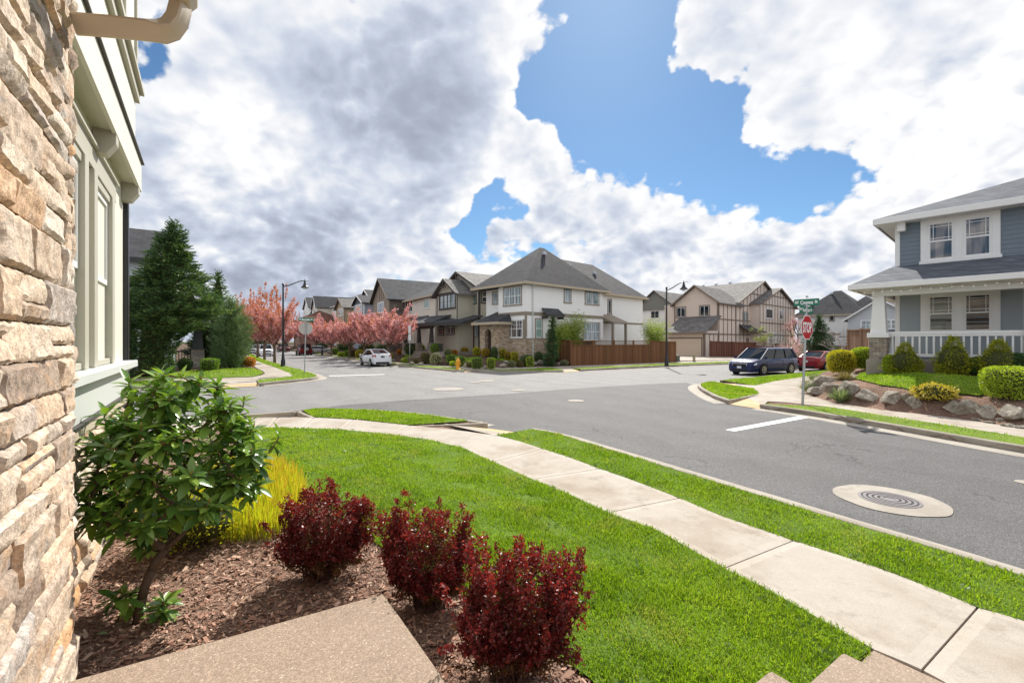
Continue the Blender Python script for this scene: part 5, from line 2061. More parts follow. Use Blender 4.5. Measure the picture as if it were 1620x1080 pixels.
g = MB(); g.slab([(pl.x-4, pl.y-.4, 3.0), (pl.x+.8, pl.y-.4, 3.0), (pl.x+.6, pl.y+4, 3.9), (pl.x-4, pl.y+4, 3.9)], (0, 0, .16)); g.build('porch_roof', M['roof_dark'], o)

# ---- blue-grey house with the white porch (right)
M['blue_lap_mat'] = wall_paint('slate_blue_siding', (0.165, 0.200, 0.235), 0.0, .05)
M['blue_lap_low'] = wall_paint('grey_blue_siding', (0.30, 0.34, 0.365), 0.0, .05)
BH = House('porch_house', 'slate blue two-storey house with white trim and a railed porch on the raised corner lot', (13.8, 17.1, 1.0), AW)
o = BH.o
wy = 1.95
xl = BH.on(1416, 400, 'y', wy)[0]
zE = BH.on(1420, 351, 'y', wy)[1]
zP = BH.on(1422, 424, 'y', wy)[1]


def laps(mb, x0, x1, y, z0, z1, lap=.165, d=.016):
    z = z0
    while z < z1-.01:
        zt_ = min(z+lap, z1)
        mb.add([(x0, y-d, z), (x1, y-d, z), (x1, y-.002, zt_), (x0, y-.002, zt_), (x0, y-.002, z), (x1, y-.002, z)], [(0, 1, 2, 3), (4, 5, 1, 0)])
        z += lap


g = MB(); laps(g, xl+.15, 9.5, wy, zP-.5, zE); g.box(xl+.02, 9.5, wy, 12, 0.2, zE); g.build('upper_wall', M['blue_lap_mat'], o)
g = MB(); laps(g, xl+.15, 9.5, wy-.004, .42, zP-.5); g.build('lower_wall', M['blue_lap_low'], o)
g = MB()
g.box(xl, xl+.15, wy-.03, wy+.12, .4, zP-.42)
g.box(xl, xl+.15, wy-.03, wy+.12, zP-.1, zE)
g.box(xl+.1, xl+.35, wy-.35, wy-.03, zE-.45, zE-.05)
g.build('corner_board', M['white_trim'], o, bevel=.01)


def pair(r0, r1, tr, gl, mun):
    """two tall sashes in one wide white casing"""
    z1 = BH.on((r0[0]+r0[1])/2, r0[2], 'y', wy)[1]
    z0 = BH.on((r0[0]+r0[1])/2, r0[3], 'y', wy)[1]
    a0, a1 = BH.on(r0[0], 400, 'y', wy)[0], BH.on(r0[1], 400, 'y', wy)[0]
    b0, b1 = BH.on(r1[0], 400, 'y', wy)[0], BH.on(r1[1], 400, 'y', wy)[0]
    g = MB()
    y0, y1 = wy-.06, wy+.01
    e = .2
    g.box(a0-e, b1+e, y0, y1, z1, z1+.17)
    g.box(a0-e-.04, b1+e+.04, y0-.03, y1, z0-.16, z0)
    g.box(a0-e, a0, y0+.002, y1, z0, z1)
    g.box(a1, b0, y0+.002, y1, z0, z1)
    g.box(b1, b1+e, y0+.002, y1, z0, z1)
    g.build('window_casing', M['white_trim'], o, bevel=.006)
    for (p, q) in ((a0, a1), (b0, b1)):
        win(BH, 'y', wy-.008, (p+.035, q-.035, z1-.035, z0+.035), 1, 'dh', 'white_trim', gl, .035, px=False, mun=mun, sill=False)


pair((1467.5, 1510.5, 351, 411), (1524, 1570, 341, 405), 'white_trim', 'glass_curtain', 'prairie')
pair((1467.5, 1510.5, 467, 525), (1524, 1570, 463.5, 524.5), 'white_trim', 'glass', 'prairie')
g = MB()
hip_roof(g, xl, 10, wy, 12, zE+.12, 2.15, .55, .05)
g.build('roof', M['roof_blue'], o)
g = MB(); eave_box(g, xl, 10, wy, 12, zE+.12, .55, .24); g.box(xl-.55, 10, wy-.5, wy+.01, zE-.12, zE-.09); g.box(xl-.5, xl, wy, 12, zE-.12, zE-.09); g.build('eave_gutter', M['white_trim'], o, bevel=.015)
# porch
ze_ = 2.98
g = MB()
g.slab([(-.78, -.62, ze_+.14), (10, -.62, ze_+.14), (10, wy, zP+.02), (xl-.05, wy, zP+.02)], (0, 0, .06))
g.slab([(-.78, -.62, ze_+.14), (xl-.05, wy, zP+.02), (xl-.05, wy+3, zP+.02), (-.78, wy+3, ze_+.14)], (0, 0, .06))
g.build('porch_roof', M['roof_blue'], o)
g = MB()
g.box(-.83, 10, -.70, -.62, ze_-.0, ze_+.20)
g.box(-.85, -.77, -.62, wy+3, ze_, ze_+.20)
g.box(-.6, 10, -.50, -.46, ze_-.02, ze_+.02)
g.build('porch_gutter', M['white_trim'], o, bevel=.015)
g = MB(); g.box(-.74, 10, -.6, wy, ze_+.03, ze_+.06); g.build('porch_ceiling', M['white_trim'], o)
g = MB(); g.box(-.2, 10, -.18, .14, ze_-.26, ze_+.03); g.box(-.2, .12, .14, wy+2, ze_-.26, ze_+.03); g.build('porch_beam', M['white_trim'], o, bevel=.008)
for x in (0.0, 3.75, 7.5):
    if x > 0:
        g = MB(); g.box(x-.14, x+.14, -.16, .12, .42, ze_-.26); g.build('porch_post', M['white_trim'], o, bevel=.01)
        continue
    g = MB(); g.box(x-.26, x+.26, -.26, .26, .36, 1.18); g.build('stone_pier', M['stone_grey'], o)
    g = MB(); g.box(x-.32, x+.32, -.32, .32, 1.18, 1.36); g.build('pier_cap', M['white_trim'], o, bevel=.012)
    g = MB()
    g.add([(x-.235, -.235, 1.36), (x+.235, -.235, 1.36), (x+.235, .235, 1.36), (x-.235, .235, 1.36), (x-.165, -.165, ze_-.26), (x+.165, -.165, ze_-.26), (x+.165, .165, ze_-.26), (x-.165, .165, ze_-.26)],
          [(0, 1, 5, 4), (1, 2, 6, 5), (2, 3, 7, 6), (3, 0, 4, 7), (4, 5, 6, 7), (3, 2, 1, 0)])
    g.build('porch_post', M['white_trim'], o, bevel=.01)
for (xa, xb) in ((.26, 3.61), (3.89, 7.36)):
    g = MB()
    g.box(xa, xb, -.06, .06, 1.30, 1.40)
    g.box(xa, xb, -.045, .045, 1.22, 1.30)
    g.box(xa, xb, -.045, .045, .50, .60)
    k = xa+.1
    while k < xb-.05:
        g.box(k, k+.052, -.026, .026, .60, 1.22)
        k += .187
    g.build('porch_railing', M['white_trim'], o, bevel=.005)
g = MB(); g.box(-.34, 10, -.34, wy, -.5, .36); g.build('porch_plinth', M['plinth'], o, bevel=.01)
# string of bulbs under the eave
_w = thing('string_lights', 'string of small clear bulbs hanging in swags under the white porch eave', 'string lights', BH.world(-.6, -.56, ze_-.05), AW)
pts = []
for i in range(70):
    pts.append((i*.13, 0, -.06*abs(math.sin(i*math.pi/7))))
g = MB()
g.tube(pts, .008, 4)
g.build('wire', M['black_metal'], _w)
M['bulb'] = simple('bulb_glass', (0.85, 0.83, 0.78), .2, .6)
_b = None
for p in pts[::2]:
    if _b is None:
        g = MB()
        g.lathe([(.004, -.065), (.022, -.05), (.026, -.03), (.012, 0)], (0, 0, 0), 6)
        _b = g.build('bulb', M['bulb'], _w)
        c = _b
    else:
        c = _b.copy()
        COL.objects.link(c)
    c.location = p

# ------------------------------------------------------------------ foliage helpers
def unit(a):
    return a/np.maximum(np.linalg.norm(a, axis=1, keepdims=True), 1e-9)


def rdir(n, rg):
    return unit(rg.normal(size=(n, 3)))


def leaf_quads(P, D, L, W, rg, fold=0.25):
    """diamond leaves: base P, axis D, length L, width W (arrays) -> verts, flat faces"""
    n = len(P)
    S = unit(np.cross(D, rdir(n, rg)))
    N = np.cross(S, D)
    L = np.broadcast_to(np.asarray(L, float), (n,))[:, None]
    W = np.broadcast_to(np.asarray(W, float), (n,))[:, None]
    mid = P+D*L*0.5+N*W*fold
    V = np.stack([P, mid+S*W*.5-N*W*fold, P+D*L, mid-S*W*.5-N*W*fold], 1).reshape(-1, 3)
    return V, np.arange(4*n)


def leaf_long(P, D, UP, L, W, droop, rg):
    """pointed leaves of 2x3 quads with a crease and a droop (near plants)"""
    n = len(P)
    S = unit(np.cross(D, UP)+1e-6)
    N = unit(np.cross(S, D))
    L = np.broadcast_to(np.asarray(L, float), (n,))[:, None]
    W = np.broadcast_to(np.asarray(W, float), (n,))[:, None]
    dr = np.broadcast_to(np.asarray(droop, float), (n,))[:, None]
    rows = []
    for (t, w, c) in ((0.0, 0.10, 0.0), (0.22, 0.62, 0.10), (0.48, 1.0, 0.14), (0.76, 0.74, 0.10), (1.0, 0.06, 0.0)):
        ctr = P+D*L*t-N*dr*L*t*t
        rows += [ctr-S*W*w*.5+N*W*c, ctr, ctr+S*W*w*.5+N*W*c]
    V = np.stack(rows, 1)
    k = V.shape[1]
    V = V.reshape(-1, 3)
    base = np.arange(n)[:, None]*k
    f = []
    for r in range(4):
        for c in range(2):
            f.append([r*3+c, r*3+c+1, (r+1)*3+c+1, (r+1)*3+c])
    f = np.array(f).reshape(1, -1)
    return V, (base+f).ravel()


def join(parts):
    Vs, Fs, o = [], [], 0
    for V, Fa in parts:
        Vs.append(V)
        Fs.append(Fa+o)
        o += len(V)
    return np.concatenate(Vs), np.concatenate(Fs)


def cube_sphere(k=5):
    V, Fq = [], []
    for ax in range(3):
        for sg in (-1, 1):
            b = len(V)
            for i in range(k+1):
                for j in range(k+1):
                    u, v = math.tan((-1+2*i/k)*math.pi/4), math.tan((-1+2*j/k)*math.pi/4)
                    p = [0, 0, 0]
                    p[ax] = sg
                    p[(ax+1) % 3] = u
                    p[(ax+2) % 3] = v*sg
                    V.append(p)
            for i in range(k):
                for j in range(k):
                    Fq.append([b+i*(k+1)+j, b+(i+1)*(k+1)+j, b+(i+1)*(k+1)+j+1, b+i*(k+1)+j+1])
    return unit(np.array(V, float)), np.array(Fq).ravel()


CS_V, CS_F = cube_sphere()


def lump(U, seed, freq=2.2):
    return np.array([noise.noise(Vector((u[0]*freq+seed, u[1]*freq-seed, u[2]*freq+.5*seed))) for u in U])


def superball(U, p):
    return U/(np.abs(U)**p).sum(1, keepdims=True)**(1.0/p)


def shrub_mesh(name, w, d, h, p, mat, core, leaf, n, seed, rough=.08, loose=0.10, skirt=0.0, parent=None):
    """leaves all over (and a little inside) a rounded or clipped body round a solid heart painted dark for inner shade; base at z=0"""
    rg = np.random.default_rng(seed)
    U = rdir(n, rg)
    U = U[U[:, 2] > -0.8]
    B = superball(U, p)
    lm = lump(U, seed*1.37, 2.6)
    lm2 = lump(U, seed*2.1, 7.0)
    r = 1+rough*(1.5*lm+.8*lm2)-loose*np.abs(rg.normal(size=len(U)))*.8
    dims = np.array([w/2, d/2, h/2])
    Pp = B*r[:, None]*dims
    if skirt:                                          # narrower towards the foot
        zt = (Pp[:, 2]/dims[2]+1)/2
        Pp[:, :2] *= (1-skirt*(1-np.clip(zt, 0, 1)))[:, None]
    Pp[:, 2] += h/2
    Nn = unit(np.sign(B)*np.abs(B)**(p-1)/dims)
    Dd = unit(Nn*.8+rdir(len(U), rg)*.9+np.array([0, 0, .35]))
    L = leaf*rg.uniform(.7, 1.35, len(U))
    V, Fa = leaf_quads(Pp-Dd*L[:, None]*.4, Dd, L, L*.55, rg)
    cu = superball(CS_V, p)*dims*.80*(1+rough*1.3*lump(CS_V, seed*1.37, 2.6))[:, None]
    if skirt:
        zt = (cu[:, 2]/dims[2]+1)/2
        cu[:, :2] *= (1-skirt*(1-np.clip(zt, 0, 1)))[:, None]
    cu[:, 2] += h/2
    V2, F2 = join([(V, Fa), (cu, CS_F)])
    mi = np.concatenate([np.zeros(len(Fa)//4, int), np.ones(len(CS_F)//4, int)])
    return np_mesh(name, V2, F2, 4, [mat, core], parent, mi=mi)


M['twigs'] = simple('core_shade', (0.050, 0.056, 0.022), .9, .1, var=.4, vscale=20)  # solid plant cores: inner shade put into the colour for depth
M['bark'] = simple('bark', (0.13, 0.095, 0.070), .9, .15, var=.35, vscale=14, bump=.6, bscale=40)
M['bark_pale'] = simple('bark_pale', (0.33, 0.29, 0.25), .9, .15, var=.25, vscale=14, bump=.4, bscale=40)
M['box_green'] = foliage('boxwood', [(0.056, 0.125, 0.015), (0.125, 0.237, 0.025), (0.200, 0.338, 0.037), (0.275, 0.425, 0.050)], .3)
M['lime'] = foliage('lime_shrub', [(0.161, 0.253, 0.021), (0.310, 0.414, 0.034), (0.460, 0.529, 0.057), (0.230, 0.345, 0.029)], .35)
M['yellow'] = foliage('golden_shrub', [(0.28, 0.28, 0.012), (0.48, 0.43, 0.025), (0.60, 0.52, 0.04), (0.22, 0.26, 0.02)], .35)
M['gold'] = foliage('amber_shrub', [(0.32, 0.20, 0.012), (0.50, 0.30, 0.02), (0.40, 0.30, 0.03), (0.26, 0.20, 0.02)], .3)
M['orange'] = foliage('orange_shrub', [(0.42, 0.17, 0.02), (0.60, 0.27, 0.03), (0.52, 0.21, 0.02), (0.40, 0.22, 0.04)], .3)
M['dkgreen'] = foliage('dark_shrub', [(0.024, 0.061, 0.020), (0.051, 0.112, 0.034), (0.085, 0.162, 0.048), (0.037, 0.085, 0.024)], .15)
M['brownish'] = foliage('bronze_shrub', [(0.10, 0.062, 0.025), (0.17, 0.105, 0.04), (0.13, 0.10, 0.035), (0.20, 0.15, 0.06)], .2)
M['greygreen'] = foliage('grey_green', [(0.13, 0.145, 0.07), (0.21, 0.22, 0.11), (0.28, 0.29, 0.16), (0.17, 0.17, 0.09)], .2)
M['sedge'] = foliage('dry_sedge', [(0.22, 0.17, 0.08), (0.30, 0.25, 0.12), (0.18, 0.16, 0.06), (0.26, 0.23, 0.09)], .25)
M['cream_leaf'] = foliage('cream_flowers', [(0.34, 0.34, 0.17), (0.55, 0.52, 0.33), (0.62, 0.57, 0.40), (0.20, 0.25, 0.08)], .3)
M['cypress'] = foliage('golden_cypress', [(0.125, 0.169, 0.015), (0.250, 0.281, 0.020), (0.425, 0.413, 0.025), (0.175, 0.213, 0.018)], .3)
M['bamboo'] = foliage('bamboo_leaves', [(0.112, 0.188, 0.025), (0.250, 0.325, 0.056), (0.400, 0.450, 0.112), (0.175, 0.263, 0.037)], .35)
M['euonymus'] = foliage('variegated', [(0.45, 0.37, 0.05), (0.62, 0.50, 0.08), (0.52, 0.40, 0.06), (0.30, 0.28, 0.05)], .25)
M['conifer'] = foliage('conifer_sprays', [(0.018, 0.048, 0.022), (0.040, 0.090, 0.034), (0.075, 0.140, 0.042), (0.17, 0.235, 0.07)], .22, big=.9)
M['conifer_dark'] = foliage('dark_conifer', [(0.016, 0.045, 0.022), (0.035, 0.083, 0.035), (0.061, 0.125, 0.048), (0.088, 0.160, 0.056)], .15)
M['pine'] = foliage('pine_needles', [(0.072, 0.123, 0.065), (0.123, 0.196, 0.094), (0.189, 0.275, 0.123), (0.094, 0.160, 0.072)], .2)
M['blossom'] = foliage('pink_blossom', [(0.581, 0.290, 0.290), (0.686, 0.414, 0.414), (0.510, 0.194, 0.176), (0.739, 0.528, 0.528), (0.616, 0.317, 0.308)], .40, tint=(1.2, 1.05, 1.05))
M['copper'] = foliage('coppery_leaves', [(0.482, 0.172, 0.086), (0.568, 0.258, 0.120), (0.396, 0.129, 0.069), (0.568, 0.327, 0.215)], .40, tint=(1.3, 1.05, .85))


def shrub(kind, label, px, pyb, wpx, hpx, mat, p=2.4, n=700, leaf=None, group=None, seed=None, rough=.07, depth=1.0, skirt=.12, name='shrub', cat='shrub', loose=.1, lift=0.0, at=None):
    b = T(px, pyb) if at is None else at
    s = b.y/F
    w, h = wpx*s, hpx*s
    leaf = leaf or max(.035, b.y*.0020)
    o = shrub_mesh(name, w, w*depth, h, p, M[mat], M['twigs'], leaf, int(n*1.7), seed or int(px*7+pyb), rough, loose, skirt)
    y_ = b.y+w*depth*.35 if at is None else b.y
    o.location = (b.x*y_/b.y, y_, hz(b.x*y_/b.y, y_)-.02)
    tag(o, label, cat, group)
    return o


def front(Hs, px, c, plane='y'):
    a, _ = Hs.on(px, 560, plane, c)
    return Hs.world(a, c) if plane == 'y' else Hs.world(c, a)


BG = 'clipped green box shrubs along the kerb of the white house garden'
GW = 'garden shrubs in front of the houses across the junction'
for row in [
    # px, base, w, h, material, p, label
    (668, 557, 9, 12, 'lime', 2.2, 'small lime ball on a thin stem left of the porch railing'),
    (690, 562, 20, 19, 'box_green', 2.2, 'bright green rounded shrub in front of the dark porch'),
    (699, 556, 12, 14, 'lime', 2.2, 'yellow-green shrub behind the bright green one by the porch'),
    (673, 576, 15, 18, 'brownish', 5, 'bronze brown clipped block beside the cream-flowered shrub'),
    (709, 567, 13, 15, 'greygreen', 2.2, 'grey-green airy shrub left of the orange ball'),
    (719, 563, 11, 10, 'orange', 2.3, 'small orange ball of foliage above the two green boxes'),
    (714, 576, 16, 14, 'box_green', 5, 'flat-topped green box left behind the hydrant'),
    (728, 580, 15, 17, 'box_green', 5, 'flat-topped green box directly behind the hydrant'),
    (716, 580, 11, 9, 'lime', 2.1, 'low grassy yellow-green mound left of the hydrant'),
    (735, 561, 13, 12, 'gold', 2.2, 'amber ball shrub below the porch steps'),
    (754, 564, 13, 15, 'yellow', 2.2, 'bright yellow ball shrub left of the stone archway'),
    (768, 565, 14, 14, 'gold', 2.2, 'amber ball shrub in front of the stone archway'),
    (754.5, 584, 18, 19, 'box_green', 6, 'large square-clipped green box right of the hydrant'),
    (777, 584.5, 13, 19, 'lime', 6, 'square-clipped box with a bright yellow top near the ramp'),
    (743, 582, 12, 10, 'sedge', 2.1, 'straw-coloured grassy mound between hydrant and large box'),
    (782, 562, 13, 20, 'dkgreen', 2.2, 'dark green shrub right of the archway door'),
    (795, 562, 13, 15, 'yellow', 2.4, 'yellow shrub under the left end of the big ground-floor window'),
    (803, 562, 11, 13, 'gold', 2.4, 'amber shrub between two yellow ones under the big window'),
    (814, 565.5, 13, 17, 'yellow', 2.6, 'tall golden shrub under the right end of the big window'),
    (833, 562, 23, 19, 'dkgreen', 2.3, 'broad dark green shrub against the stone base by the downspout'),
    (852, 563, 15, 18, 'dkgreen', 2.3, 'dark green shrub at the house corner by the fence'),
    (810, 582, 14, 12, 'greygreen', 2.0, 'grey-green grassy mound among the rocks, left one'),
    (822.5, 581.5, 13, 11, 'brownish', 2.0, 'brownish grass mound just left of the single clipped box'),
    (838, 581, 12.5, 16.5, 'lime', 5, 'single yellow-green clipped box among the rocks'),
    (868, 580, 13, 11, 'greygreen', 2.0, 'grey-green mound right of the single clipped box'),
    (877, 572, 12, 11, 'brownish', 2.2, 'round bronze-green shrub up the slope near the fence corner'),
    (893, 579, 14, 10, 'greygreen', 2.0, 'low spreading mound at the foot of the fence corner'),
    (530, 561, 10, 10, 'box_green', 4, 'small green clipped box near the far cherry trunks'),
    (541, 564, 13, 7, 'lime', 4, 'low long clipped hedge piece near the cherry trunks'),
    (550, 564.5, 8, 11, 'box_green', 4, 'narrow green clipped shrub beside a cherry trunk'),
    (559, 565.5, 10, 12, 'brownish', 4, 'olive clipped shrub left of the yellow one by the white car'),
    (569, 566.5, 13, 13, 'yellow', 3, 'yellow shrub just left of the white car'),
    (629, 551, 9, 10, 'lime', 2.2, 'lime ball up the bank right of the white car'),
    (632, 561, 9, 9, 'orange', 2.2, 'orange-brown ball up the bank right of the white car'),
    (640, 574, 11, 8, 'lime', 2.1, 'yellow-green mound at the path by the sign post'),
    (618, 569, 9, 10, 'lime', 2.2, 'lime shrub directly behind the roof of the white car'),
    (658, 575, 10, 8, 'sedge', 2.1, 'straw-coloured mound just right of the sign post'),
    (510, 557, 16, 14, 'dkgreen', 2.3, 'dark bush behind the far street lamp'),
    (545, 556, 24, 14, 'dkgreen', 2.3, 'wide dark bush beneath the pink blossom, left of the car'),
    (580, 560, 26, 17, 'dkgreen', 2.3, 'dark bush beneath the blossom behind the white car'),
    (603, 562, 20, 17, 'dkgreen', 2.3, 'dark bush up the bank behind the white car tailgate'),
    (650, 562, 22, 17, 'dkgreen', 2.3, 'dark bush behind the sign post below the cream house'),
    (677, 556, 22, 12, 'dkgreen', 2.3, 'dark bush at the left foot of the khaki porch'),
    (703, 553, 14, 12, 'dkgreen', 2.3, 'dark green bush at the middle pier of the khaki porch'),
    (757, 556, 11, 25, 'greygreen', 2.2, 'tall airy shrub beside the dark red front door'),
]:
    px, pb, w, h, mt, p, lab = row
    at = front(W1, px, -.9) if px in (795, 803, 814, 833) else front(W1, px, -1.9) if px == 782 else front(W1, px, .9, 'x') if px == 852 else None
    shrub('', lab, px, pb, w, h, mt, p, n=650 if w > 11 else 420, at=at, group=BG if (mt == 'box_green' and p > 4 and px > 700) else GW)
shrub('', 'cream-flowered shrub with drooping clusters beside the steps of the khaki house', 690, 578, 21, 20, 'cream_leaf', 2.0, n=800, rough=.2, loose=.2, group=GW)
# left corner garden
GL_ = 'shrubs in the garden of the grey house'
for row in [(293, 587, 20, 21, 'dkgreen', 2.6, 'dark round clipped shrub left of the stone porch pier'), (332, 586.5, 25, 20, 'box_green', 4, 'flat-topped clipped box right of the stone porch pier'),
            (391, 581, 25, 17, 'orange', 2.6, 'bright orange rounded shrub beside the curved footpath'), (375, 581, 18, 17, 'dkgreen', 2.3, 'dark shrub just left of the bright orange one')]:
    px, pb, w, h, mt, p, lab = row
    shrub('', lab, px, pb, w, h, mt, p, n=1500, group=GL_)
shrub('', 'loose cream and yellow variegated shrub behind the clipped box by the porch pier', 345, 578, 34, 28, 'cream_leaf', 2.0, n=900, rough=.25, loose=.35, group=GL_)
# right corner garden
GR = 'shrubs around the porch of the blue-grey house'
for row in [(1331, 593, 38, 40, 'yellow', 2.8, 1.0, 'yellow-topped ball shrub beside the boulders, nearest the stop sign'), (1366, 586, 35, 37, 'lime', 2.8, 1.0, 'fresh lime green ball shrub in front of the plank fence'),
            (1356, 552, 19, 13, 'brownish', 3, 1.0, 'dark clipped dome on a stem in front of the plank fence'), (1407, 582, 15, 31, 'lime', 3, 1.2, 'narrow lime shrub against the porch pier'),
            (1548, 579, 27, 30, 'dkgreen', 2.3, 1.0, 'mid green leafy shrub between two golden cypresses at the railing'), (1612, 582, 38, 38, 'dkgreen', 2.3, 1.0, 'dark broad-leaved shrub at the right end of the railing'),
            (1604, 643, 66, 52, 'lime', 5, 1.1, 'large square-clipped golden green hedge block above the boulders')]:
    px, pb, w, h, mt, p, dp, lab = row
    at = front(BH, px, -.75) if px in (1407, 1548, 1612) else None
    shrub('', lab, px, pb, w, h, mt, p, at=at, n=3800 if w > 30 else 1700, leaf=.05, group=GR, depth=dp, rough=.05)


def cypress(px, pyb, wpx, hpx, lab, seed):
    """loose thread-leaf cypress: tiers of drooping golden sprays"""
    b = front(BH, px, -.34-wpx*.0085)
    s = b.y/F
    w, h = wpx*s, hpx*s
    rg = np.random.default_rng(seed)
    P, D = [], []
    n = 4200
    z = h*(1-rg.power(1.7, n))*1.0
    prof = np.clip((1-z/h)*1.25+.10, 0, 1)*np.clip(z/h*6+.45, 0, 1)
    a = rg.uniform(0, 2*math.pi, n)
    lob = np.array([noise.noise(Vector((math.cos(q)*1.5+seed, math.sin(q)*1.5, zz*2.2))) for q, zz in zip(a, z)])
    r = w/2*prof*(.82+.55*lob)*np.sqrt(rg.uniform(.25, 1, n))
    P = np.stack([r*np.cos(a), r*np.sin(a), z], 1)
    D = unit(np.stack([np.cos(a)*.8, np.sin(a)*.8, rg.normal(.15, .5, n)], 1)+rdir(n, rg)*.5)
    V, Fa = leaf_quads(P, D, .11*rg.uniform(.6, 1.3, n), .020, rg)
    sp = 30
    V2, F2 = leaf_quads(np.stack([rg.normal(0, .05, sp), rg.normal(0, .05, sp), np.full(sp, h*.85)], 1), unit(np.stack([rg.normal(0, .2, sp), rg.normal(0, .2, sp), np.ones(sp)], 1)), h*.22*rg.uniform(.5, 1, sp), .03, rg)
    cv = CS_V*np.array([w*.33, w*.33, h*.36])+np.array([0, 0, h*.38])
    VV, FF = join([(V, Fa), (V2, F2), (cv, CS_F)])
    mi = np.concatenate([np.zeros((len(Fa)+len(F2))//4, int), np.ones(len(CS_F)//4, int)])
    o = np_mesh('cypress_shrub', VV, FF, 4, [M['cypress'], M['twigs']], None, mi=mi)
    o.location = (b.x, b.y, hz(b.x, b.y)-.03)
    tag(o, lab, 'shrub', 'golden thread cypresses along the porch railing')


cypress(1432, 585, 52, 50, 'golden cypress nearest the porch pier, brightest yellow on its left side', 3)
cypress(1508, 590, 54, 62, 'tall golden cypress with a pointed tip in front of the porch windows', 4)
cypress(1580, 593, 60, 60, 'wide golden cypress right of the green shrub at the railing', 5)


def tuft(px, pyb, wpx, hpx, mat, lab, n=260, name='grass_tuft', group=None, spread=.8, wid=.02, cat='grass tuft'):
    b = T(px, pyb)
    s = b.y/F
    w, h = wpx*s, hpx*s
    rg = np.random.default_rng(int(px*3+pyb))
    a = rg.uniform(0, 2*math.pi, n)
    r = w*.18*np.sqrt(rg.uniform(0, 1, n))
    P = np.stack([r*np.cos(a), r*np.sin(a), np.zeros(n)], 1)
    lean = rg.uniform(0, 1, n)**.7*spread
    D = unit(np.stack([np.cos(a)*lean, np.sin(a)*lean, np.ones(n)*(1.05-lean*.6)], 1))
    UP = np.tile(np.array([[0, 0, 1.0]]), (n, 1))
    V, Fa = leaf_long(P, D, UP, h*1.15*rg.uniform(.6, 1.1, n), wid, rg.uniform(.1, .5, n)*spread, rg)
    o = np_mesh(name, V, Fa, 4, M[mat])
    o.location = (b.x, b.y, b.z-.02)
    return tag(o, lab, cat, group)


GT = 'grass tufts among the boulders'
M['lavender'] = foliage('grey_green_tuft', [(0.16, 0.21, 0.11), (0.25, 0.31, 0.17), (0.20, 0.27, 0.13)], .25)
tuft(1338, 600, 28, 14, 'sedge', 'dry brown sedge tuft below the two ball shrubs', 420, group=GT, spread=1.3)
tuft(1329, 636, 20, 22, 'lavender', 'grey-green tuft in front of the boulders by the footpath', 300, group=GT)
tuft(1282, 621, 18, 22, 'lavender', 'grey-green tuft at the left end of the boulders, right of the post', 300, group=GT)
tuft(1290, 603, 22, 14, 'lavender', 'green tuft above the leftmost boulder, close to the parked red car', 300, group=GT)
shrub('', 'yellow variegated low shrub spilling over the boulders', 1477, 657, 60, 30, 'euonymus', 2.0, n=1500, leaf=.055, rough=.28, loose=.3, group=GR)
shrub('', 'russet low shrub beneath the dark one at the railing end', 1598, 590, 36, 16, 'brownish', 2.0, n=700, rough=.2, loose=.3, group=GR, at=front(BH, 1598, -1.25))


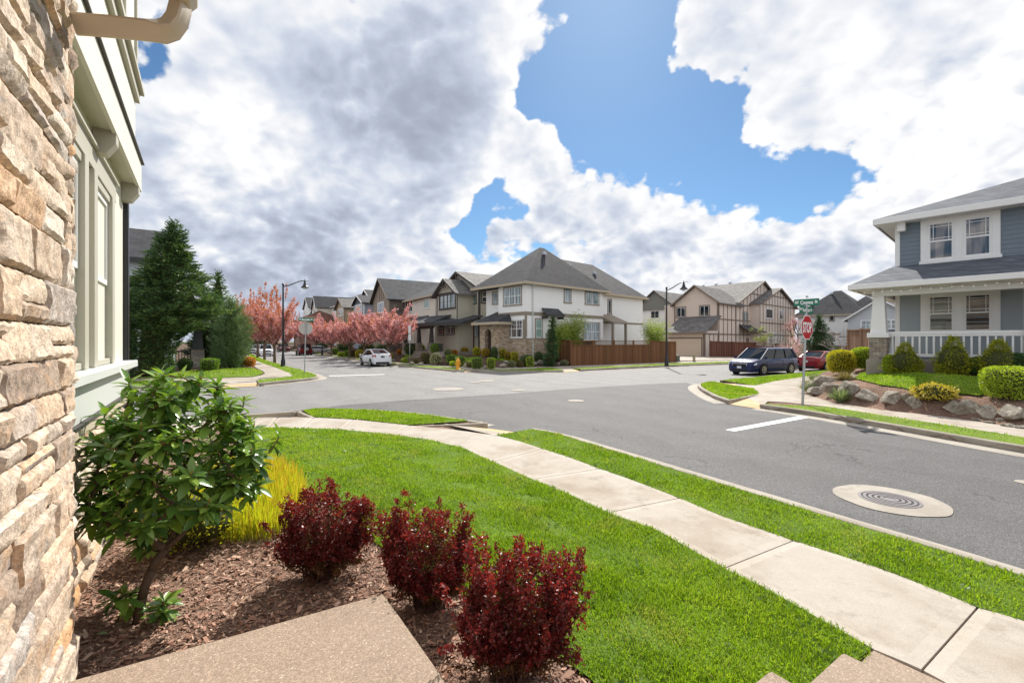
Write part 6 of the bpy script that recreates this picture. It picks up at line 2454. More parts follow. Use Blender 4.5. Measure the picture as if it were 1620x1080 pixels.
# ------------------------------------------------------------------ trees
def conifer(name, label, px, pyb, hpx, prof, mat, n, sprig, seed, axis=None, up=.15, group=None, needles=6, Y=None, wid=.035, core=.55, fine=None, parent_label='conifer'):
    """tapered trunk and a crown of leafy sprays; prof = list of (height fraction, radius m)"""
    b = T(px, pyb) if Y is None else PT(px, pyb, Y)
    if Y is not None:
        b.z = hz(b.x, b.y)
    s = b.y/F
    h = hpx*s
    t = thing(name, label, parent_label, b, 0, group)
    axis = axis or (0.0, 0.0)
    if not isinstance(axis, list):
        axis = [(0, axis[0]), (1, axis[1])]
    axf = lambda q: np.interp(q, [k[0] for k in axis], [k[1] for k in axis])
    rg = np.random.default_rng(seed)
    zf = np.array([q[0] for q in prof]); rf = np.array([q[1] for q in prof])
    wgt = np.interp(np.linspace(0, 1, 200), zf, rf)+.12
    cdf = np.cumsum(wgt); cdf /= cdf[-1]
    z = np.interp(rg.uniform(0, 1, n), cdf, np.linspace(0, 1, 200))
    a = rg.uniform(0, 2*math.pi, n)
    lob = np.array([noise.noise(Vector((math.cos(q)*1.8+seed, math.sin(q)*1.8, zz*h*.9))) for q, zz in zip(a, z)])
    tight = np.ones(n) if fine is None else ss(z, fine-.06, fine+.10)
    lob2 = np.array([noise.noise(Vector((math.cos(q)*4.5+seed, math.sin(q)*4.5, zz*h*2.6))) for q, zz in zip(a, z)])
    lay = np.array([noise.noise(Vector((zz*h*1.9, seed*.7, math.cos(q)*.8))) for q, zz in zip(a, z)])
    R_ = np.interp(z, zf, rf)*(1+(lob*.50+lob2*.45+lay*.55)*(.10+.90*tight))
    rr = R_*(1-np.abs(rg.normal(0, .16, n)))
    rr = np.maximum(rr, .02)
    ax = axf(z)
    P = np.stack([ax+rr*np.cos(a), rr*np.sin(a), z*h], 1)
    out = np.stack([np.cos(a), np.sin(a), np.full(n, up)], 1)
    out[:, 2] += .6*ss(z, .8, 1.0)
    D0 = unit(out+rdir(n, rg)*.35)
    Ps, Ds, Ls = [], [], []
    S = unit(np.cross(D0, np.array([[0, 0, 1.0]])))
    sc = sprig*(.55+.45*tight)*rg.uniform(.7, 1.25, n)
    for k in range(needles):
        u = (k+.5)/needles
        side = 1 if k % 2 else -1
        Ps.append(P+D0*(sc*(u-.55))[:, None])
        Ds.append(unit(D0*.75+S*side*.75*(1-u*.6)+rdir(n, rg)*.22))
        Ls.append(sc*.55*(1-u*.35))
    V, Fa = leaf_quads(np.concatenate(Ps), np.concatenate(Ds), np.concatenate(Ls), wid, rg)
    # solid heart with the crown's inner shade put into its colour
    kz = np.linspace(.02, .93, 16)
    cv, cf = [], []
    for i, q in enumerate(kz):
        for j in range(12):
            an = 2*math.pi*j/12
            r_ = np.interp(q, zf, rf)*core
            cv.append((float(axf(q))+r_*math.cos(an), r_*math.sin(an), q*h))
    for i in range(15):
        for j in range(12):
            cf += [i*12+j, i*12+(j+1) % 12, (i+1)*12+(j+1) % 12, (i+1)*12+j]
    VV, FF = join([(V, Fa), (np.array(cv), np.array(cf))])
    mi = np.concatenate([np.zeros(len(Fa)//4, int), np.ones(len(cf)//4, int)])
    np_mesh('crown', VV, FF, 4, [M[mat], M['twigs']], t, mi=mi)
    g = MB()
    g.tube([(float(axf(0)), 0, -.1), (float(axf(.3)), 0, h*.3), (float(axf(.65)), 0, h*.65), (float(axf(1)), 0, h*.96)], [.16, .12, .07, .02], 7)
    g.build('trunk', M['bark'], t, smooth=True)
    return t


conifer('conifer_tree', 'tall dark green conifer with a clipped lower trunk of foliage and a pointed top', 238, 593, 243,
        [(0, .98), (.06, 1.06), (.17, 1.10), (.26, 1.30), (.31, 1.85), (.36, 2.35), (.40, 2.5), (.46, 2.35), (.53, 2.1), (.62, 1.65), (.70, 1.22), (.78, .90), (.86, .58), (.93, .30), (1.0, .03)],
        'conifer', 5600, .55, 11, axis=[(0, 0), (.17, .1), (.284, .47), (.34, 1.0), (.40, 1.2), (.51, 1.1), (.626, .95), (.74, 1.2), (.856, 1.37), (1, 1.37)], needles=8, core=.55, fine=.27, wid=.05)
conifer('conifer_tree', 'slender spire-topped conifer behind the tall clipped one', 345, 577, 150, [(0, 1.2), (.2, 1.5), (.45, 1.25), (.65, .75), (.85, .32), (1, .03)], 'conifer', 1800, .45, 12, Y=35, needles=6, wid=.06)
conifer('pine_tree', 'loose grey-green pine with upright shoots left of the cherry trees', 366, 583, 112, [(0, .45), (.15, .95), (.4, 1.2), (.65, 1.0), (.82, .6), (.95, .25), (1, .10)], 'pine', 1700, .60, 13, up=.9, needles=8, Y=33, wid=.03, core=.4)
conifer('conifer_tree', 'dark low conifer filling the gap below the spire-topped one', 330, 577, 62, [(0, 1.0), (.3, 1.35), (.7, 1.0), (1, .2)], 'conifer_dark', 1400, .45, 14, Y=36, needles=6, wid=.06)
conifer('conifer_tree', 'dark conical conifer behind the stop sign', 1296, 553, 73, [(0, 1.45), (.15, 1.55), (.35, 1.3), (.6, .8), (.8, .42), (1, .03)], 'conifer_dark', 2200, .40, 15, Y=50, needles=6, wid=.06)
conifer('juniper', 'dark twisted narrow juniper at the corner of the white house', 869, 563, 80, [(0, .42), (.12, .35), (.2, .62), (.3, .3), (.42, .55), (.5, .25), (.62, .36), (.75, .15), (.85, .2), (1, .04)], 'conifer_dark', 600, .30, 16, Y=36.8, needles=6, wid=.06, axis=(0, .3), parent_label='juniper')
for k, (px, hp, lab) in enumerate([(383, 72, 'distant dark conifer showing above the coppery blossom'), (362, 66, 'distant dark conifer behind the grey-green pine'), (405, 60, 'low distant conifer behind the left cherry trees')]):
    conifer('conifer_tree', lab, px, 548, hp, [(0, 2.6), (.3, 2.4), (.6, 1.4), (.85, .6), (1, .05)], 'conifer_dark', 900, .9, 20+k, Y=110, needles=5, wid=.12)


def bamboo(label, px, pyb, wpx, hpx, seed, Y):
    b = PT(px, pyb, Y); b.z = hz(b.x, b.y)
    s = Y/F
    w, h = wpx*s, hpx*s
    t = thing('bamboo_clump', label, 'bamboo', b)
    rg = np.random.default_rng(seed)
    g = MB()
    P, D = [], []
    for k in range(26):
        a, r = rg.uniform(0, 6.28), rg.uniform(0, .7)
        x, y = math.cos(a)*r*.5, math.sin(a)*r*.5
        tip = Vector((math.cos(a)*w*.45*rg.uniform(.3, 1), math.sin(a)*w*.45*rg.uniform(.3, 1), h*rg.uniform(.72, 1.0)))
        pts = [Vector((x, y, 0)), Vector((x+tip.x*.25, y+tip.y*.25, tip.z*.6)), tip]
        g.tube(pts, [.018, .014, .005], 5)
        for q in range(250):
            u = rg.uniform(.30, 1)
            c = pts[0].lerp(pts[1], u/.6) if u < .6 else pts[1].lerp(pts[2], (u-.6)/.4)
            c = c+Vector(rg.normal(0, .34, 3))
            P.append(c); D.append((math.cos(a)*.5+rg.normal(0, .5), math.sin(a)*.5+rg.normal(0, .5), rg.normal(-.1, .5)))
    P, D = np.array(P), unit(np.array(D))
    V, Fa = leaf_quads(P, D, .22*rg.uniform(.6, 1.2, len(P)), .05, rg)
    np_mesh('foliage', V, Fa, 4, M['bamboo'], t)
    g.build('culm', M['bamboo'], t)


bamboo('large pale green bamboo clump behind the left end of the brown fence', 904, 560, 48, 70, 31, 41.5)
bamboo('darker bamboo clump beside the juniper behind the fence', 886, 560, 36, 60, 32, 40)
bamboo('round pale bamboo clump behind the right end of the brown fence', 1037, 566, 44, 64, 33, 47)


def cherry_proto(name, label, h, seed, spread, vase, copper, cat='cherry tree'):
    t = thing(name, label, cat)
    rg = np.random.default_rng(seed)
    g = MB()
    th = 1.75
    g.tube([(0, 0, -.1), (.02, .01, .2), (.0, .03, th*.6), (.03, 0, th)], [.17, .13, .115, .12], 9)
    pk_p, pk_d, co_p, co_d = [], [], [], []
    nl = 9
    for i in range(nl):
        a = 2*math.pi*(i+rg.uniform(-.25, .25))/nl
        rad = spread*rg.uniform(.7, 1.0)*(1 if i % 3 else .55)
        top = h*rg.uniform(.66, .98) if i % 3 == 0 else h*rg.uniform(.55, .88)
        s0 = Vector((.03, 0, th-.1+rg.uniform(-.15, .15)))
        e = Vector((math.cos(a)*rad, math.sin(a)*rad, top))
        m1 = s0.lerp(e, .35)+Vector((math.cos(a)*rad*.18, math.sin(a)*rad*.18, -.15*vase*h*.25))
        pts = []
        for k in range(8):
            u = k/7
            pts.append(s0*(1-u)**2+m1*2*u*(1-u)+e*u*u)
        g.tube(pts, [.065*(1-k/7)**.8+.010 for k in range(8)], 6)
        subs = [(pts, .22)]
        for q in range(9):
            u = rg.uniform(.25, .95)
            i0 = min(6, int(u*7))
            base = pts[i0].lerp(pts[i0+1], u*7-i0)
            aa = a+rg.normal(0, 1.0)
            ln = rg.uniform(.5, 1.15)*spread*.62
            d = Vector((math.cos(aa)*.75, math.sin(aa)*.75, rg.uniform(.25, 1.1)*vase)).normalized()
            tip = base+d*ln+Vector((0, 0, ln*.2))
            sp = [base, base.lerp(tip, .5)+Vector((0, 0, -.05)), tip]
            g.tube(sp, [.018, .012, .005], 4)
            subs.append((sp, .05))
        for (sp, u0) in subs:
            L = sum((sp[k+1]-sp[k]).length for k in range(len(sp)-1))
            for k in range(int(L/.10)+2):
                u = u0+(1-u0)*rg.uniform(0, 1)
                f = u*(len(sp)-1)
                i0 = min(len(sp)-2, int(f))
                c = sp[i0].lerp(sp[i0+1], f-i0)
                frac = c.z/h
                m = 13
                pp = np.array(c)+rg.normal(0, .085, (m, 3))
                dd = unit(rg.normal(size=(m, 3))+np.array([0, 0, .3]))
                if rg.random() < copper*(.35+1.1*frac):
                    co_p.append(pp[:9]); co_d.append(unit(dd[:9]+np.array([0, 0, .8])))
                else:
                    pk_p.append(pp); pk_d.append(dd)
    for k in range(int(26*copper)+4):                  # upright leafy shoots at the top
        a, r = rg.uniform(0, 6.28), spread*math.sqrt(rg.uniform(0, .6))
        base = Vector((math.cos(a)*r, math.sin(a)*r, h*rg.uniform(.7, .92)))
        tip = base+Vector((rg.normal(0, .08), rg.normal(0, .08), h*rg.uniform(.10, .22)))
        g.tube([base, tip], [.01, .004], 4)
        for q in range(9):
            c = base.lerp(tip, rg.uniform(0, 1))
            co_p.append(np.array(c)+rg.normal(0, .04, (6, 3))); co_d.append(unit(rg.normal(0, .5, (6, 3))+np.array([0, 0, 1.0])))
    g.build('trunk', M['bark'], t, smooth=True)
    P, D = np.concatenate(pk_p), np.concatenate(pk_d)
    V, Fa = leaf_quads(P, D, .12*rg.uniform(.7, 1.3, len(P)), .10, rg)
    np_mesh('blossom', V, Fa, 4, M['blossom'], t)
    P, D = np.concatenate(co_p), np.concatenate(co_d)
    V, Fa = leaf_quads(P, D, .15*rg.uniform(.7, 1.3, len(P)), .07, rg)
    np_mesh('young_leaves', V, Fa, 4, M['copper'], t)
    return t


GC = 'pink cherry trees lining the street'
cl = cherry_proto('cherry_tree', '', 6.6, 41, 2.1, 1.5, .55)
cr = cherry_proto('cherry_tree', '', 5.0, 42, 3.0, .9, .22)
used = {}
for proto, px, pb, sc, rz, lab in [
        (cl, 434, 573.7, 1.02, 0.3, 'coppery pink cherry tree closest to the left street lamp'), (cl, 418.6, 569, 1.1, 2.1, 'second coppery cherry tree from the left street lamp'),
        (cl, 407.5, 566, 1.12, 4.0, 'third coppery cherry tree from the lamp, in front of the white car front'), (cl, 392.7, 562, 1.2, 5.2, 'fourth cherry tree from the lamp, partly behind the pine'),
        (cl, 381, 559, 1.0, 1.1, 'farthest cherry tree of the left row, behind the pine'),
        (cl, 452, 557.5, 1.05, 2.9, 'cherry tree far down the left pavement behind the lamp pole'), (cl, 466, 553.5, 1.2, .9, 'most distant coppery tree at the end of the street'),
        (cr, 613, 572.5, 1.0, .4, 'pink cherry tree right behind the white car'), (cr, 577, 569, .98, 1.9, 'pink cherry tree at the front of the white car'),
        (cr, 553, 566.3, .95, 3.3, 'pink cherry tree two trunks left of the white car'), (cr, 524, 562.8, 1.0, 4.6, 'pink cherry tree nearest the far street lamp'),
        (cr, 500, 558.8, 1.1, 5.5, 'pink cherry tree beyond the red off-roader')]:
    b = T(px, pb)
    if proto in used:
        o = copy_tree(proto)
    else:
        o = proto
        used[proto] = 1
    o.location = (b.x, b.y, b.z)
    o.rotation_euler = (0, 0, rz)
    o.scale = (sc, sc, sc)
    tag(o, lab, 'cherry tree', GC)


def bare_tree(label, px, pyb, hpx, wpx, Y, seed, mat, leaves=None, name='bare_tree', cat='tree', low=.3):
    b = PT(px, pyb, Y); b.z = hz(b.x, b.y)
    s = Y/F
    h, w = hpx*s, wpx*s
    t = thing(name, label, cat, b)
    rg = np.random.default_rng(seed)
    g = MB()
    tips = []

    def grow(p, d, ln, r, lev):
        e = p+d*ln
        m = p.lerp(e, .5)+Vector(rg.normal(0, ln*.05, 3))
        g.tube([p, m, e], [r, r*.8, r*.6], 5)
        tips.append(e)
        if lev == 0:
            return
        for k in range(3 if lev > 1 else 4):
            q = p.lerp(e, rg.uniform(.45, 1.0))
            dd = (d+Vector((rg.normal(0, .55)*w/h*1.3, rg.normal(0, .55)*w/h*1.3, rg.normal(.15, .25)))).normalized()
            grow(q, dd, ln*rg.uniform(.55, .8), r*.55, lev-1)
    grow(Vector((0, 0, -.05)), Vector((.03, 0, 1)), h*low, max(.02, .028*h*.6), 4)
    zmax = max(p.z for p in tips)
    k_ = h/zmax
    g.v = [(x*k_, y*k_, z*k_) for x, y, z in g.v]
    g.build('branches', M[mat], t)
    if leaves:
        P = np.array([p*k_ for p in tips]*5)+rg.normal(0, .12, (len(tips)*5, 3))
        V, Fa = leaf_quads(P, rdir(len(P), rg), .10, .07, rg)
        np_mesh('foliage', V, Fa, 4, M[leaves], t)
    return t


bare_tree('leafless pale tree behind the yellow-topped shrub, in front of the white hip-roofed house', 1331, 552, 64, 60, 40, 51, 'bark_pale')
bare_tree('small budding shrub tree with reddish twigs behind the dark minivan', 1249, 552, 40, 46, 47, 52, 'bark_pale', 'blossom')
bare_tree('leafy young tree by the entry of the half-timbered house', 1208, 556, 50, 36, 56, 53, 'bark', 'bamboo')
bare_tree('red-leaved young tree seen between the stop sign and the half-timbered house', 1262, 553, 64, 22, 58, 54, 'bark', 'blossom')
bare_tree('slim young tree behind the minivan roof, leafless', 1228, 553, 46, 30, 50, 55, 'bark_pale')

# ------------------------------------------------------------------ vehicles
def car_paint(name, c, metal=0.3, rough=.3):
    m, t, p, out = new_mat(name)
    p.inputs['Base Color'].default_value = (*c, 1)
    p.inputs['Metallic'].default_value = metal
    p.inputs['Roughness'].default_value = rough
    p.inputs['Specular IOR Level'].default_value = 0.2
    p.inputs['Coat Weight'].default_value = 0.6
    p.inputs['Coat Roughness'].default_value = 0.03
    return m


M['navy_paint'] = car_paint('navy_paint', (0.010, 0.018, 0.085), .0, .35)
M['red_paint'] = car_paint('red_paint', (0.22, 0.012, 0.018), .3)
M['maroon_paint'] = car_paint('maroon_paint', (0.13, 0.012, 0.014), .3)
M['white_paint'] = car_paint('white_paint', (0.74, 0.75, 0.78), .0, .3)
M['silver_paint'] = car_paint('silver_paint', (0.42, 0.43, 0.45), .7)
M['car_glass'] = glass_mat('car_glass', (0.008, 0.011, 0.014), rough=.02)
_p = M['car_glass'].node_tree.nodes['Principled BSDF'] if 'Principled BSDF' in M['car_glass'].node_tree.nodes else None
if _p:
    _p.inputs['Specular IOR Level'].default_value = .35
    _p.inputs['IOR'].default_value = 1.45
M['rubber'] = simple('tyre_rubber', (0.018, 0.018, 0.018), .85, .2)
M['black_plastic'] = simple('black_plastic', (0.014, 0.014, 0.015), .5, .3)
M['alloy'] = simple('alloy_rim', (0.50, 0.51, 0.53), .3, .5, .9)
M['tail_red'] = simple('tail_lamp_red', (0.35, 0.012, 0.012), .15, .6)
M['lamp_clear'] = simple('lamp_clear', (0.72, 0.74, 0.76), .08, .8, .3)
M['amber'] = simple('amber_lens', (0.55, 0.20, 0.02), .15, .6)
M['plate'] = simple('number_plate', (0.62, 0.64, 0.68), .4, .4)
M['plate_dark'] = simple('number_plate_dark', (0.06, 0.075, 0.10), .4, .4)


def loft(mb, rings, cap=True):
    n = len(rings[0])
    b = len(mb.v)
    for r in rings:
        mb.v.extend([tuple(q) for q in r])
    for i in range(len(rings)-1):
        for k in range(n):
            mb.f.append([b+i*n+k, b+i*n+(k+1) % n, b+(i+1)*n+(k+1) % n, b+(i+1)*n+k]); mb.mi.append(0)
    if cap:
        mb.f.append([b+k for k in range(n)][::-1]); mb.mi.append(0)
        mb.f.append([b+(len(rings)-1)*n+k for k in range(n)]); mb.mi.append(0)


def car(label, loc, th, paint, L, W, Ht, prof, gh, wheels, wr, cat='car', group='parked cars', name='parked_car', plate_f='plate', plate_r='plate_dark', lights=True, spare=False, tail_h=.9, head_z=.72, grille=True):
    """prof: (x, z of the shoulder line, half width factor) from tail to nose; gh: (x base front, x roof front, x roof rear, x base rear, belt z front, belt z rear)"""
    t = thing(name, label, cat, (loc[0], loc[1], ROAD_Z), th, group)
    hw = W/2
    g = MB()
    rings = []
    zb = .20
    for (x, z, f) in prof:
        w = hw*f
        half = [(w*.86, zb), (w*.965, zb+.10), (w, zb+.26), (w*.995, zb+(z-zb)*.62), (w*.965, z-.07), (w*.90, z-.005), (w*.6, z+.035), (0, z+.05)]
        ring = [(x, y, zz) for y, zz in half]+[(x, -y, zz) for y, zz in half[::-1][1:]]
        rings.append(ring)
    loft(g, rings)
    g.build('body', paint, t, smooth=True, angle=32)
    xf, rf, rr, xr, bf, br = gh
    wb, wt = hw*.93, hw*.74
    zr = Ht-.05
    gl = MB()

    def ring4(x0, x1, s):                              # glass house cross-rows (base line to roof line)
        pass
    k = 8
    rows = []
    for (x, y, z) in ((xf, wb*.86, bf-.03), (rf, wt, zr)):
        pass
    A0, A1 = (xf, wb*.90, bf-.04), (rf, wt*.94, zr-.01)
    D0, D1 = (xr, wb*.84, br-.04), (rr, wt*.90, zr-.01)
    bul = .10
    vs = []
    for sgn in (1, -1):
        for p in (A0, A1, D1, D0):
            vs.append((p[0], p[1]*sgn, p[2]))
    mf0, mf1 = (xf+bul, 0, bf-.02), (rf+bul*.5, 0, zr+.015)
    mr0, mr1 = (xr-bul*.6, 0, br-.02), (rr-bul*.4, 0, zr+.015)
    vs += [mf0, mf1, mr1, mr0]
    fs = [(0, 1, 2, 3), (7, 6, 5, 4), (8, 9, 1, 0), (4, 5, 9, 8), (3, 2, 10, 11), (11, 10, 6, 7), (1, 9, 10, 2), (9, 5, 6, 10)]
    gl.add(vs, fs)
    gl.build('windows', M['car_glass'], t)
    ro = MB()
    nst = 7
    rings = []
    for i in range(nst):
        u = i/(nst-1)
        x = rf+.06+(rr-rf-.12)*u
        e = wt*(.96-.04*u)
        zc = zr+.035*math.sin(math.pi*(.15+.7*u))
        rings.append([(x, e+.035, zr-.055), (x, e+.02, zr-.005), (x, e*.8, zc+.005), (x, 0, zc+.025), (x, -e*.8, zc+.005), (x, -e-.02, zr-.005), (x, -e-.035, zr-.055)])
    loft(ro, rings)
    ro.build('roof', paint, t, smooth=True, angle=40)
    for sgn, in ((1,), (-1,)):
        pl = MB()
        o_ = .018*sgn
        pl.bar((A0[0], A0[1]*sgn+o_, A0[2]-.02), (A1[0]-.02, A1[1]*sgn+o_, A1[2]+.015), .055, .075)
        pl.build('pillar', paint, t)
        pl = MB()
        pl.bar((D0[0], D0[1]*sgn+o_, D0[2]-.02), (D1[0]+.02, D1[1]*sgn+o_, D1[2]+.015), .06, .12)
        pl.build('pillar', paint, t)
        for fr in (.36, .68):
            xb = A0[0]+(D0[0]-A0[0])*fr
            xt = A1[0]+(D1[0]-A1[0])*fr
            yb = (A0[1]+(D0[1]-A0[1])*fr)*sgn
            yt = (A1[1]+(D1[1]-A1[1])*fr)*sgn
            pl = MB()
            pl.bar((xb, yb+.008*sgn, A0[2]+(D0[2]-A0[2])*fr), (xt, yt+.008*sgn, zr-.02), .03, .07)
            pl.build('pillar', M['black_plastic'], t)
        mr = MB()
        mr.box(xf-.30, xf-.12, (hw*1.0 if sgn > 0 else -hw*1.0-.17), (hw*1.0+.17 if sgn > 0 else -hw*1.0), bf-.02, bf+.14)
        mr.build('mirror', paint, t, bevel=.03, bseg=2)
        sm = MB()                                       # door shut lines, sill and handles
        y = hw*1.002*sgn
        for xs in (xf-.45, (xf+xr)/2-.15, xr+.75 if L > 4.3 else xr+.4):
            sm.box(xs-.006, xs+.006, min(y, y-.012*sgn), max(y, y-.012*sgn)+.0015, .36, bf-.16)
        sm.box(wheels[0]+wr+.1, wheels[1]-wr-.1, min(y, y-.03*sgn), max(y, y-.03*sgn)+.004, .20, .31)
        sm.build('door_seam', M['black_plastic'], t)
    for wx in wheels:
        for sgn in (1, -1):
            ar = MB()
            ar.M = Matrix.Translation((wx, sgn*(hw-.012), wr)) @ Matrix.Rotation(math.pi/2, 4, 'X')
            ar.lathe([(wr*1.19, -.012), (wr*1.19, .012)], (0, 0, 0), 28)
            ar.build('wheel_arch', M['black_plastic'], t)
            w = MB()
            w.M = Matrix.Translation((wx, sgn*(hw-.085), wr)) @ Matrix.Rotation(-sgn*math.pi/2, 4, 'X')
            w.lathe([(wr*.66, -.11), (wr*.93, -.11), (wr, -.07), (wr, .07), (wr*.94, .105), (wr*.66, .105)], (0, 0, 0), 28)
            wo = w.build('wheel', M['rubber'], t, smooth=True, angle=40)
            r = MB()
            r.M = w.M
            ring_strip(r, (0, 0), wr*.56, wr*.67, .108, 28)
            for k in range(5):
                a = 2*math.pi*k/5
                for da in (-.16, .16):
                    r.bar((.05*math.cos(a), .05*math.sin(a), .098), (wr*.62*math.cos(a+da), wr*.62*math.sin(a+da), .103), .05, .022)
            disc(r, (0, 0), .075, .112, 16)
            r.build('rim', M['alloy'], wo)
    x0, x1 = prof[0][0], prof[-1][0]
    f0, f1 = prof[0][2], prof[-1][2]
    zt = prof[0][1]
    if lights:
        for sgn in (1, -1):
            l = MB()
            l.slab([(x0+.16, sgn*hw*.985, tail_h), (x0-.012, sgn*hw*f0*.86, tail_h), (x0-.012, sgn*hw*f0*.80, tail_h-.22), (x0+.12, sgn*hw*1.0, tail_h-.20)], (-.012, sgn*.012, 0))
            l.build('tail_lamp', M['tail_red'], t)
            l = MB()
            l.slab([(x1-.42, sgn*hw*.955, head_z+.10), (x1-.02, sgn*hw*f1*.62, head_z+.03), (x1+.0, sgn*hw*f1*.62, head_z-.09), (x1-.30, sgn*hw*1.0, head_z-.05)], (.02, sgn*.02, .01))
            l.build('headlight', M['lamp_clear'], t)
        if grille:
            l = MB()
            l.box(x1-.05, x1+.018, -hw*f1*.60, hw*f1*.60, head_z-.18, head_z+.0)
            l.build('grille', M['black_plastic'], t, bevel=.01)
            l = MB()
            l.box(x1-.05, x1+.022, -hw*f1*.72, hw*f1*.72, .24, .40)
            l.build('bumper_intake', M['black_plastic'], t, bevel=.01)
            l = MB()
            l.box(x1-.05, x1+.028, -hw*f1*.62, hw*f1*.62, head_z+.005, head_z+.03)
            l.build('grille_bar', M['alloy'], t)
    l = MB(); l.box(x1+.02, x1+.034, -.15, .15, .44, .59); l.build('number_plate', M[plate_f], t)
    l = MB(); l.box(x0-.034, x0-.012, -.15, .15, tail_h-.24, tail_h-.10); l.build('number_plate', M[plate_r], t)
    l = MB(); l.box(x0-.018, x0+.1, -hw*f0*.85, hw*f0*.85, .21, .40); l.build('rear_bumper', M['black_plastic'], t, bevel=.02)
    if spare:
        sp = MB()
        sp.M = Matrix.Translation((x0-.10, -.12, 1.02)) @ Matrix.Rotation(-math.pi/2, 4, 'Y')
        sp.lathe([(.2, -.09), (.36, -.09), (.38, -.05), (.38, .05), (.36, .09), (.2, .09)], (0, 0, 0), 24)
        so = sp.build('spare_wheel', M['rubber'], t, smooth=True, angle=40)
        r = MB(); r.M = sp.M
        disc(r, (0, 0), .24, .093, 20)
        r.build('rim', M['alloy'], so)
    return t


PROF_VAN = [(-2.62, .92, .80), (-2.58, .98, .90), (-2.3, 1.04, .98), (-1.4, 1.05, 1.0), (0, 1.05, 1.0), (1.0, 1.04, 1.0), (1.45, 1.03, .99), (1.9, .98, .965), (2.25, .90, .92), (2.45, .82, .85), (2.55, .70, .76)]
car('dark navy blue minivan parked nose towards the junction, sun glinting on its windscreen', (16.92, 30.64), math.atan2(-1.48, -2.67), M['navy_paint'], 5.17, 1.98, 1.76, PROF_VAN,
    (1.62, .62, -2.05, -2.52, 1.06, 1.10), (-1.5, 1.5), .36, name='minivan', cat='minivan', plate_r='plate')
PROF_SED = [(-2.35, .86, .80), (-2.28, .98, .90), (-1.9, 1.02, .96), (-1.3, 1.0, .99), (0, .98, 1.0), (.8, .97, 1.0), (1.2, .94, .98), (1.8, .86, .94), (2.15, .76, .86), (2.32, .62, .74)]
car('red saloon car parked tail towards the viewer behind the navy minivan', (23.46, 34.30), R(29), M['red_paint'], 4.7, 1.82, 1.46, PROF_SED, (1.28, .42, -.95, -1.78, .98, 1.03), (-1.35, 1.35), .33, plate_r='plate')
PROF_HAT = [(-2.16, .82, .82), (-2.12, 1.02, .90), (-1.85, 1.08, .96), (-1.2, 1.0, .99), (0, .95, 1.0), (.7, .93, 1.0), (1.1, .90, .98), (1.6, .80, .93), (1.95, .68, .84), (2.15, .56, .70)]
car('white hatchback parked with its tail to the viewer beneath the pink cherry trees', (-12.4, 41.2), math.atan2(.83, -.56), M['white_paint'], 4.4, 1.74, 1.50, PROF_HAT, (1.5, .35, -.55, -2.05, .90, 1.06), (-1.35, 1.35), .32, tail_h=1.02)
PROF_JEEP = [(-1.95, 1.05, .92), (-1.93, 1.12, .94), (-1.6, 1.14, .95), (0, 1.14, .95), (.55, 1.12, .93), (.9, 1.10, .88), (1.5, 1.06, .80), (1.9, 1.02, .74), (1.95, .90, .72)]
car('dark red boxy off-roader with a spare wheel on its tail, far down the street', (-32.8, 71.7), math.atan2(.83, -.56), M['maroon_paint'], 3.9, 1.87, 1.86, PROF_JEEP, (.62, .35, -1.80, -1.93, 1.14, 1.14), (-1.2, 1.25), .40, spare=True, name='off_roader')
PROF_SUV = [(-2.35, .95, .84), (-2.3, 1.08, .92), (-1.9, 1.12, .98), (0, 1.10, 1.0), (.9, 1.09, 1.0), (1.3, 1.06, .98), (1.9, .98, .95), (2.2, .90, .90), (2.35, .74, .80)]
SUV = dict(L=4.7, W=1.93, Ht=1.74, prof=PROF_SUV, gh=(1.35, .55, -1.7, -2.25, 1.10, 1.14), wheels=(-1.42, 1.42), wr=.37)
car('white sport utility car facing the viewer between the left cherry trunks', (-37.0, 68.2), math.atan2(-.83, .56), M['white_paint'], name='parked_car', head_z=.84, **SUV)
car('white van-like car parked behind the white sport utility car', (-43.4, 75.6), math.atan2(-.83, .56), M['silver_paint'], name='parked_car', head_z=.84, **SUV)
car('silver car farthest left, half hidden by the pine', (-48.0, 80.5), math.atan2(-.83, .56), M['white_paint'], 4.7, 1.82, 1.46, PROF_SED, (1.28, .42, -.95, -1.78, .98, 1.03), (-1.35, 1.35), .33)
car('dark red car far away in the middle of the street, left of the off-roader', (-48.2, 96.0), math.atan2(-.83, .56), M['maroon_paint'], name='parked_car', head_z=.84, **SUV)
car('pale car in a driveway far down the street, right of the off-roader', (-33.2, 78.2), math.atan2(.56, .83), M['silver_paint'], 4.7, 1.82, 1.46, PROF_SED, (1.28, .42, -.95, -1.78, .98, 1.03), (-1.35, 1.35), .33)

# ------------------------------------------------------------------ street lamps
M['lamp_glass'] = simple('lamp_glass', (0.55, 0.57, 0.58), .2, .6)


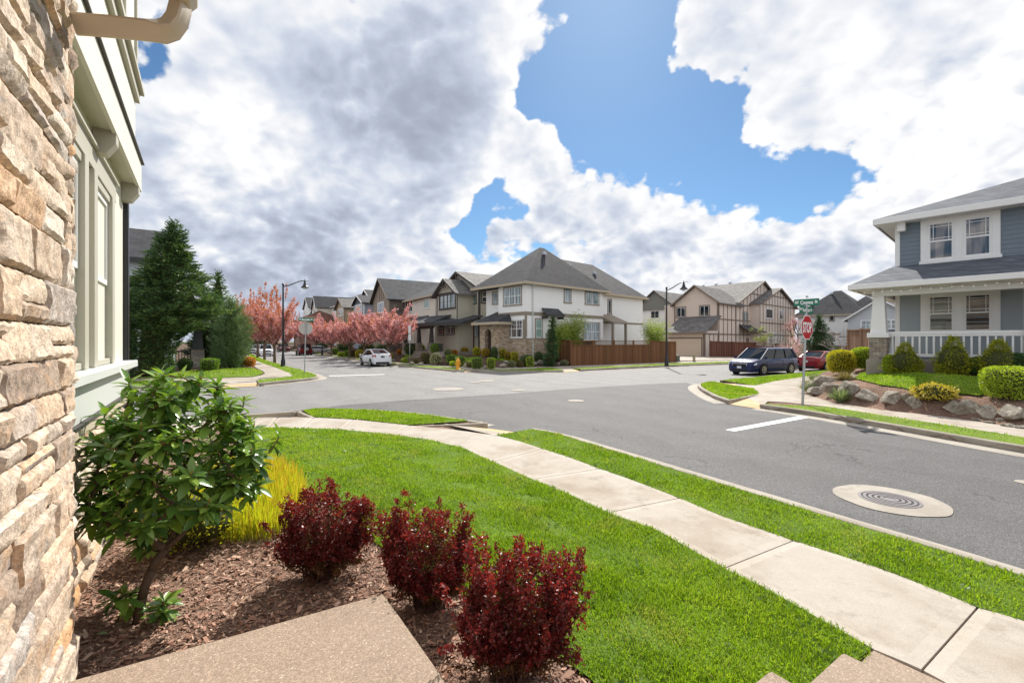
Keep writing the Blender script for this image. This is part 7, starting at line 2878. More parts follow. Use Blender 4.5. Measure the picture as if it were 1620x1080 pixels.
def street_lamp(label, base, ang, hp, reach, plate=None):
    t = thing('street_lamp', label, 'street lamp', base, ang, 'black bell street lamps')
    g = MB()
    g.lathe([(.24, 0), (.24, .06), (.17, .10), (.16, .5), (.12, .62), (.10, .95), (.085, 1.0), (.085, 1.1)], (0, 0, 0), 14)
    g.build('base', M['black_metal'], t, smooth=True, angle=40)
    g = MB()
    g.tube([(0, 0, 1.0), (0, 0, hp)], [.078, .062], 12)
    g.lathe([(.075, 0), (.085, .03), (.085, .12), (.05, .16)], (0, 0, hp-.02), 12)
    g.build('pole', M['black_metal'], t, smooth=True, angle=40)
    g = MB()
    pts = []
    for k in range(13):
        u = k/12
        pts.append((reach*u, 0, hp-.12+.95*(u**1.6)*(1-.42*u**3)))
    end = Vector(pts[-1])
    g.tube(pts, [.045-.012*k/12 for k in range(13)], 8)
    g.bar(end+Vector((-.12, 0, .02)), end+Vector((.30, 0, .02)), .03, .03)
    g.tube([end+Vector((0, 0, -.05)), end+Vector((0, 0, .2))], [.04, .015], 6)
    g.build('arm', M['black_metal'], t, smooth=True, angle=40)
    g = MB()
    g.lathe([(.03, 0), (.075, -.03), (.085, -.12), (.07, -.15), (.12, -.22), (.13, -.32), (.19, -.40), (.31, -.52), (.32, -.56), (.29, -.55), (.16, -.40)], end, 18)
    lo = g.build('lantern', M['black_metal'], t, smooth=True, angle=40)
    g = MB()
    g.lathe([(.20, -.50), (.19, -.58), (.13, -.66), (.04, -.69)], end, 16)
    g.build('globe', M['lamp_glass'], lo, smooth=True)
    if plate:
        g = MB(); g.box(.08, .10, -.16, .16, plate, plate+.62); g.build('sign_plate', M['vent_metal'], t)
    return t


p = G(447.8, 580); street_lamp('black street lamp with a curved arm at the left corner, beside the cherry trunks', p, math.atan2(.56, .83), 6.60, 1.62, 2.25)
p = G(1054.5, 579); street_lamp('black street lamp with a curved arm in front of the brown fence', p, math.atan2(-.5, .87), 6.40, 1.35)
p = G(509.5, 561.2); street_lamp('distant black street lamp among the pink blossom of the far pavement', p, math.atan2(-.56, -.83), 6.3, 1.5)

# ------------------------------------------------------------------ signs
M['galv'] = simple('galvanised_steel', (0.40, 0.41, 0.42), .45, .5, .7, var=.2, vscale=12)
M['sign_red'] = simple('sign_red', (0.46, 0.010, 0.018), .4, .5, var=.04)
M['sign_green'] = simple('sign_green', (0.004, 0.15, 0.085), .4, .5, var=.06)
M['sign_white'] = simple('sign_white', (0.80, 0.80, 0.80), .4, .5, var=.03)
M['sign_back'] = simple('sign_back', (0.42, 0.40, 0.37), .5, .4, .2, var=.08)


def lettering(text, size, mat, parent, Mx, width=None, bold=.012, name='lettering'):
    """flat raised letters from the built-in font, as a mesh"""
    cu = bpy.data.curves.new('tmp_text', 'FONT')
    cu.body = text
    cu.size = size
    cu.align_x = 'CENTER'
    cu.align_y = 'CENTER'
    cu.extrude = .0015
    cu.offset = bold
    cu.resolution_u = 4
    ob = bpy.data.objects.new('tmp_text', cu)
    COL.objects.link(ob)
    dg = bpy.context.evaluated_depsgraph_get()
    dg.update()
    me = bpy.data.meshes.new_from_object(ob.evaluated_get(dg))
    bpy.data.objects.remove(ob)
    n = len(me.vertices)
    co = np.empty(n*3, np.float32); me.vertices.foreach_get('co', co)
    co = co.reshape(-1, 3)
    c = (co.max(0)+co.min(0))/2
    co -= c
    if width:
        co[:, 0] *= width/max(1e-6, co[:, 0].max()-co[:, 0].min())
    me.vertices.foreach_set('co', co.ravel())
    me.transform(Mx)
    me.materials.clear()
    me.name = name
    return link_mesh(name, me, M[mat], parent)


def octagon(r):
    return [(r*math.cos(math.pi/8+k*math.pi/4)/math.cos(math.pi/8), r*math.sin(math.pi/8+k*math.pi/4)/math.cos(math.pi/8)) for k in range(8)]


def plane_M(origin, right, out):
    """local sign plane: x=right, y=up, z=towards the reader"""
    right, out = Vector(right).normalized(), Vector(out).normalized()
    up = Vector((0, 0, 1))
    return Matrix(((right.x, up.x, out.x, origin[0]), (right.y, up.y, out.y, origin[1]), (right.z, up.z, out.z, origin[2]), (0, 0, 0, 1)))


def blade(t, origin, right, out, w, h, words):
    """green street name blade, lettered on both sides"""
    Mx = plane_M(origin, right, out)
    g = MB(); g.M = Mx
    g.box(-w/2, w/2, -h/2, h/2, -.004, .004)
    b = g.build('street_name_blade', M['sign_green'], t, bevel=.012)
    for flip in (1, -1):
        Mf = Mx if flip > 0 else plane_M(origin, -Vector(right), -Vector(out))
        x = -w/2+.04
        for (txt, wd, sz, dy) in words:
            lettering(txt, sz, 'sign_white', b, Mf @ Matrix.Translation((x+wd/2, dy, .0055)), wd, .006)
            x += wd+.045
    return b


sp = G(1269.5, 640)
ST = thing('stop_sign', 'red octagonal STOP sign under two green street name blades on a steel post', 'stop sign', sp)
g = MB(); g.tube([(0, 0, -.1), (.13, 0, 3.26)], .038, 10)
g.build('post', M['galv'], ST, smooth=True, angle=40)
n_, d_ = Vector((.56, -.83, 0)), Vector((.83, .56, 0))
so = Vector((.10, 0, 2.49))+n_*.05
Mx = plane_M(so, d_, n_)
g = MB(); g.M = Mx
g.prism(octagon(.385), -.003, .001)
f = g.build('sign_face', M['sign_white'], ST)
g = MB(); g.M = Mx
g.prism(octagon(.362), .001, .0025)
g.build('red_field', M['sign_red'], f)
lettering('STOP', .36, 'sign_white', f, Mx @ Matrix.Translation((0, 0, .004)) @ Matrix.Diagonal((1, 1.25, 1, 1)), .60, .012)
blade(ST, (.125, 0, 3.30), (.669, -.743, 0), (-.743, -.669, 0), .72, .225, [('NW', .105, .12, .01), ('Cosmos', .36, .165, .0), ('St', .08, .12, .012)])
blade(ST, (.12, 0, 3.06), (.83, .56, 0), (.56, -.83, 0), .92, .225, [('NW', .12, .12, .01), ('Rosetta', .50, .165, .0), ('St', .10, .12, .012)])
g = MB(); g.box(.09, .16, -.035, .035, 3.17, 3.20); g.build('bracket', M['galv'], ST)

sp = G(481.6, 591.3)
SB = thing('stop_sign', 'bare grey back of a stop sign under a green street name blade, left corner', 'stop sign', sp)
g = MB(); g.tube([(0, 0, -.1), (.10, 0, 3.5)], .036, 10); g.build('post', M['galv'], SB, smooth=True, angle=40)
bk = Vector((-.35, .94, 0)); rt = Vector((.94, .35, 0))
Mx = plane_M(Vector((.08, 0, 2.86))+bk*.05, -rt, bk)
g = MB(); g.M = Mx; g.prism(octagon(.385), -.003, .001); f = g.build('sign_face', M['sign_back'], SB)
g = MB(); g.M = Mx; g.prism(octagon(.362), .001, .0025); g.build('red_field', M['sign_red'], f)
lettering('STOP', .36, 'sign_white', f, Mx @ Matrix.Translation((0, 0, .004)) @ Matrix.Diagonal((1, 1.25, 1, 1)), .60, .012)
blade(SB, (.10, 0, 3.42), (.94, .35, 0), (.35, -.94, 0), .88, .23, [('NW', .11, .12, .01), ('Rosetta', .48, .165, .0), ('St', .09, .12, .012)])

sp = G(648.3, 577.3)
PS = thing('parking_sign', 'thin grey post with narrow sign plates, right of the white hatchback', 'road sign', sp)
g = MB(); g.tube([(0, 0, -.1), (0, 0, 3.4)], .032, 8); g.build('post', M['galv'], PS, smooth=True)
for (z0_, z1_, w_) in ((2.75, 3.4, .30), (2.12, 2.68, .30)):
    g = MB(); g.M = plane_M((.0, -.05, 0), (.55, .83, 0), (.83, -.55, 0))
    g.box(-w_/2, w_/2, z0_, z1_, -.003, .003)
    g.build('sign_plate', M['sign_white'], PS)

# ------------------------------------------------------------------ hydrant
M['hydrant'] = simple('hydrant_paint', (0.72, 0.33, 0.012), .4, .5, var=.08)
HY = thing('fire_hydrant', 'orange-yellow fire hydrant at the kerb in front of the clipped box shrubs', 'fire hydrant', G(724.5, 584.6))
g = MB(); g.lathe([(.19, 0), (.19, .05), (.13, .07), (.125, .52), (.17, .54), (.17, .58), (.15, .60)], (0, 0, 0), 16); g.build('barrel', M['hydrant'], HY, smooth=True, angle=40)
g = MB(); g.lathe([(.16, .60), (.15, .66), (.10, .74), (.05, .78), (.05, .84), (.02, .85)], (0, 0, 0), 16); g.build('bonnet', M['hydrant'], HY, smooth=True, angle=40)
for (dx, dy) in ((1, 0), (-1, 0), (0, -1)):
    g = MB(); g.tube([(dx*.10, dy*.10, .42), (dx*.22, dy*.22, .42)], .07 if dy else .055, 10); g.build('outlet_cap', M['hydrant'], HY)

# ------------------------------------------------------------------ fences
def wood_mat(name, c):
    m, t, p, out = new_mat(name)
    co = coords(t)
    r = t.node('ShaderNodeNewGeometry').outputs['Random Per Island']
    n = t.noise(t.v('MULTIPLY', co, (14, 14, .7)), 2.0, 5, .65)
    f = t.m('MULTIPLY_ADD', r, .55, t.m('MULTIPLY', n, .45))
    t.put(p.inputs['Base Color'], t.mix(f, tuple(q*.6 for q in c), tuple(q*1.45 for q in c)))
    p.inputs['Roughness'].default_value = .8
    p.inputs['Specular IOR Level'].default_value = .2
    return m


M['cedar'] = wood_mat('cedar_boards', (0.165, 0.078, 0.038))
M['cedar_red'] = wood_mat('red_cedar_boards', (0.125, 0.052, 0.036))
M['cedar_grey'] = wood_mat('brown_planks', (0.25, 0.155, 0.105))
M['cedar_tan'] = wood_mat('tan_boards', (0.40, 0.31, 0.215))


def plank_fence(label, pts, hts, mat, post_step=2.3, lattice=(), base=None, cap=True, board=.14, group=None):
    """pts: ground corners; hts: top heights above the ground at each corner"""
    t = thing('wooden_fence', label, 'fence', pts[0], 0, group)
    o = Vector(pts[0])
    for si in range(len(pts)-1):
        a, b = Vector(pts[si])-o, Vector(pts[si+1])-o
        L = (b-a).xy.length
        n = max(1, round(L/post_step))
        d = (b-a).xy.normalized()
        nrm = Vector((-d.y, d.x))
        for k in range(n+(1 if si == len(pts)-2 else 0)):
            u = k/n
            c = a.lerp(b, u)
            h = hts[si]+(hts[si+1]-hts[si])*u
            g = MB(); g.bar((c.x, c.y, c.z-.2), (c.x, c.y, c.z+h+.06), .12, .12); g.build('fence_post', M[mat], t)
        for k in range(n):
            u0, u1 = k/n, (k+1)/n
            g = MB()
            lat = si in lattice
            nb = max(2, int(L/n/board))
            for q in range(nb):
                u = u0+(u1-u0)*(q+.5)/nb
                c = a.lerp(b, u)
                h = hts[si]+(hts[si+1]-hts[si])*u-(.40 if lat else .03)
                wv = Vector((d.x, d.y, 0))*(L/n/nb/2-.004)
                nv = Vector((nrm.x, nrm.y, 0))*.012
                of = nv*(1.5 if q % 2 else .4)
                z0, z1 = c.z-.1, c.z+h
                vs = []
                for zz in (z0, z1):
                    for s1, s2 in ((-1, -1), (1, -1), (1, 1), (-1, 1)):
                        w_ = c+wv*s1+nv*s2+of
                        vs.append((w_.x, w_.y, zz))
                g.add(vs, [(0, 3, 2, 1), (4, 5, 6, 7), (0, 1, 5, 4), (1, 2, 6, 5), (2, 3, 7, 6), (3, 0, 4, 7)])
            g.build('fence_panel', M[mat], t)
            g = MB()
            c0, c1 = a.lerp(b, u0), a.lerp(b, u1)
            h0, h1 = hts[si]+(hts[si+1]-hts[si])*u0, hts[si]+(hts[si+1]-hts[si])*u1
            if cap:
                g.bar((c0.x, c0.y, c0.z+h0), (c1.x, c1.y, c1.z+h1), .13, .045)
            if lat:
                g.bar((c0.x, c0.y, c0.z+h0-.38), (c1.x, c1.y, c1.z+h1-.38), .10, .06)
                m_ = int(L/n/.12)
                for q in range(1, m_):
                    c = c0.lerp(c1, q/m_)
                    hh = h0+(h1-h0)*q/m_
                    g.bar((c.x, c.y, c.z+hh-.36), (c.x, c.y, c.z+hh-.02), .028, .028)
            if g.v:
                g.build('top_rail', M[mat], t)
    return t


def at_h(px, Y, z):
    x = (px-CX)/F*Y
    return Vector((x, Y, z))


P0, P1 = at_h(885, 39.6, .45), G(903.5, 577.8, .05)
P2, P3 = G(1031, 573.2, .05), G(1068.5, 571.8, .05)
plank_fence('stained brown fence with an open picket top beside the white corner house', [P0, P1, P2, P3], [1.75, 2.05, 2.05, 1.95], 'cedar', 2.55, (1,))
plank_fence('dark red-brown fence behind the navy minivan, along the half-timbered house', [at_h(1124, 57, .1), at_h(1195, 56, .1), at_h(1262, 54, .0), at_h(1345, 54, -.05)], [1.98, 1.8, 1.62, 1.58], 'cedar_red', 2.4, (1,))
plank_fence('short pale tan board fence between the stop sign post and the red car', [at_h(1256, 50, -.1), at_h(1293, 50, -.1)], [1.72, 1.70], 'cedar_tan', 2.6)
plank_fence('brown plank fence panel beside the stone pier of the slate blue porch', [at_h(1342.5, 24.5, .72), at_h(1388, 20.8, .90)], [1.92, 1.74], 'cedar_grey', 2.4)
plank_fence('reddish fence end post and boards left of the tall clipped conifer', [at_h(208, 26.3, .1), at_h(150, 24.5, .1)], [2.1, 2.0], 'cedar_red', 2.0)

# ------------------------------------------------------------------ utility boxes in the driveway
M['util_green'] = simple('utility_green', (0.075, 0.095, 0.070), .5, .4)
M['util_tan'] = simple('utility_tan', (0.30, 0.27, 0.17), .55, .4)
c = G(1066, 572, .02)
UB = thing('utility_box', 'dark green metal utility cabinet behind the right street lamp', 'utility box', c, AW)
g = MB(); g.box(-.55, .35, 0, .6, 0, .62); g.build('cabinet', M['util_green'], UB, bevel=.03)
g = MB(); g.box(-.5, .3, -.02, -.0, .06, .54); g.build('door', M['util_green'], UB, bevel=.008)
g = MB(); g.box(-.65, .45, -.1, .7, -.05, .03); g.build('pad', M['gutter'], UB)
c = G(1098, 572, .02)
o = thing('cable_pedestal', 'short tan cable pedestal standing in the driveway', 'utility post', c)
g = MB(); g.lathe([(.13, 0), (.13, .52), (.15, .53), (.15, .66), (.11, .72)], (0, 0, 0), 12); g.build('housing', M['util_tan'], o, smooth=True, angle=40)
g = MB(); g.lathe([(.16, 0), (.16, .05)], (0, 0, 0), 12); g.build('collar', M['util_green'], o)

# ------------------------------------------------------------------ boulders
def rock_mat():
    m, t, p, out = new_mat('boulder_rock')
    co = coords(t)
    n1 = t.noise(co, 2.2, 6, .65)
    n2 = t.noise(co, 14, 6, .7)
    c = t.ramp(n1, [(.25, (0.155, 0.135, 0.11)), (.45, (0.275, 0.24, 0.195)), (.6, (0.40, 0.355, 0.295)), (.78, (0.23, 0.185, 0.14))])
    c = t.mix(1.0, c, t.smooth(n2, .3, .7, .6, 1.3), 'MULTIPLY')
    c = t.mix(t.smooth(t.noise(co, 5, 4, .6), .6, .72, 0, .6), c, (0.42, 0.39, 0.34))
    t.put(p.inputs['Base Color'], c)
    p.inputs['Roughness'].default_value = .9
    b = t.node('ShaderNodeBump'); b.inputs['Strength'].default_value = .7; b.inputs['Distance'].default_value = .03
    t.put(b.inputs['Height'], t.m('ADD', n2, t.noise(co, 40, 4, .6)))
    t.put(p.inputs['Normal'], b.outputs[0])
    return m


M['rock'] = rock_mat()


def boulder(label, px, pyb, wpx, hpx, seed, flat=False, grp='boulders of the garden retaining edge'):
    b = T(px, pyb)
    s = b.y/F
    w, h = wpx*s, hpx*s
    rg = np.random.default_rng(seed)
    bm = bmesh.new()
    bmesh.ops.create_icosphere(bm, subdivisions=4, radius=1.0)
    V = np.array([v.co for v in bm.verts])
    V = superball(unit(V), 3.0)*.92
    for k in range(17):                                # flat broken faces
        n_ = rg.normal(size=3); n_[2] *= .8; n_ /= np.linalg.norm(n_)
        d = rg.uniform(.50, .90)
        ex = V@n_-d
        V -= np.outer(np.maximum(ex, 0), n_)*.97
    U = unit(V)
    V += U*(np.array([noise.noise(Vector(tuple(q*1.7+seed)))*.07+noise.noise(Vector(tuple(q*5+seed)))*.03+noise.noise(Vector(tuple(q*13+seed)))*.015 for q in V]))[:, None]
    V *= np.array([w/2*1.06, w/2*rg.uniform(.75, 1.0), h*.50])
    for v, q in zip(bm.verts, V):
        v.co = q
    me = bpy.data.meshes.new('boulder')
    bm.to_mesh(me); bm.free()
    o = link_mesh('boulder', me, M['rock'], None, False)
    y = b.y+w*.28
    o.location = (b.x*y/b.y, y, b.z+h*.34)
    o.rotation_euler = (rg.normal(0, .08), rg.normal(0, .1), rg.uniform(-.5, .5))
    return tag(o, label, 'boulder', grp)


for i, (px, pb, w, h, lab) in enumerate([
        (1298, 617, 54, 26, 'pale tilted boulder highest at the left end of the boulder edge'), (1296, 625, 40, 15, 'low dark boulder at the left end beside the footpath'),
        (1320, 622, 38, 24, 'grey boulder behind the grey-green tuft'), (1344, 631, 36, 36, 'tall slanting pale boulder right of the grey-green tuft'),
        (1375, 639, 52, 27, 'long smooth brown boulder in the middle of the edge'), (1412, 642, 38, 27, 'rounded split boulder right of the long smooth one'),
        (1436, 636, 17, 17, 'small boulder tucked behind between two larger ones'), (1447, 650, 27, 26, 'square dark boulder left of the yellow variegated shrub'),
        (1507, 656, 33, 28, 'blocky boulder right of the yellow variegated shrub'), (1536, 660, 42, 34, 'broad pale boulder with a sloping top'),
        (1564, 665, 34, 28, 'dark shaded boulder beside the square golden hedge'), (1604, 672, 54, 38, 'largest boulder at the right photo edge below the golden hedge')]):
    boulder(lab, px, pb, w, h, 60+i)
for i, (px, pb, w, h, lab) in enumerate([(1547, 666, 22, 5, 'flat stone chip by the footpath, first from the left'), (1568, 671, 18, 6, 'flat stone chip by the footpath, second from the left'),
                                         (1582, 669, 17, 7, 'flat stone chip by the footpath, third from the left'), (1594, 676, 22, 8, 'flat stone chip by the footpath, fourth from the left'), (1613, 679, 20, 7, 'flat stone chip at the right photo edge')]):
    boulder(lab, px, pb, w, h, 80+i, grp='flat stones along the footpath')
for i, (px, pb, w, h, lab) in enumerate([(796, 582, 15, 10, 'brown rock in the white house bank, left of the grassy mounds'), (801, 575, 10, 7, 'rock up the white house bank above the grassy mounds'), (829, 579, 12, 9, 'rock directly left of the single clipped box in the bank'),
                                         (846, 578, 10, 8, 'pale rock right of the single clipped box'), (856, 577, 17, 9, 'long pale rock in the bank near the fence'), (768, 584, 9, 9, 'reddish rock between the two large clipped boxes'),
                                         (651, 577, 9, 7, 'rock beside the thin sign post'), (665, 577, 10, 6, 'rock left of the bronze clipped block'), (738, 581, 9, 8, 'rock right of the hydrant'), (622, 572, 12, 6, 'low rock behind the white hatchback'),
                                         (884, 577, 10, 6, 'dark rock near the fence corner'), (520, 559, 9, 5, 'low rock near the far street lamp')]):
    boulder(lab, px, pb, w, h, 90+i, grp='rocks in the bank of the white house')

# buried meter box in the near lawn
c = T(570, 689.5)
o = thing('valve_box', 'sunken green meter box lid in the near lawn beside the footpath', 'utility lid', (c.x, c.y, c.z), .4)
g = MB(); g.box(-.26, .26, -.17, .17, -.10, -.005); g.build('box', M['util_green'], o)
g = MB(); g.box(-.23, .23, -.14, .14, -.005, .006); g.build('lid', M['util_green'], o, bevel=.004)

# ------------------------------------------------------------------ rhododendron beside the stone wall
M['rhodo'] = foliage('rhododendron_leaves', [(0.046, 0.104, 0.026), (0.091, 0.189, 0.039), (0.156, 0.280, 0.052), (0.260, 0.390, 0.065), (0.072, 0.150, 0.033)], .26, rough=.28, spec=.5, tint=(1.8, 1.8, .6))
M['rhodo_bud'] = foliage('rhododendron_buds', [(0.25, 0.24, 0.05), (0.33, 0.28, 0.07)], .2)
M['rhodo_bark'] = simple('rhododendron_bark', (0.125, 0.080, 0.052), .85, .2, var=.35, vscale=30, bump=.6, bscale=60)
M['rhodo_twig'] = simple('rhododendron_twig', (0.19, 0.135, 0.055), .7, .2, var=.25, vscale=30)


def rhododendron():
    b = T(216, 984)
    t = thing('rhododendron', 'glossy broad-leaved rhododendron with a bare forked stem beside the stone wall', 'shrub', b)
    rg = np.random.default_rng(99)
    cen = Vector((.02, .30, .98))
    rad = Vector((.66, .48, .66))
    nodes = [(Vector((0, 0, -.03)), None), (Vector((.02, .02, .14)), 0), (Vector((.05, .06, .30)), 1), (Vector((.10, .12, .42)), 2)]
    for p, par in (((-.10, .10, .55), 3), ((-.26, .14, .74), 4), ((.22, .22, .58), 3), ((.42, .30, .82), 6), ((.12, .30, .66), 3), ((.14, .42, .92), 8), ((.0, .12, .78), 4), ((.24, .12, .82), 6)):
        nodes.append((Vector(p), par))
    tips = []
    tries = 0
    while len(tips) < 180 and tries < 12000:
        tries += 1
        d = Vector(rdir(1, rg)[0])
        r = rg.uniform(.62, 1.0)
        p = cen+Vector((d.x*rad.x*r, d.y*rad.y*r, d.z*rad.z*r))
        wob = 1+.22*noise.noise(d*2.3+Vector((4, 1, 2)))
        p = cen+(p-cen)*wob
        w = b+p
        dl = w-OWN.loc
        ly = -dl.x*.83-dl.y*.56
        if ly > (-.06 if (dl.x*-.56+dl.y*.83) < .1 else .08) or p.z < .34:
            continue
        if p.z < .62 and (p.x > -.05 or rg.random() < .3):
            continue
        if min([(p-q).length for q in tips] or [9]) < .070:
            continue
        tips.append(p)
    for k in range(5):                                 # suckers at the foot
        a = rg.uniform(0, 6.28)
        tips.append(Vector((math.cos(a)*rg.uniform(.06, .22), math.sin(a)*rg.uniform(.04, .16)-.02, rg.uniform(.07, .26))))
    tips.sort(key=lambda p: (p-Vector((.06, .1, .42))).length)
    leafP, leafD, leafU, leafL, leafDr = [], [], [], [], []
    budP, budD = [], []
    n_fixed = len(nodes)
    kids = {}
    ends = []
    for p in tips:
        best = min(range(0, len(nodes)), key=lambda i: (nodes[i][0]-p).length+max(0, nodes[i][0].z-p.z+.02)*1.6+(.0 if i > 1 else (.25 if p.z > .3 else 0)))
        q = nodes[best][0]
        m = q.lerp(p, .55)+Vector((0, 0, -.035))
        nodes.append((m, best)); i1 = len(nodes)-1
        nodes.append((p, i1))
        ends.append(len(nodes)-1)
    cnt = [0]*len(nodes)
    for e in ends:
        i = e
        while i is not None:
            cnt[i] += 1
            i = nodes[i][1]
    g = MB()
    for i, (p, par) in enumerate(nodes):
        if par is None:
            continue
        q = nodes[par][0]
        r1 = .0030+.0019*cnt[i]**.5
        r0 = .0030+.0019*min(cnt[par], cnt[i]*2.2+1)**.5
        mid = p.lerp(q, .5)+Vector(rg.normal(0, .007, 3))
        g.cur = 0 if cnt[i] > 2 else 1
        g.tube([q, mid, p], [r0, (r0+r1)/2, r1], 7 if cnt[i] > 2 else 5)
    g.build('branches', [M['rhodo_bark'], M['rhodo_twig']], t, smooth=True)
    for e in ends:
        p = nodes[e][0]
        q = nodes[nodes[e][1]][0]
        ax = ((p-q).normalized()+Vector((0, 0, .9))).normalized()
        sx = ax.orthogonal().normalized()
        sy = ax.cross(sx)
        a0 = rg.uniform(0, 6.28)
        nl = int(rg.integers(10, 15))
        for k in range(nl):
            a = a0+k*2.4
            lev = k/nl                                  # upper leaves stand, lower leaves droop
            el = (.75-1.15*lev)+rg.normal(0, .16)
            d = (sx*math.cos(a)+sy*math.sin(a))*math.cos(el)+ax*math.sin(el)
            leafP.append(p-ax*(.050*lev)); leafD.append(d.normalized()); leafU.append(ax)
            leafL.append(rg.uniform(.095, .150)*(.82+.3*lev)); leafDr.append(rg.uniform(.04, .26))
        for k in range(4):                              # older leaves down the shoot
            c = p.lerp(q, rg.uniform(.25, .75))
            a = rg.uniform(0, 6.28)
            d = (sx*math.cos(a)+sy*math.sin(a))*.9-ax*rg.uniform(.0, .5)
            leafP.append(c); leafD.append(d.normalized()); leafU.append(ax); leafL.append(rg.uniform(.08, .12)); leafDr.append(rg.uniform(.2, .5))
        budP.append(p); budD.append(ax)
    P, D, U = np.array([tuple(v) for v in leafP]), unit(np.array([tuple(v) for v in leafD])), np.array([tuple(v) for v in leafU])
    V, Fa = leaf_long(P, D, U, np.array(leafL), np.array(leafL)*.39, np.array(leafDr), rg)
    gb = MB()
    for p, d in zip(budP, budD):
        if rg.random() < .75:
            gb.tube([p, p+d*.012, p+d*.026, p+d*.038], [.004, .008, .0065, .001], 6, cap=False)
    VV, FF = join([(V, Fa), (np.array(gb.v), np.array(gb.f).ravel())])
    np_mesh('leaves', VV, FF, 4, [M['rhodo'], M['rhodo_bud']], t, smooth=True, mi=np.concatenate([np.zeros(len(Fa)//4, int), np.ones(len(gb.f), int)]))


rhododendron()

# ------------------------------------------------------------------ red barberries
M['barberry'] = foliage('barberry_leaves', [(0.068, 0.008, 0.008), (0.104, 0.010, 0.011), (0.160, 0.016, 0.016), (0.048, 0.006, 0.007), (0.208, 0.032, 0.024), (0.088, 0.016, 0.011)], .26, rough=.42, spec=.4, tint=(2.0, .9, .7))
M['barberry_new'] = foliage('barberry_new_leaves', [(0.186, 0.019, 0.019), (0.260, 0.037, 0.031), (0.149, 0.014, 0.017), (0.310, 0.081, 0.056)], .34, rough=.42, spec=.4, tint=(1.7, .9, .7))
M['barberry_low'] = foliage('barberry_inner', [(0.105, 0.027, 0.021), (0.150, 0.075, 0.024), (0.075, 0.018, 0.018), (0.180, 0.120, 0.033)], .3)
M['barberry_stem'] = simple('barberry_stem', (0.085, 0.040, 0.030), .8, .2, var=.3, vscale=30)


def barberry(label, px, pyb, w, h, seed, dx=0.0, n=300, box=4.2, side=None):
    b = T(px, pyb)
    t = thing('barberry_shrub', label, 'shrub', b, 0, 'red barberries along the landing')
    rg = np.random.default_rng(seed)
    g = MB()
    P, D, L, P2, D2, L2, P3, D3, L3 = [], [], [], [], [], [], [], [], []
    lp = rg.uniform(-30, 30, 3)
    for i in range(n):
        u = rdir(1, rg)[0]
        u[2] = abs(u[2])*1.3-.55
        u /= np.linalg.norm(u)
        s = superball(u[None, :], box)[0]
        k = .96+.44*noise.noise(Vector(tuple(u*1.9+lp)))+.26*noise.noise(Vector(tuple(u*5+lp)))
        rr = rg.uniform(.62, 1.0)**.6
        tip = np.array([s[0]*w/2*k*rr+dx, s[1]*w/2*.92*k*rr, h*.5+s[2]*h*.5*k*rr])
        if side is not None and i % 9 == 0:             # straggling side shoots
            tip = np.array([side[0]*w*rg.uniform(.5, .95), side[1]*w*rg.uniform(.2, .6), h*rg.uniform(.45, .92)])+rg.normal(0, .03, 3)
        if i % 19 == 0:
            tip[2] += rg.uniform(.01, .06)
        if i % 13 == 5:                                 # arching outliers
            tip[:2] *= rg.uniform(1.1, 1.35)
        tip[2] = max(tip[2], .05)
        a = rg.uniform(0, 6.28)
        base = np.array([math.cos(a)*w*rg.uniform(0, .24)+dx*.5, math.sin(a)*w*rg.uniform(0, .24), 0])
        m = base*.45+tip*.55
        m = base*.3+tip*.7 if tip[2] > h*.4 else m
        m[2] = tip[2]*.45 if tip[2] > h*.4 else tip[2]*.7
        pts = [Vector(base), Vector(base*.7+m*.3)+Vector((0, 0, .05)), Vector(m), Vector(m*.4+tip*.6)+Vector(rg.normal(0, .012, 3)), Vector(tip)]
        if i % 2 == 0:
            g.tube(pts, [.0052, .0042, .0032, .0022, .0012], 4, cap=False)
        for q in range(21):
            f = 1-rg.uniform(0, 1)**1.6*.62
            x = f*4
            i0 = min(3, int(x))
            c = np.array(pts[i0].lerp(pts[i0+1], x-i0))
            m_ = int(rg.integers(4, 7))
            for z in range(m_):
                pp = c+rg.normal(0, .011, 3)
                dd = unit(rg.normal(size=(1, 3))+np.array([[0, 0, .55]]))[0]
                rel = np.linalg.norm((pp-np.array([dx, 0, h*.5]))/np.array([w/2, w/2, h/2]))
                if rel < .62 or pp[2] < h*.30:
                    if rg.random() < .62:
                        P2.append(pp); D2.append(dd); L2.append(rg.uniform(.014, .024))
                elif (pp[2] > h*.75 and rg.random() < .55) or (rel > 1.0 and rg.random() < .25):
                    P3.append(pp); D3.append(dd); L3.append(rg.uniform(.015, .026))
                else:
                    P.append(pp); D.append(dd); L.append(rg.uniform(.014, .026))
    g.build('stems', M['barberry_stem'], t)
    P, D, L = np.array(P), np.array(D), np.array(L)
    V, Fa = leaf_quads(P, D, L, L*.62, rg, .18)
    np_mesh('leaves', V, Fa, 4, M['barberry'], t)
    P, D, L = np.array(P3), np.array(D3), np.array(L3)
    V, Fa = leaf_quads(P, D, L, L*.62, rg, .18)
    np_mesh('new_leaves', V, Fa, 4, M['barberry_new'], t)
    P, D, L = np.array(P2), np.array(D2), np.array(L2)
    V, Fa = leaf_quads(P, D, L, L*.62, rg, .18)
    np_mesh('inner_leaves', V, Fa, 4, M['barberry_low'], t)


barberry('rounded dark red barberry farthest from the steps, beside the golden grass', 508, 914, .61, .70, 201, side=(.75, -.1))
barberry('middle red barberry at the corner of the concrete landing', 680, 958, .57, .68, 202, side=(-.7, .2))
barberry('nearest red barberry, broadest and closest to the lower photo edge', 812, 1066, .60, .72, 203, n=340, side=(.7, .1))

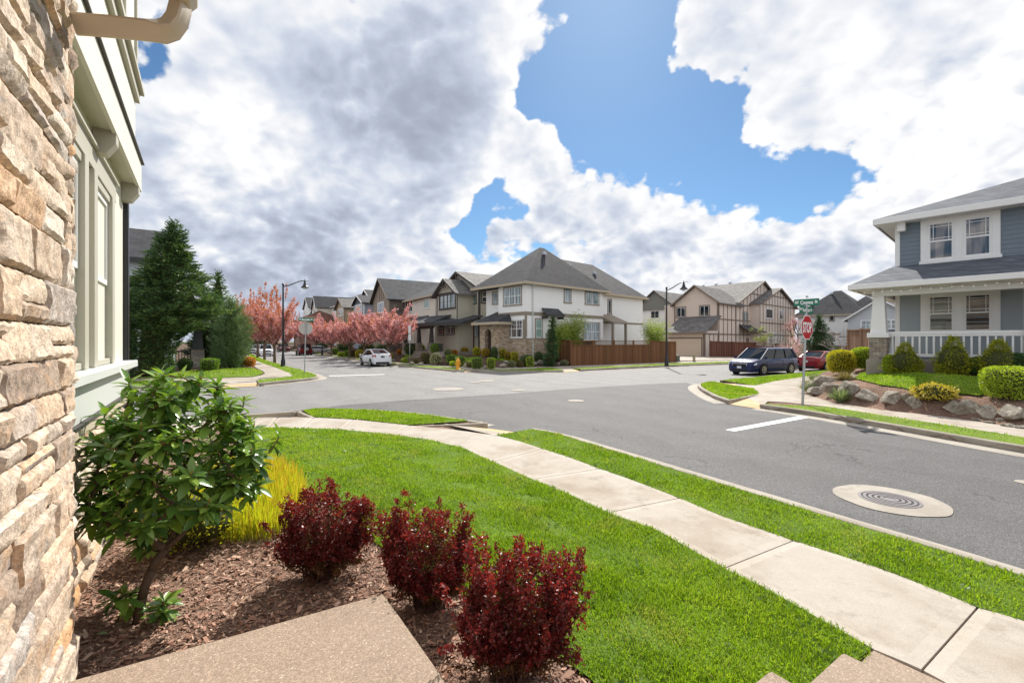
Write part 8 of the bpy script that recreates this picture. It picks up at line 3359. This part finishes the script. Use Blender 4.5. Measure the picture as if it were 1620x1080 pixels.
# ------------------------------------------------------------------ golden grass and low yellow shrubs behind the bed
M['gold_grass'] = foliage('golden_grass', [(0.26, 0.35, 0.02), (0.42, 0.48, 0.03), (0.54, 0.54, 0.04), (0.50, 0.38, 0.05), (0.34, 0.42, 0.03)], .5, tint=(1.35, 1.35, .5))
M['gold_tip'] = foliage('golden_grass_tips', [(0.50, 0.27, 0.04), (0.56, 0.36, 0.06), (0.42, 0.19, 0.05)], .45, tint=(1.3, 1.2, .6))


def scatter(poly, n, rg):
    A = np.array([[p[0], p[1]] for p in poly])
    lo, hi = A.min(0), A.max(0)
    out = []
    got = 0
    while got < n:
        q = rg.uniform(lo, hi, (max(n, 200)*2, 2))
        q = q[pip(poly, q[:, 0], q[:, 1])]
        out.append(q); got += len(q)
        if len(out) > 60:
            break
    return np.concatenate(out)[:n]


def area(poly):
    A = np.array([[p[0], p[1]] for p in poly])
    x, y = A[:, 0], A[:, 1]
    return abs(np.dot(x, np.roll(y, -1))-np.dot(y, np.roll(x, -1)))/2


GPOLY = TL([(300, 838), (345, 862), (430, 858), (462, 835), (486, 800), (470, 768), (440, 748), (405, 742), (360, 745), (320, 770)])


def golden_grass():
    rg = np.random.default_rng(301)
    n = 7500
    q = scatter(GPOLY, n, rg)
    cl = q+0
    z = hf(q[:, 0], q[:, 1])
    P = np.stack([q[:, 0], q[:, 1], z-.01], 1)
    D = unit(np.stack([rg.normal(0, .13, n), rg.normal(0, .13, n), np.ones(n)], 1))
    L = rg.uniform(.18, .34, n)
    UP = rdir(n, rg)*.9+np.array([[0, -.3, 0.1]])
    V, Fa = leaf_long(P, D, UP, L, .0075, rg.uniform(.0, .22, n), rg)
    mi = np.zeros((n, 8), int)
    tipm = rg.random(n) < np.clip(.05+.45*(q[:, 1]-q[:, 1].min())/(np.ptp(q[:, 1])+1e-6), 0, .75)
    mi[tipm, 5:] = 1
    o = np_mesh('golden_grass', V, Fa, 4, [M['gold_grass'], M['gold_tip']], mi=mi.ravel())
    tag(o, 'upright yellow-green ornamental grass with orange tips behind the mulch bed', 'ornamental grass', kind='stuff')


golden_grass()
M['spirea'] = foliage('yellow_spirea', [(0.30, 0.33, 0.02), (0.46, 0.46, 0.03), (0.56, 0.52, 0.05), (0.22, 0.27, 0.02)], .45, tint=(1.3, 1.3, .5))
for px, pb, w, h, lab in [(300, 862, 150, 88, 'bright yellow-green low shrub behind the rhododendron stem'), (160, 850, 110, 120, 'bright yellow-green low shrub between the rhododendron and the window wall')]:
    b = T(px, pb)
    s = b.y/F
    o = shrub_mesh('spirea_shrub', w*s, w*s*.8, h*s, 2.2, M['spirea'], M['twigs'], .032, 2200, px, .16, .35)
    o.location = (b.x, b.y, b.z-.02)
    tag(o, lab, 'shrub', 'yellow spireas behind the rhododendron')

# ------------------------------------------------------------------ lawns
M['blade'] = foliage('grass_blades', [(0.106, 0.188, 0.013), (0.169, 0.281, 0.017), (0.237, 0.362, 0.020), (0.326, 0.450, 0.027), (0.188, 0.313, 0.018), (0.412, 0.487, 0.076)], .42, rough=.45, spec=.35, tint=(1.25, 1.35, .55), big=.9)
M['blade_dry'] = foliage('pale_grass_blades', [(0.36, 0.42, 0.07), (0.44, 0.46, 0.12), (0.30, 0.38, 0.05), (0.48, 0.45, 0.18)], .4, rough=.5, spec=.3, tint=(1.2, 1.25, .6))
LAWN_EDGE = TL([(350, 692), (390, 711), (409, 726), (437, 736), (462, 752), (480, 768), (522, 802), (562, 838), (640, 892), (740, 948), (840, 1012), (935, 1080), (1010, 1150)])
i0 = 3
N_LAWN = [xy(G(1379, 1026.5))]+N_NE[4:-1]+LAWN_EDGE+[(0.42, 1.62), (1.33, 2.36), (2.0, 2.76)]
_ko = offset_line(smooth_line(N_OUT+N_KERB), .155)
N_VERGE = [xy(p) for p in _ko]+[xy(G(785, 689.0))]+N_FE[:12][::-1]+[(N_FE2[0][0], N_FE2[0][1])]
N_ISLAND = [xy(p) for p in offset_line(smooth_line(N_ISL_FAR), .155)]+GL([(494, 658.5), (501, 660), (560, 663), (649, 672.6), (690, 669.5), (740, 666.5)])
_rk = offset_line(smooth_line(R_KERB), -.155)
R_VERGE1 = [xy(p) for p in _rk]+R_SW_NEAR[:-1][::-1][1:]
R_ISLAND = [xy(p) for p in offset_line(smooth_line(R_NOSE), -.155)]+R_NOSE_IN[::-1]
R_VERGE2P = [xy(p) for p in offset_line(smooth_line(R_KERB2), -.155)]+R_VERGE2[::-1][:-1]
R_LAWN = TL([(1352, 599.6), (1363, 591), (1388, 588.8), (1420, 588.8), (1470, 592.5), (1530, 596), (1562, 599), (1574, 607), (1574, 620), (1549, 626.5), (1518, 624), (1479, 621), (1440, 618), (1426, 614), (1394, 610.4), (1371, 604.5)])
W_V1 = [xy(p) for p in offset_line(smooth_line(W_KERB1), .155)]+W_SW_OUT[:7][::-1]
W_V2 = [xy(p) for p in offset_line(smooth_line(W_KERB2), .155)]+W_SW_OUT[8:12][::-1][:-1]+GL([(755, 586.2)])
W_V3 = [xy(p) for p in offset_line(smooth_line(W_KERB3), .155)]+W_SW_OUT[12:][::-1]
W_L1 = TL([(782, 563), (815, 563.7), (843, 563), (860, 564.8), (863, 569), (843, 569.5), (825, 570.5), (797, 571.5), (783, 570)])
W_L2 = TL([(640, 559), (660, 560), (653, 566), (640, 566)])
W_L3 = TL([(734, 566), (748, 565), (752, 572), (738, 573)])
L_V1 = [xy(p) for p in offset_line(smooth_line(L_KERB1[:8]), -.155)]+L_SW_OUT[:7][::-1]
L_V2 = [xy(p) for p in offset_line(smooth_line(L_KERB1[7:]), -.155)]+GL([(408.4, 601.2), (463, 595.6)])
L_V3 = [xy(p) for p in offset_line(smooth_line(L_KERB2), -.155)]+[tuple(p) for p in L_SW_OUT[10:]][::-1]
L_LAWN = TL([(267, 593.6), (273, 588), (303, 586.5), (343, 585.2), (357, 583), (398, 582.6), (409, 585), (416, 588.5), (416, 591), (409, 594), (400, 596), (360, 597.4), (320, 598.4), (285, 597)])


def lawn(name, poly, zoff=.012, step=.3, mat='turf', blades=0, h=(.03, .06), wd=.005, seed=1, dens=None, zf=None, lab='short mown grass'):
    sheet('lawn', poly, zoff, M[mat], step, zf=zf)
    if not blades:
        return None
    rg = np.random.default_rng(seed)
    n = int(area(poly)*blades)
    q = scatter(poly, n, rg)
    q = q+rg.normal(0, .016, q.shape)
    if dens is not None:
        q = q[rg.random(len(q)) < dens(q)]
    thin = np.array([noise.noise(Vector((a_*3.3-5, b_*3.3, 4.4))) for a_, b_ in q])
    q = q[rg.random(len(q)) < 1-1.7*np.clip(thin-.18, 0, .5)]
    n = len(q)
    z = (zf or hf)(q[:, 0], q[:, 1])+zoff
    dist = np.hypot(q[:, 0], q[:, 1])
    grow = np.clip(dist/5, 1, 4)
    patch = np.array([noise.noise(Vector((a*1.3, b_*1.3, 3.1)))+.5*noise.noise(Vector((a*4.1, b_*4.1, 7.7))) for a, b_ in q])
    P = np.stack([q[:, 0], q[:, 1], z-.006], 1)
    a = rg.uniform(0, 2*math.pi, n)
    lean = np.abs(rg.normal(0, .42, n))
    D = unit(np.stack([np.cos(a)*lean+.10*patch, np.sin(a)*lean, np.ones(n)], 1))
    S = np.stack([-np.sin(a+rg.normal(0, .5, n)), np.cos(a), np.zeros(n)], 1)
    L = rg.uniform(*h, n)*np.clip(1+.65*patch, .3, 1.7)
    W = (wd*grow*rg.uniform(.7, 1.3, n))[:, None]
    Lc = L[:, None]
    mid = P+D*Lc*.55
    tip = P+D*Lc+np.stack([np.cos(a)*L*.35*lean, np.sin(a)*L*.35*lean, -L*.12], 1)
    V = np.stack([P-S*W*.5, P+S*W*.5, mid+S*W*.42, tip, mid-S*W*.42], 1).reshape(-1, 3)
    k = np.arange(n)[:, None]*5
    Fa = (k+np.array([[0, 1, 2, 3, 4]])).ravel()
    dry = (rg.random(n) < np.clip((np.array([noise.noise(Vector((a_*2.1+9, b_*2.1, 1.7))) for a_, b_ in q])-.12)*1.5, 0.01, .55)).astype(int)
    o = np_mesh('grass', V, Fa, 5, [M['blade'], M['blade_dry']], mi=dry)
    return tag(o, lab, 'grass', kind='stuff')


def near_dens(q):
    d = np.hypot(q[:, 0], q[:, 1])
    return np.clip(3.4/d, 0.06, 1)**1.55


lawn('near', N_LAWN, blades=9000, dens=near_dens, seed=401, h=(.028, .058), lab='bright mown grass of the near lawn')
lawn('verge', N_VERGE, blades=9000, dens=near_dens, seed=402, h=(.028, .058), lab='bright mown grass strip between footpath and road', step=.25, zf=flat0)
lawn('island', N_ISLAND, blades=1900, seed=403, h=(.035, .065), wd=.006, lab='grass of the kerbed island at the near corner', zf=flat0)
lawn('r_verge', R_VERGE1, blades=900, seed=404, h=(.035, .065), wd=.006, mat='turf_far', lab='grass strip along the right-hand kerb', zf=flat0)
lawn('r_island', R_ISLAND, blades=700, seed=405, h=(.04, .07), wd=.006, mat='turf_far', lab='grass of the kerbed island at the right corner', zf=flat0)
lawn('r_verge2', R_VERGE2P, blades=380, seed=406, h=(.04, .07), wd=.006, mat='turf_far', lab='grass strip beside the parked minivan', zf=flat0)
lawn('r_lawn', R_LAWN, zoff=.03, blades=900, seed=407, h=(.035, .065), wd=.006, mat='turf_far', lab='lawn on the bank below the porch')
for k, (pl, zf_) in enumerate([(W_V1, flat0), (W_V2, flat0), (W_V3, flat0), (W_L1, None), (W_L2, None), (W_L3, None), (L_V1, flat0), (L_V2, flat0), (L_V3, flat0), (L_LAWN, None)]):
    lawn('far', pl, zoff=.02, blades=110 if k not in (0,) else 45, seed=410+k, h=(.05, .09), wd=.007, mat='turf_far', step=.7, zf=zf_, lab='mown grass across the junction')

def weeds():
    rg = np.random.default_rng(450)
    P, D, L = [], [], []
    for poly, n in ((N_LAWN, 150), (N_VERGE, 60)):
        q = scatter(poly, n, rg)
        z = hf(q[:, 0], q[:, 1])+.012
        for (x, y), zz in zip(q, z):
            r = rg.uniform(.018, .045)
            for k in range(int(rg.integers(6, 13))):
                a = rg.uniform(0, 6.28)
                P.append((x+rg.normal(0, r*.7), y+rg.normal(0, r*.7), zz+.012)); D.append((math.cos(a), math.sin(a), rg.uniform(.35, 1.1))); L.append(r*rg.uniform(.7, 1.3))
    V, Fa = leaf_quads(np.array(P), unit(np.array(D)), np.array(L), np.array(L)*.5, rg)
    tag(np_mesh('lawn_weeds', V, Fa, 4, M['blade_weed']), 'small broad-leaved weeds scattered through the lawn', 'weeds', kind='stuff')


M['blade_weed'] = foliage('weed_leaves', [(0.07, 0.14, 0.03), (0.12, 0.20, 0.05), (0.20, 0.27, 0.12), (0.10, 0.17, 0.04)], .3)
weeds()

# ------------------------------------------------------------------ bark chips on the near bed
M['chip'] = foliage('bark_chips', [(0.143, 0.067, 0.043), (0.286, 0.148, 0.097), (0.454, 0.260, 0.185), (0.202, 0.110, 0.076), (0.672, 0.470, 0.353), (0.353, 0.194, 0.134)], 0, rough=.9, spec=.15)
_bed = TL([(60, 1000), (120, 860), (200, 800), (300, 850), (430, 862), (480, 772)])+LAWN_EDGE[5:]+[(0.5, 1.55), (0.1, 1.5), xy(c0), (c0.x-.83*1.9, c0.y-.56*1.9)]


def chips():
    rg = np.random.default_rng(501)
    q = scatter(_bed, 15000, rg)
    n = len(q)
    z = hf(q[:, 0], q[:, 1])
    a = rg.uniform(0, 2*math.pi, n)
    D = unit(np.stack([np.cos(a), np.sin(a), rg.normal(0, .28, n)], 1))
    U = unit(rdir(n, rg)*.45+np.array([[0, 0, 1.0]]))
    S = unit(np.cross(D, U))
    L = (rg.gamma(2.2, .0085, n)+.006)[:, None]
    W = L*rg.uniform(.18, .5, n)[:, None]
    P = np.stack([q[:, 0], q[:, 1], z-.008+rg.uniform(.002, .016, n)], 1)
    V = np.stack([P-D*L*.5-S*W*.4, P-D*L*.45+S*W*.5, P+D*L*.5+S*W*.35, P+D*L*.42-S*W*.5], 1).reshape(-1, 3)
    o = np_mesh('bark_chips', V, np.arange(4*n), 4, M['chip'])
    tag(o, 'reddish brown bark chips of the planting bed', 'bark mulch', kind='stuff')


chips()
# a few fallen leaves
M['dry_leaf'] = foliage('dry_leaf', [(0.35, 0.20, 0.09), (0.45, 0.36, 0.22)], .2)
M['fallen_leaf'] = foliage('fallen_green_leaf', [(0.20, 0.28, 0.12), (0.25, 0.33, 0.15)], .2)
for px, py, mt, ln, lab in [(826, 1074, 'dry_leaf', .085, 'curled brown dead leaf under the nearest red barberry'), (152, 1009, 'fallen_leaf', .06, 'pale green fallen leaf on the bark below the rhododendron'), (264, 990, 'dry_leaf', .03, 'small pale chip-like leaf on the bark right of the stem')]:
    b = T(px, py)
    rg = np.random.default_rng(int(px))
    V, Fa = leaf_long(np.array([[b.x, b.y, b.z+.015]]), unit(np.array([[.9, .3, .12]])), np.array([[0, 0, 1.0]]), ln, ln*.5, .25, rg)
    tag(np_mesh('fallen_leaf', V, Fa, 4, M[mt], smooth=True), lab, 'leaf')
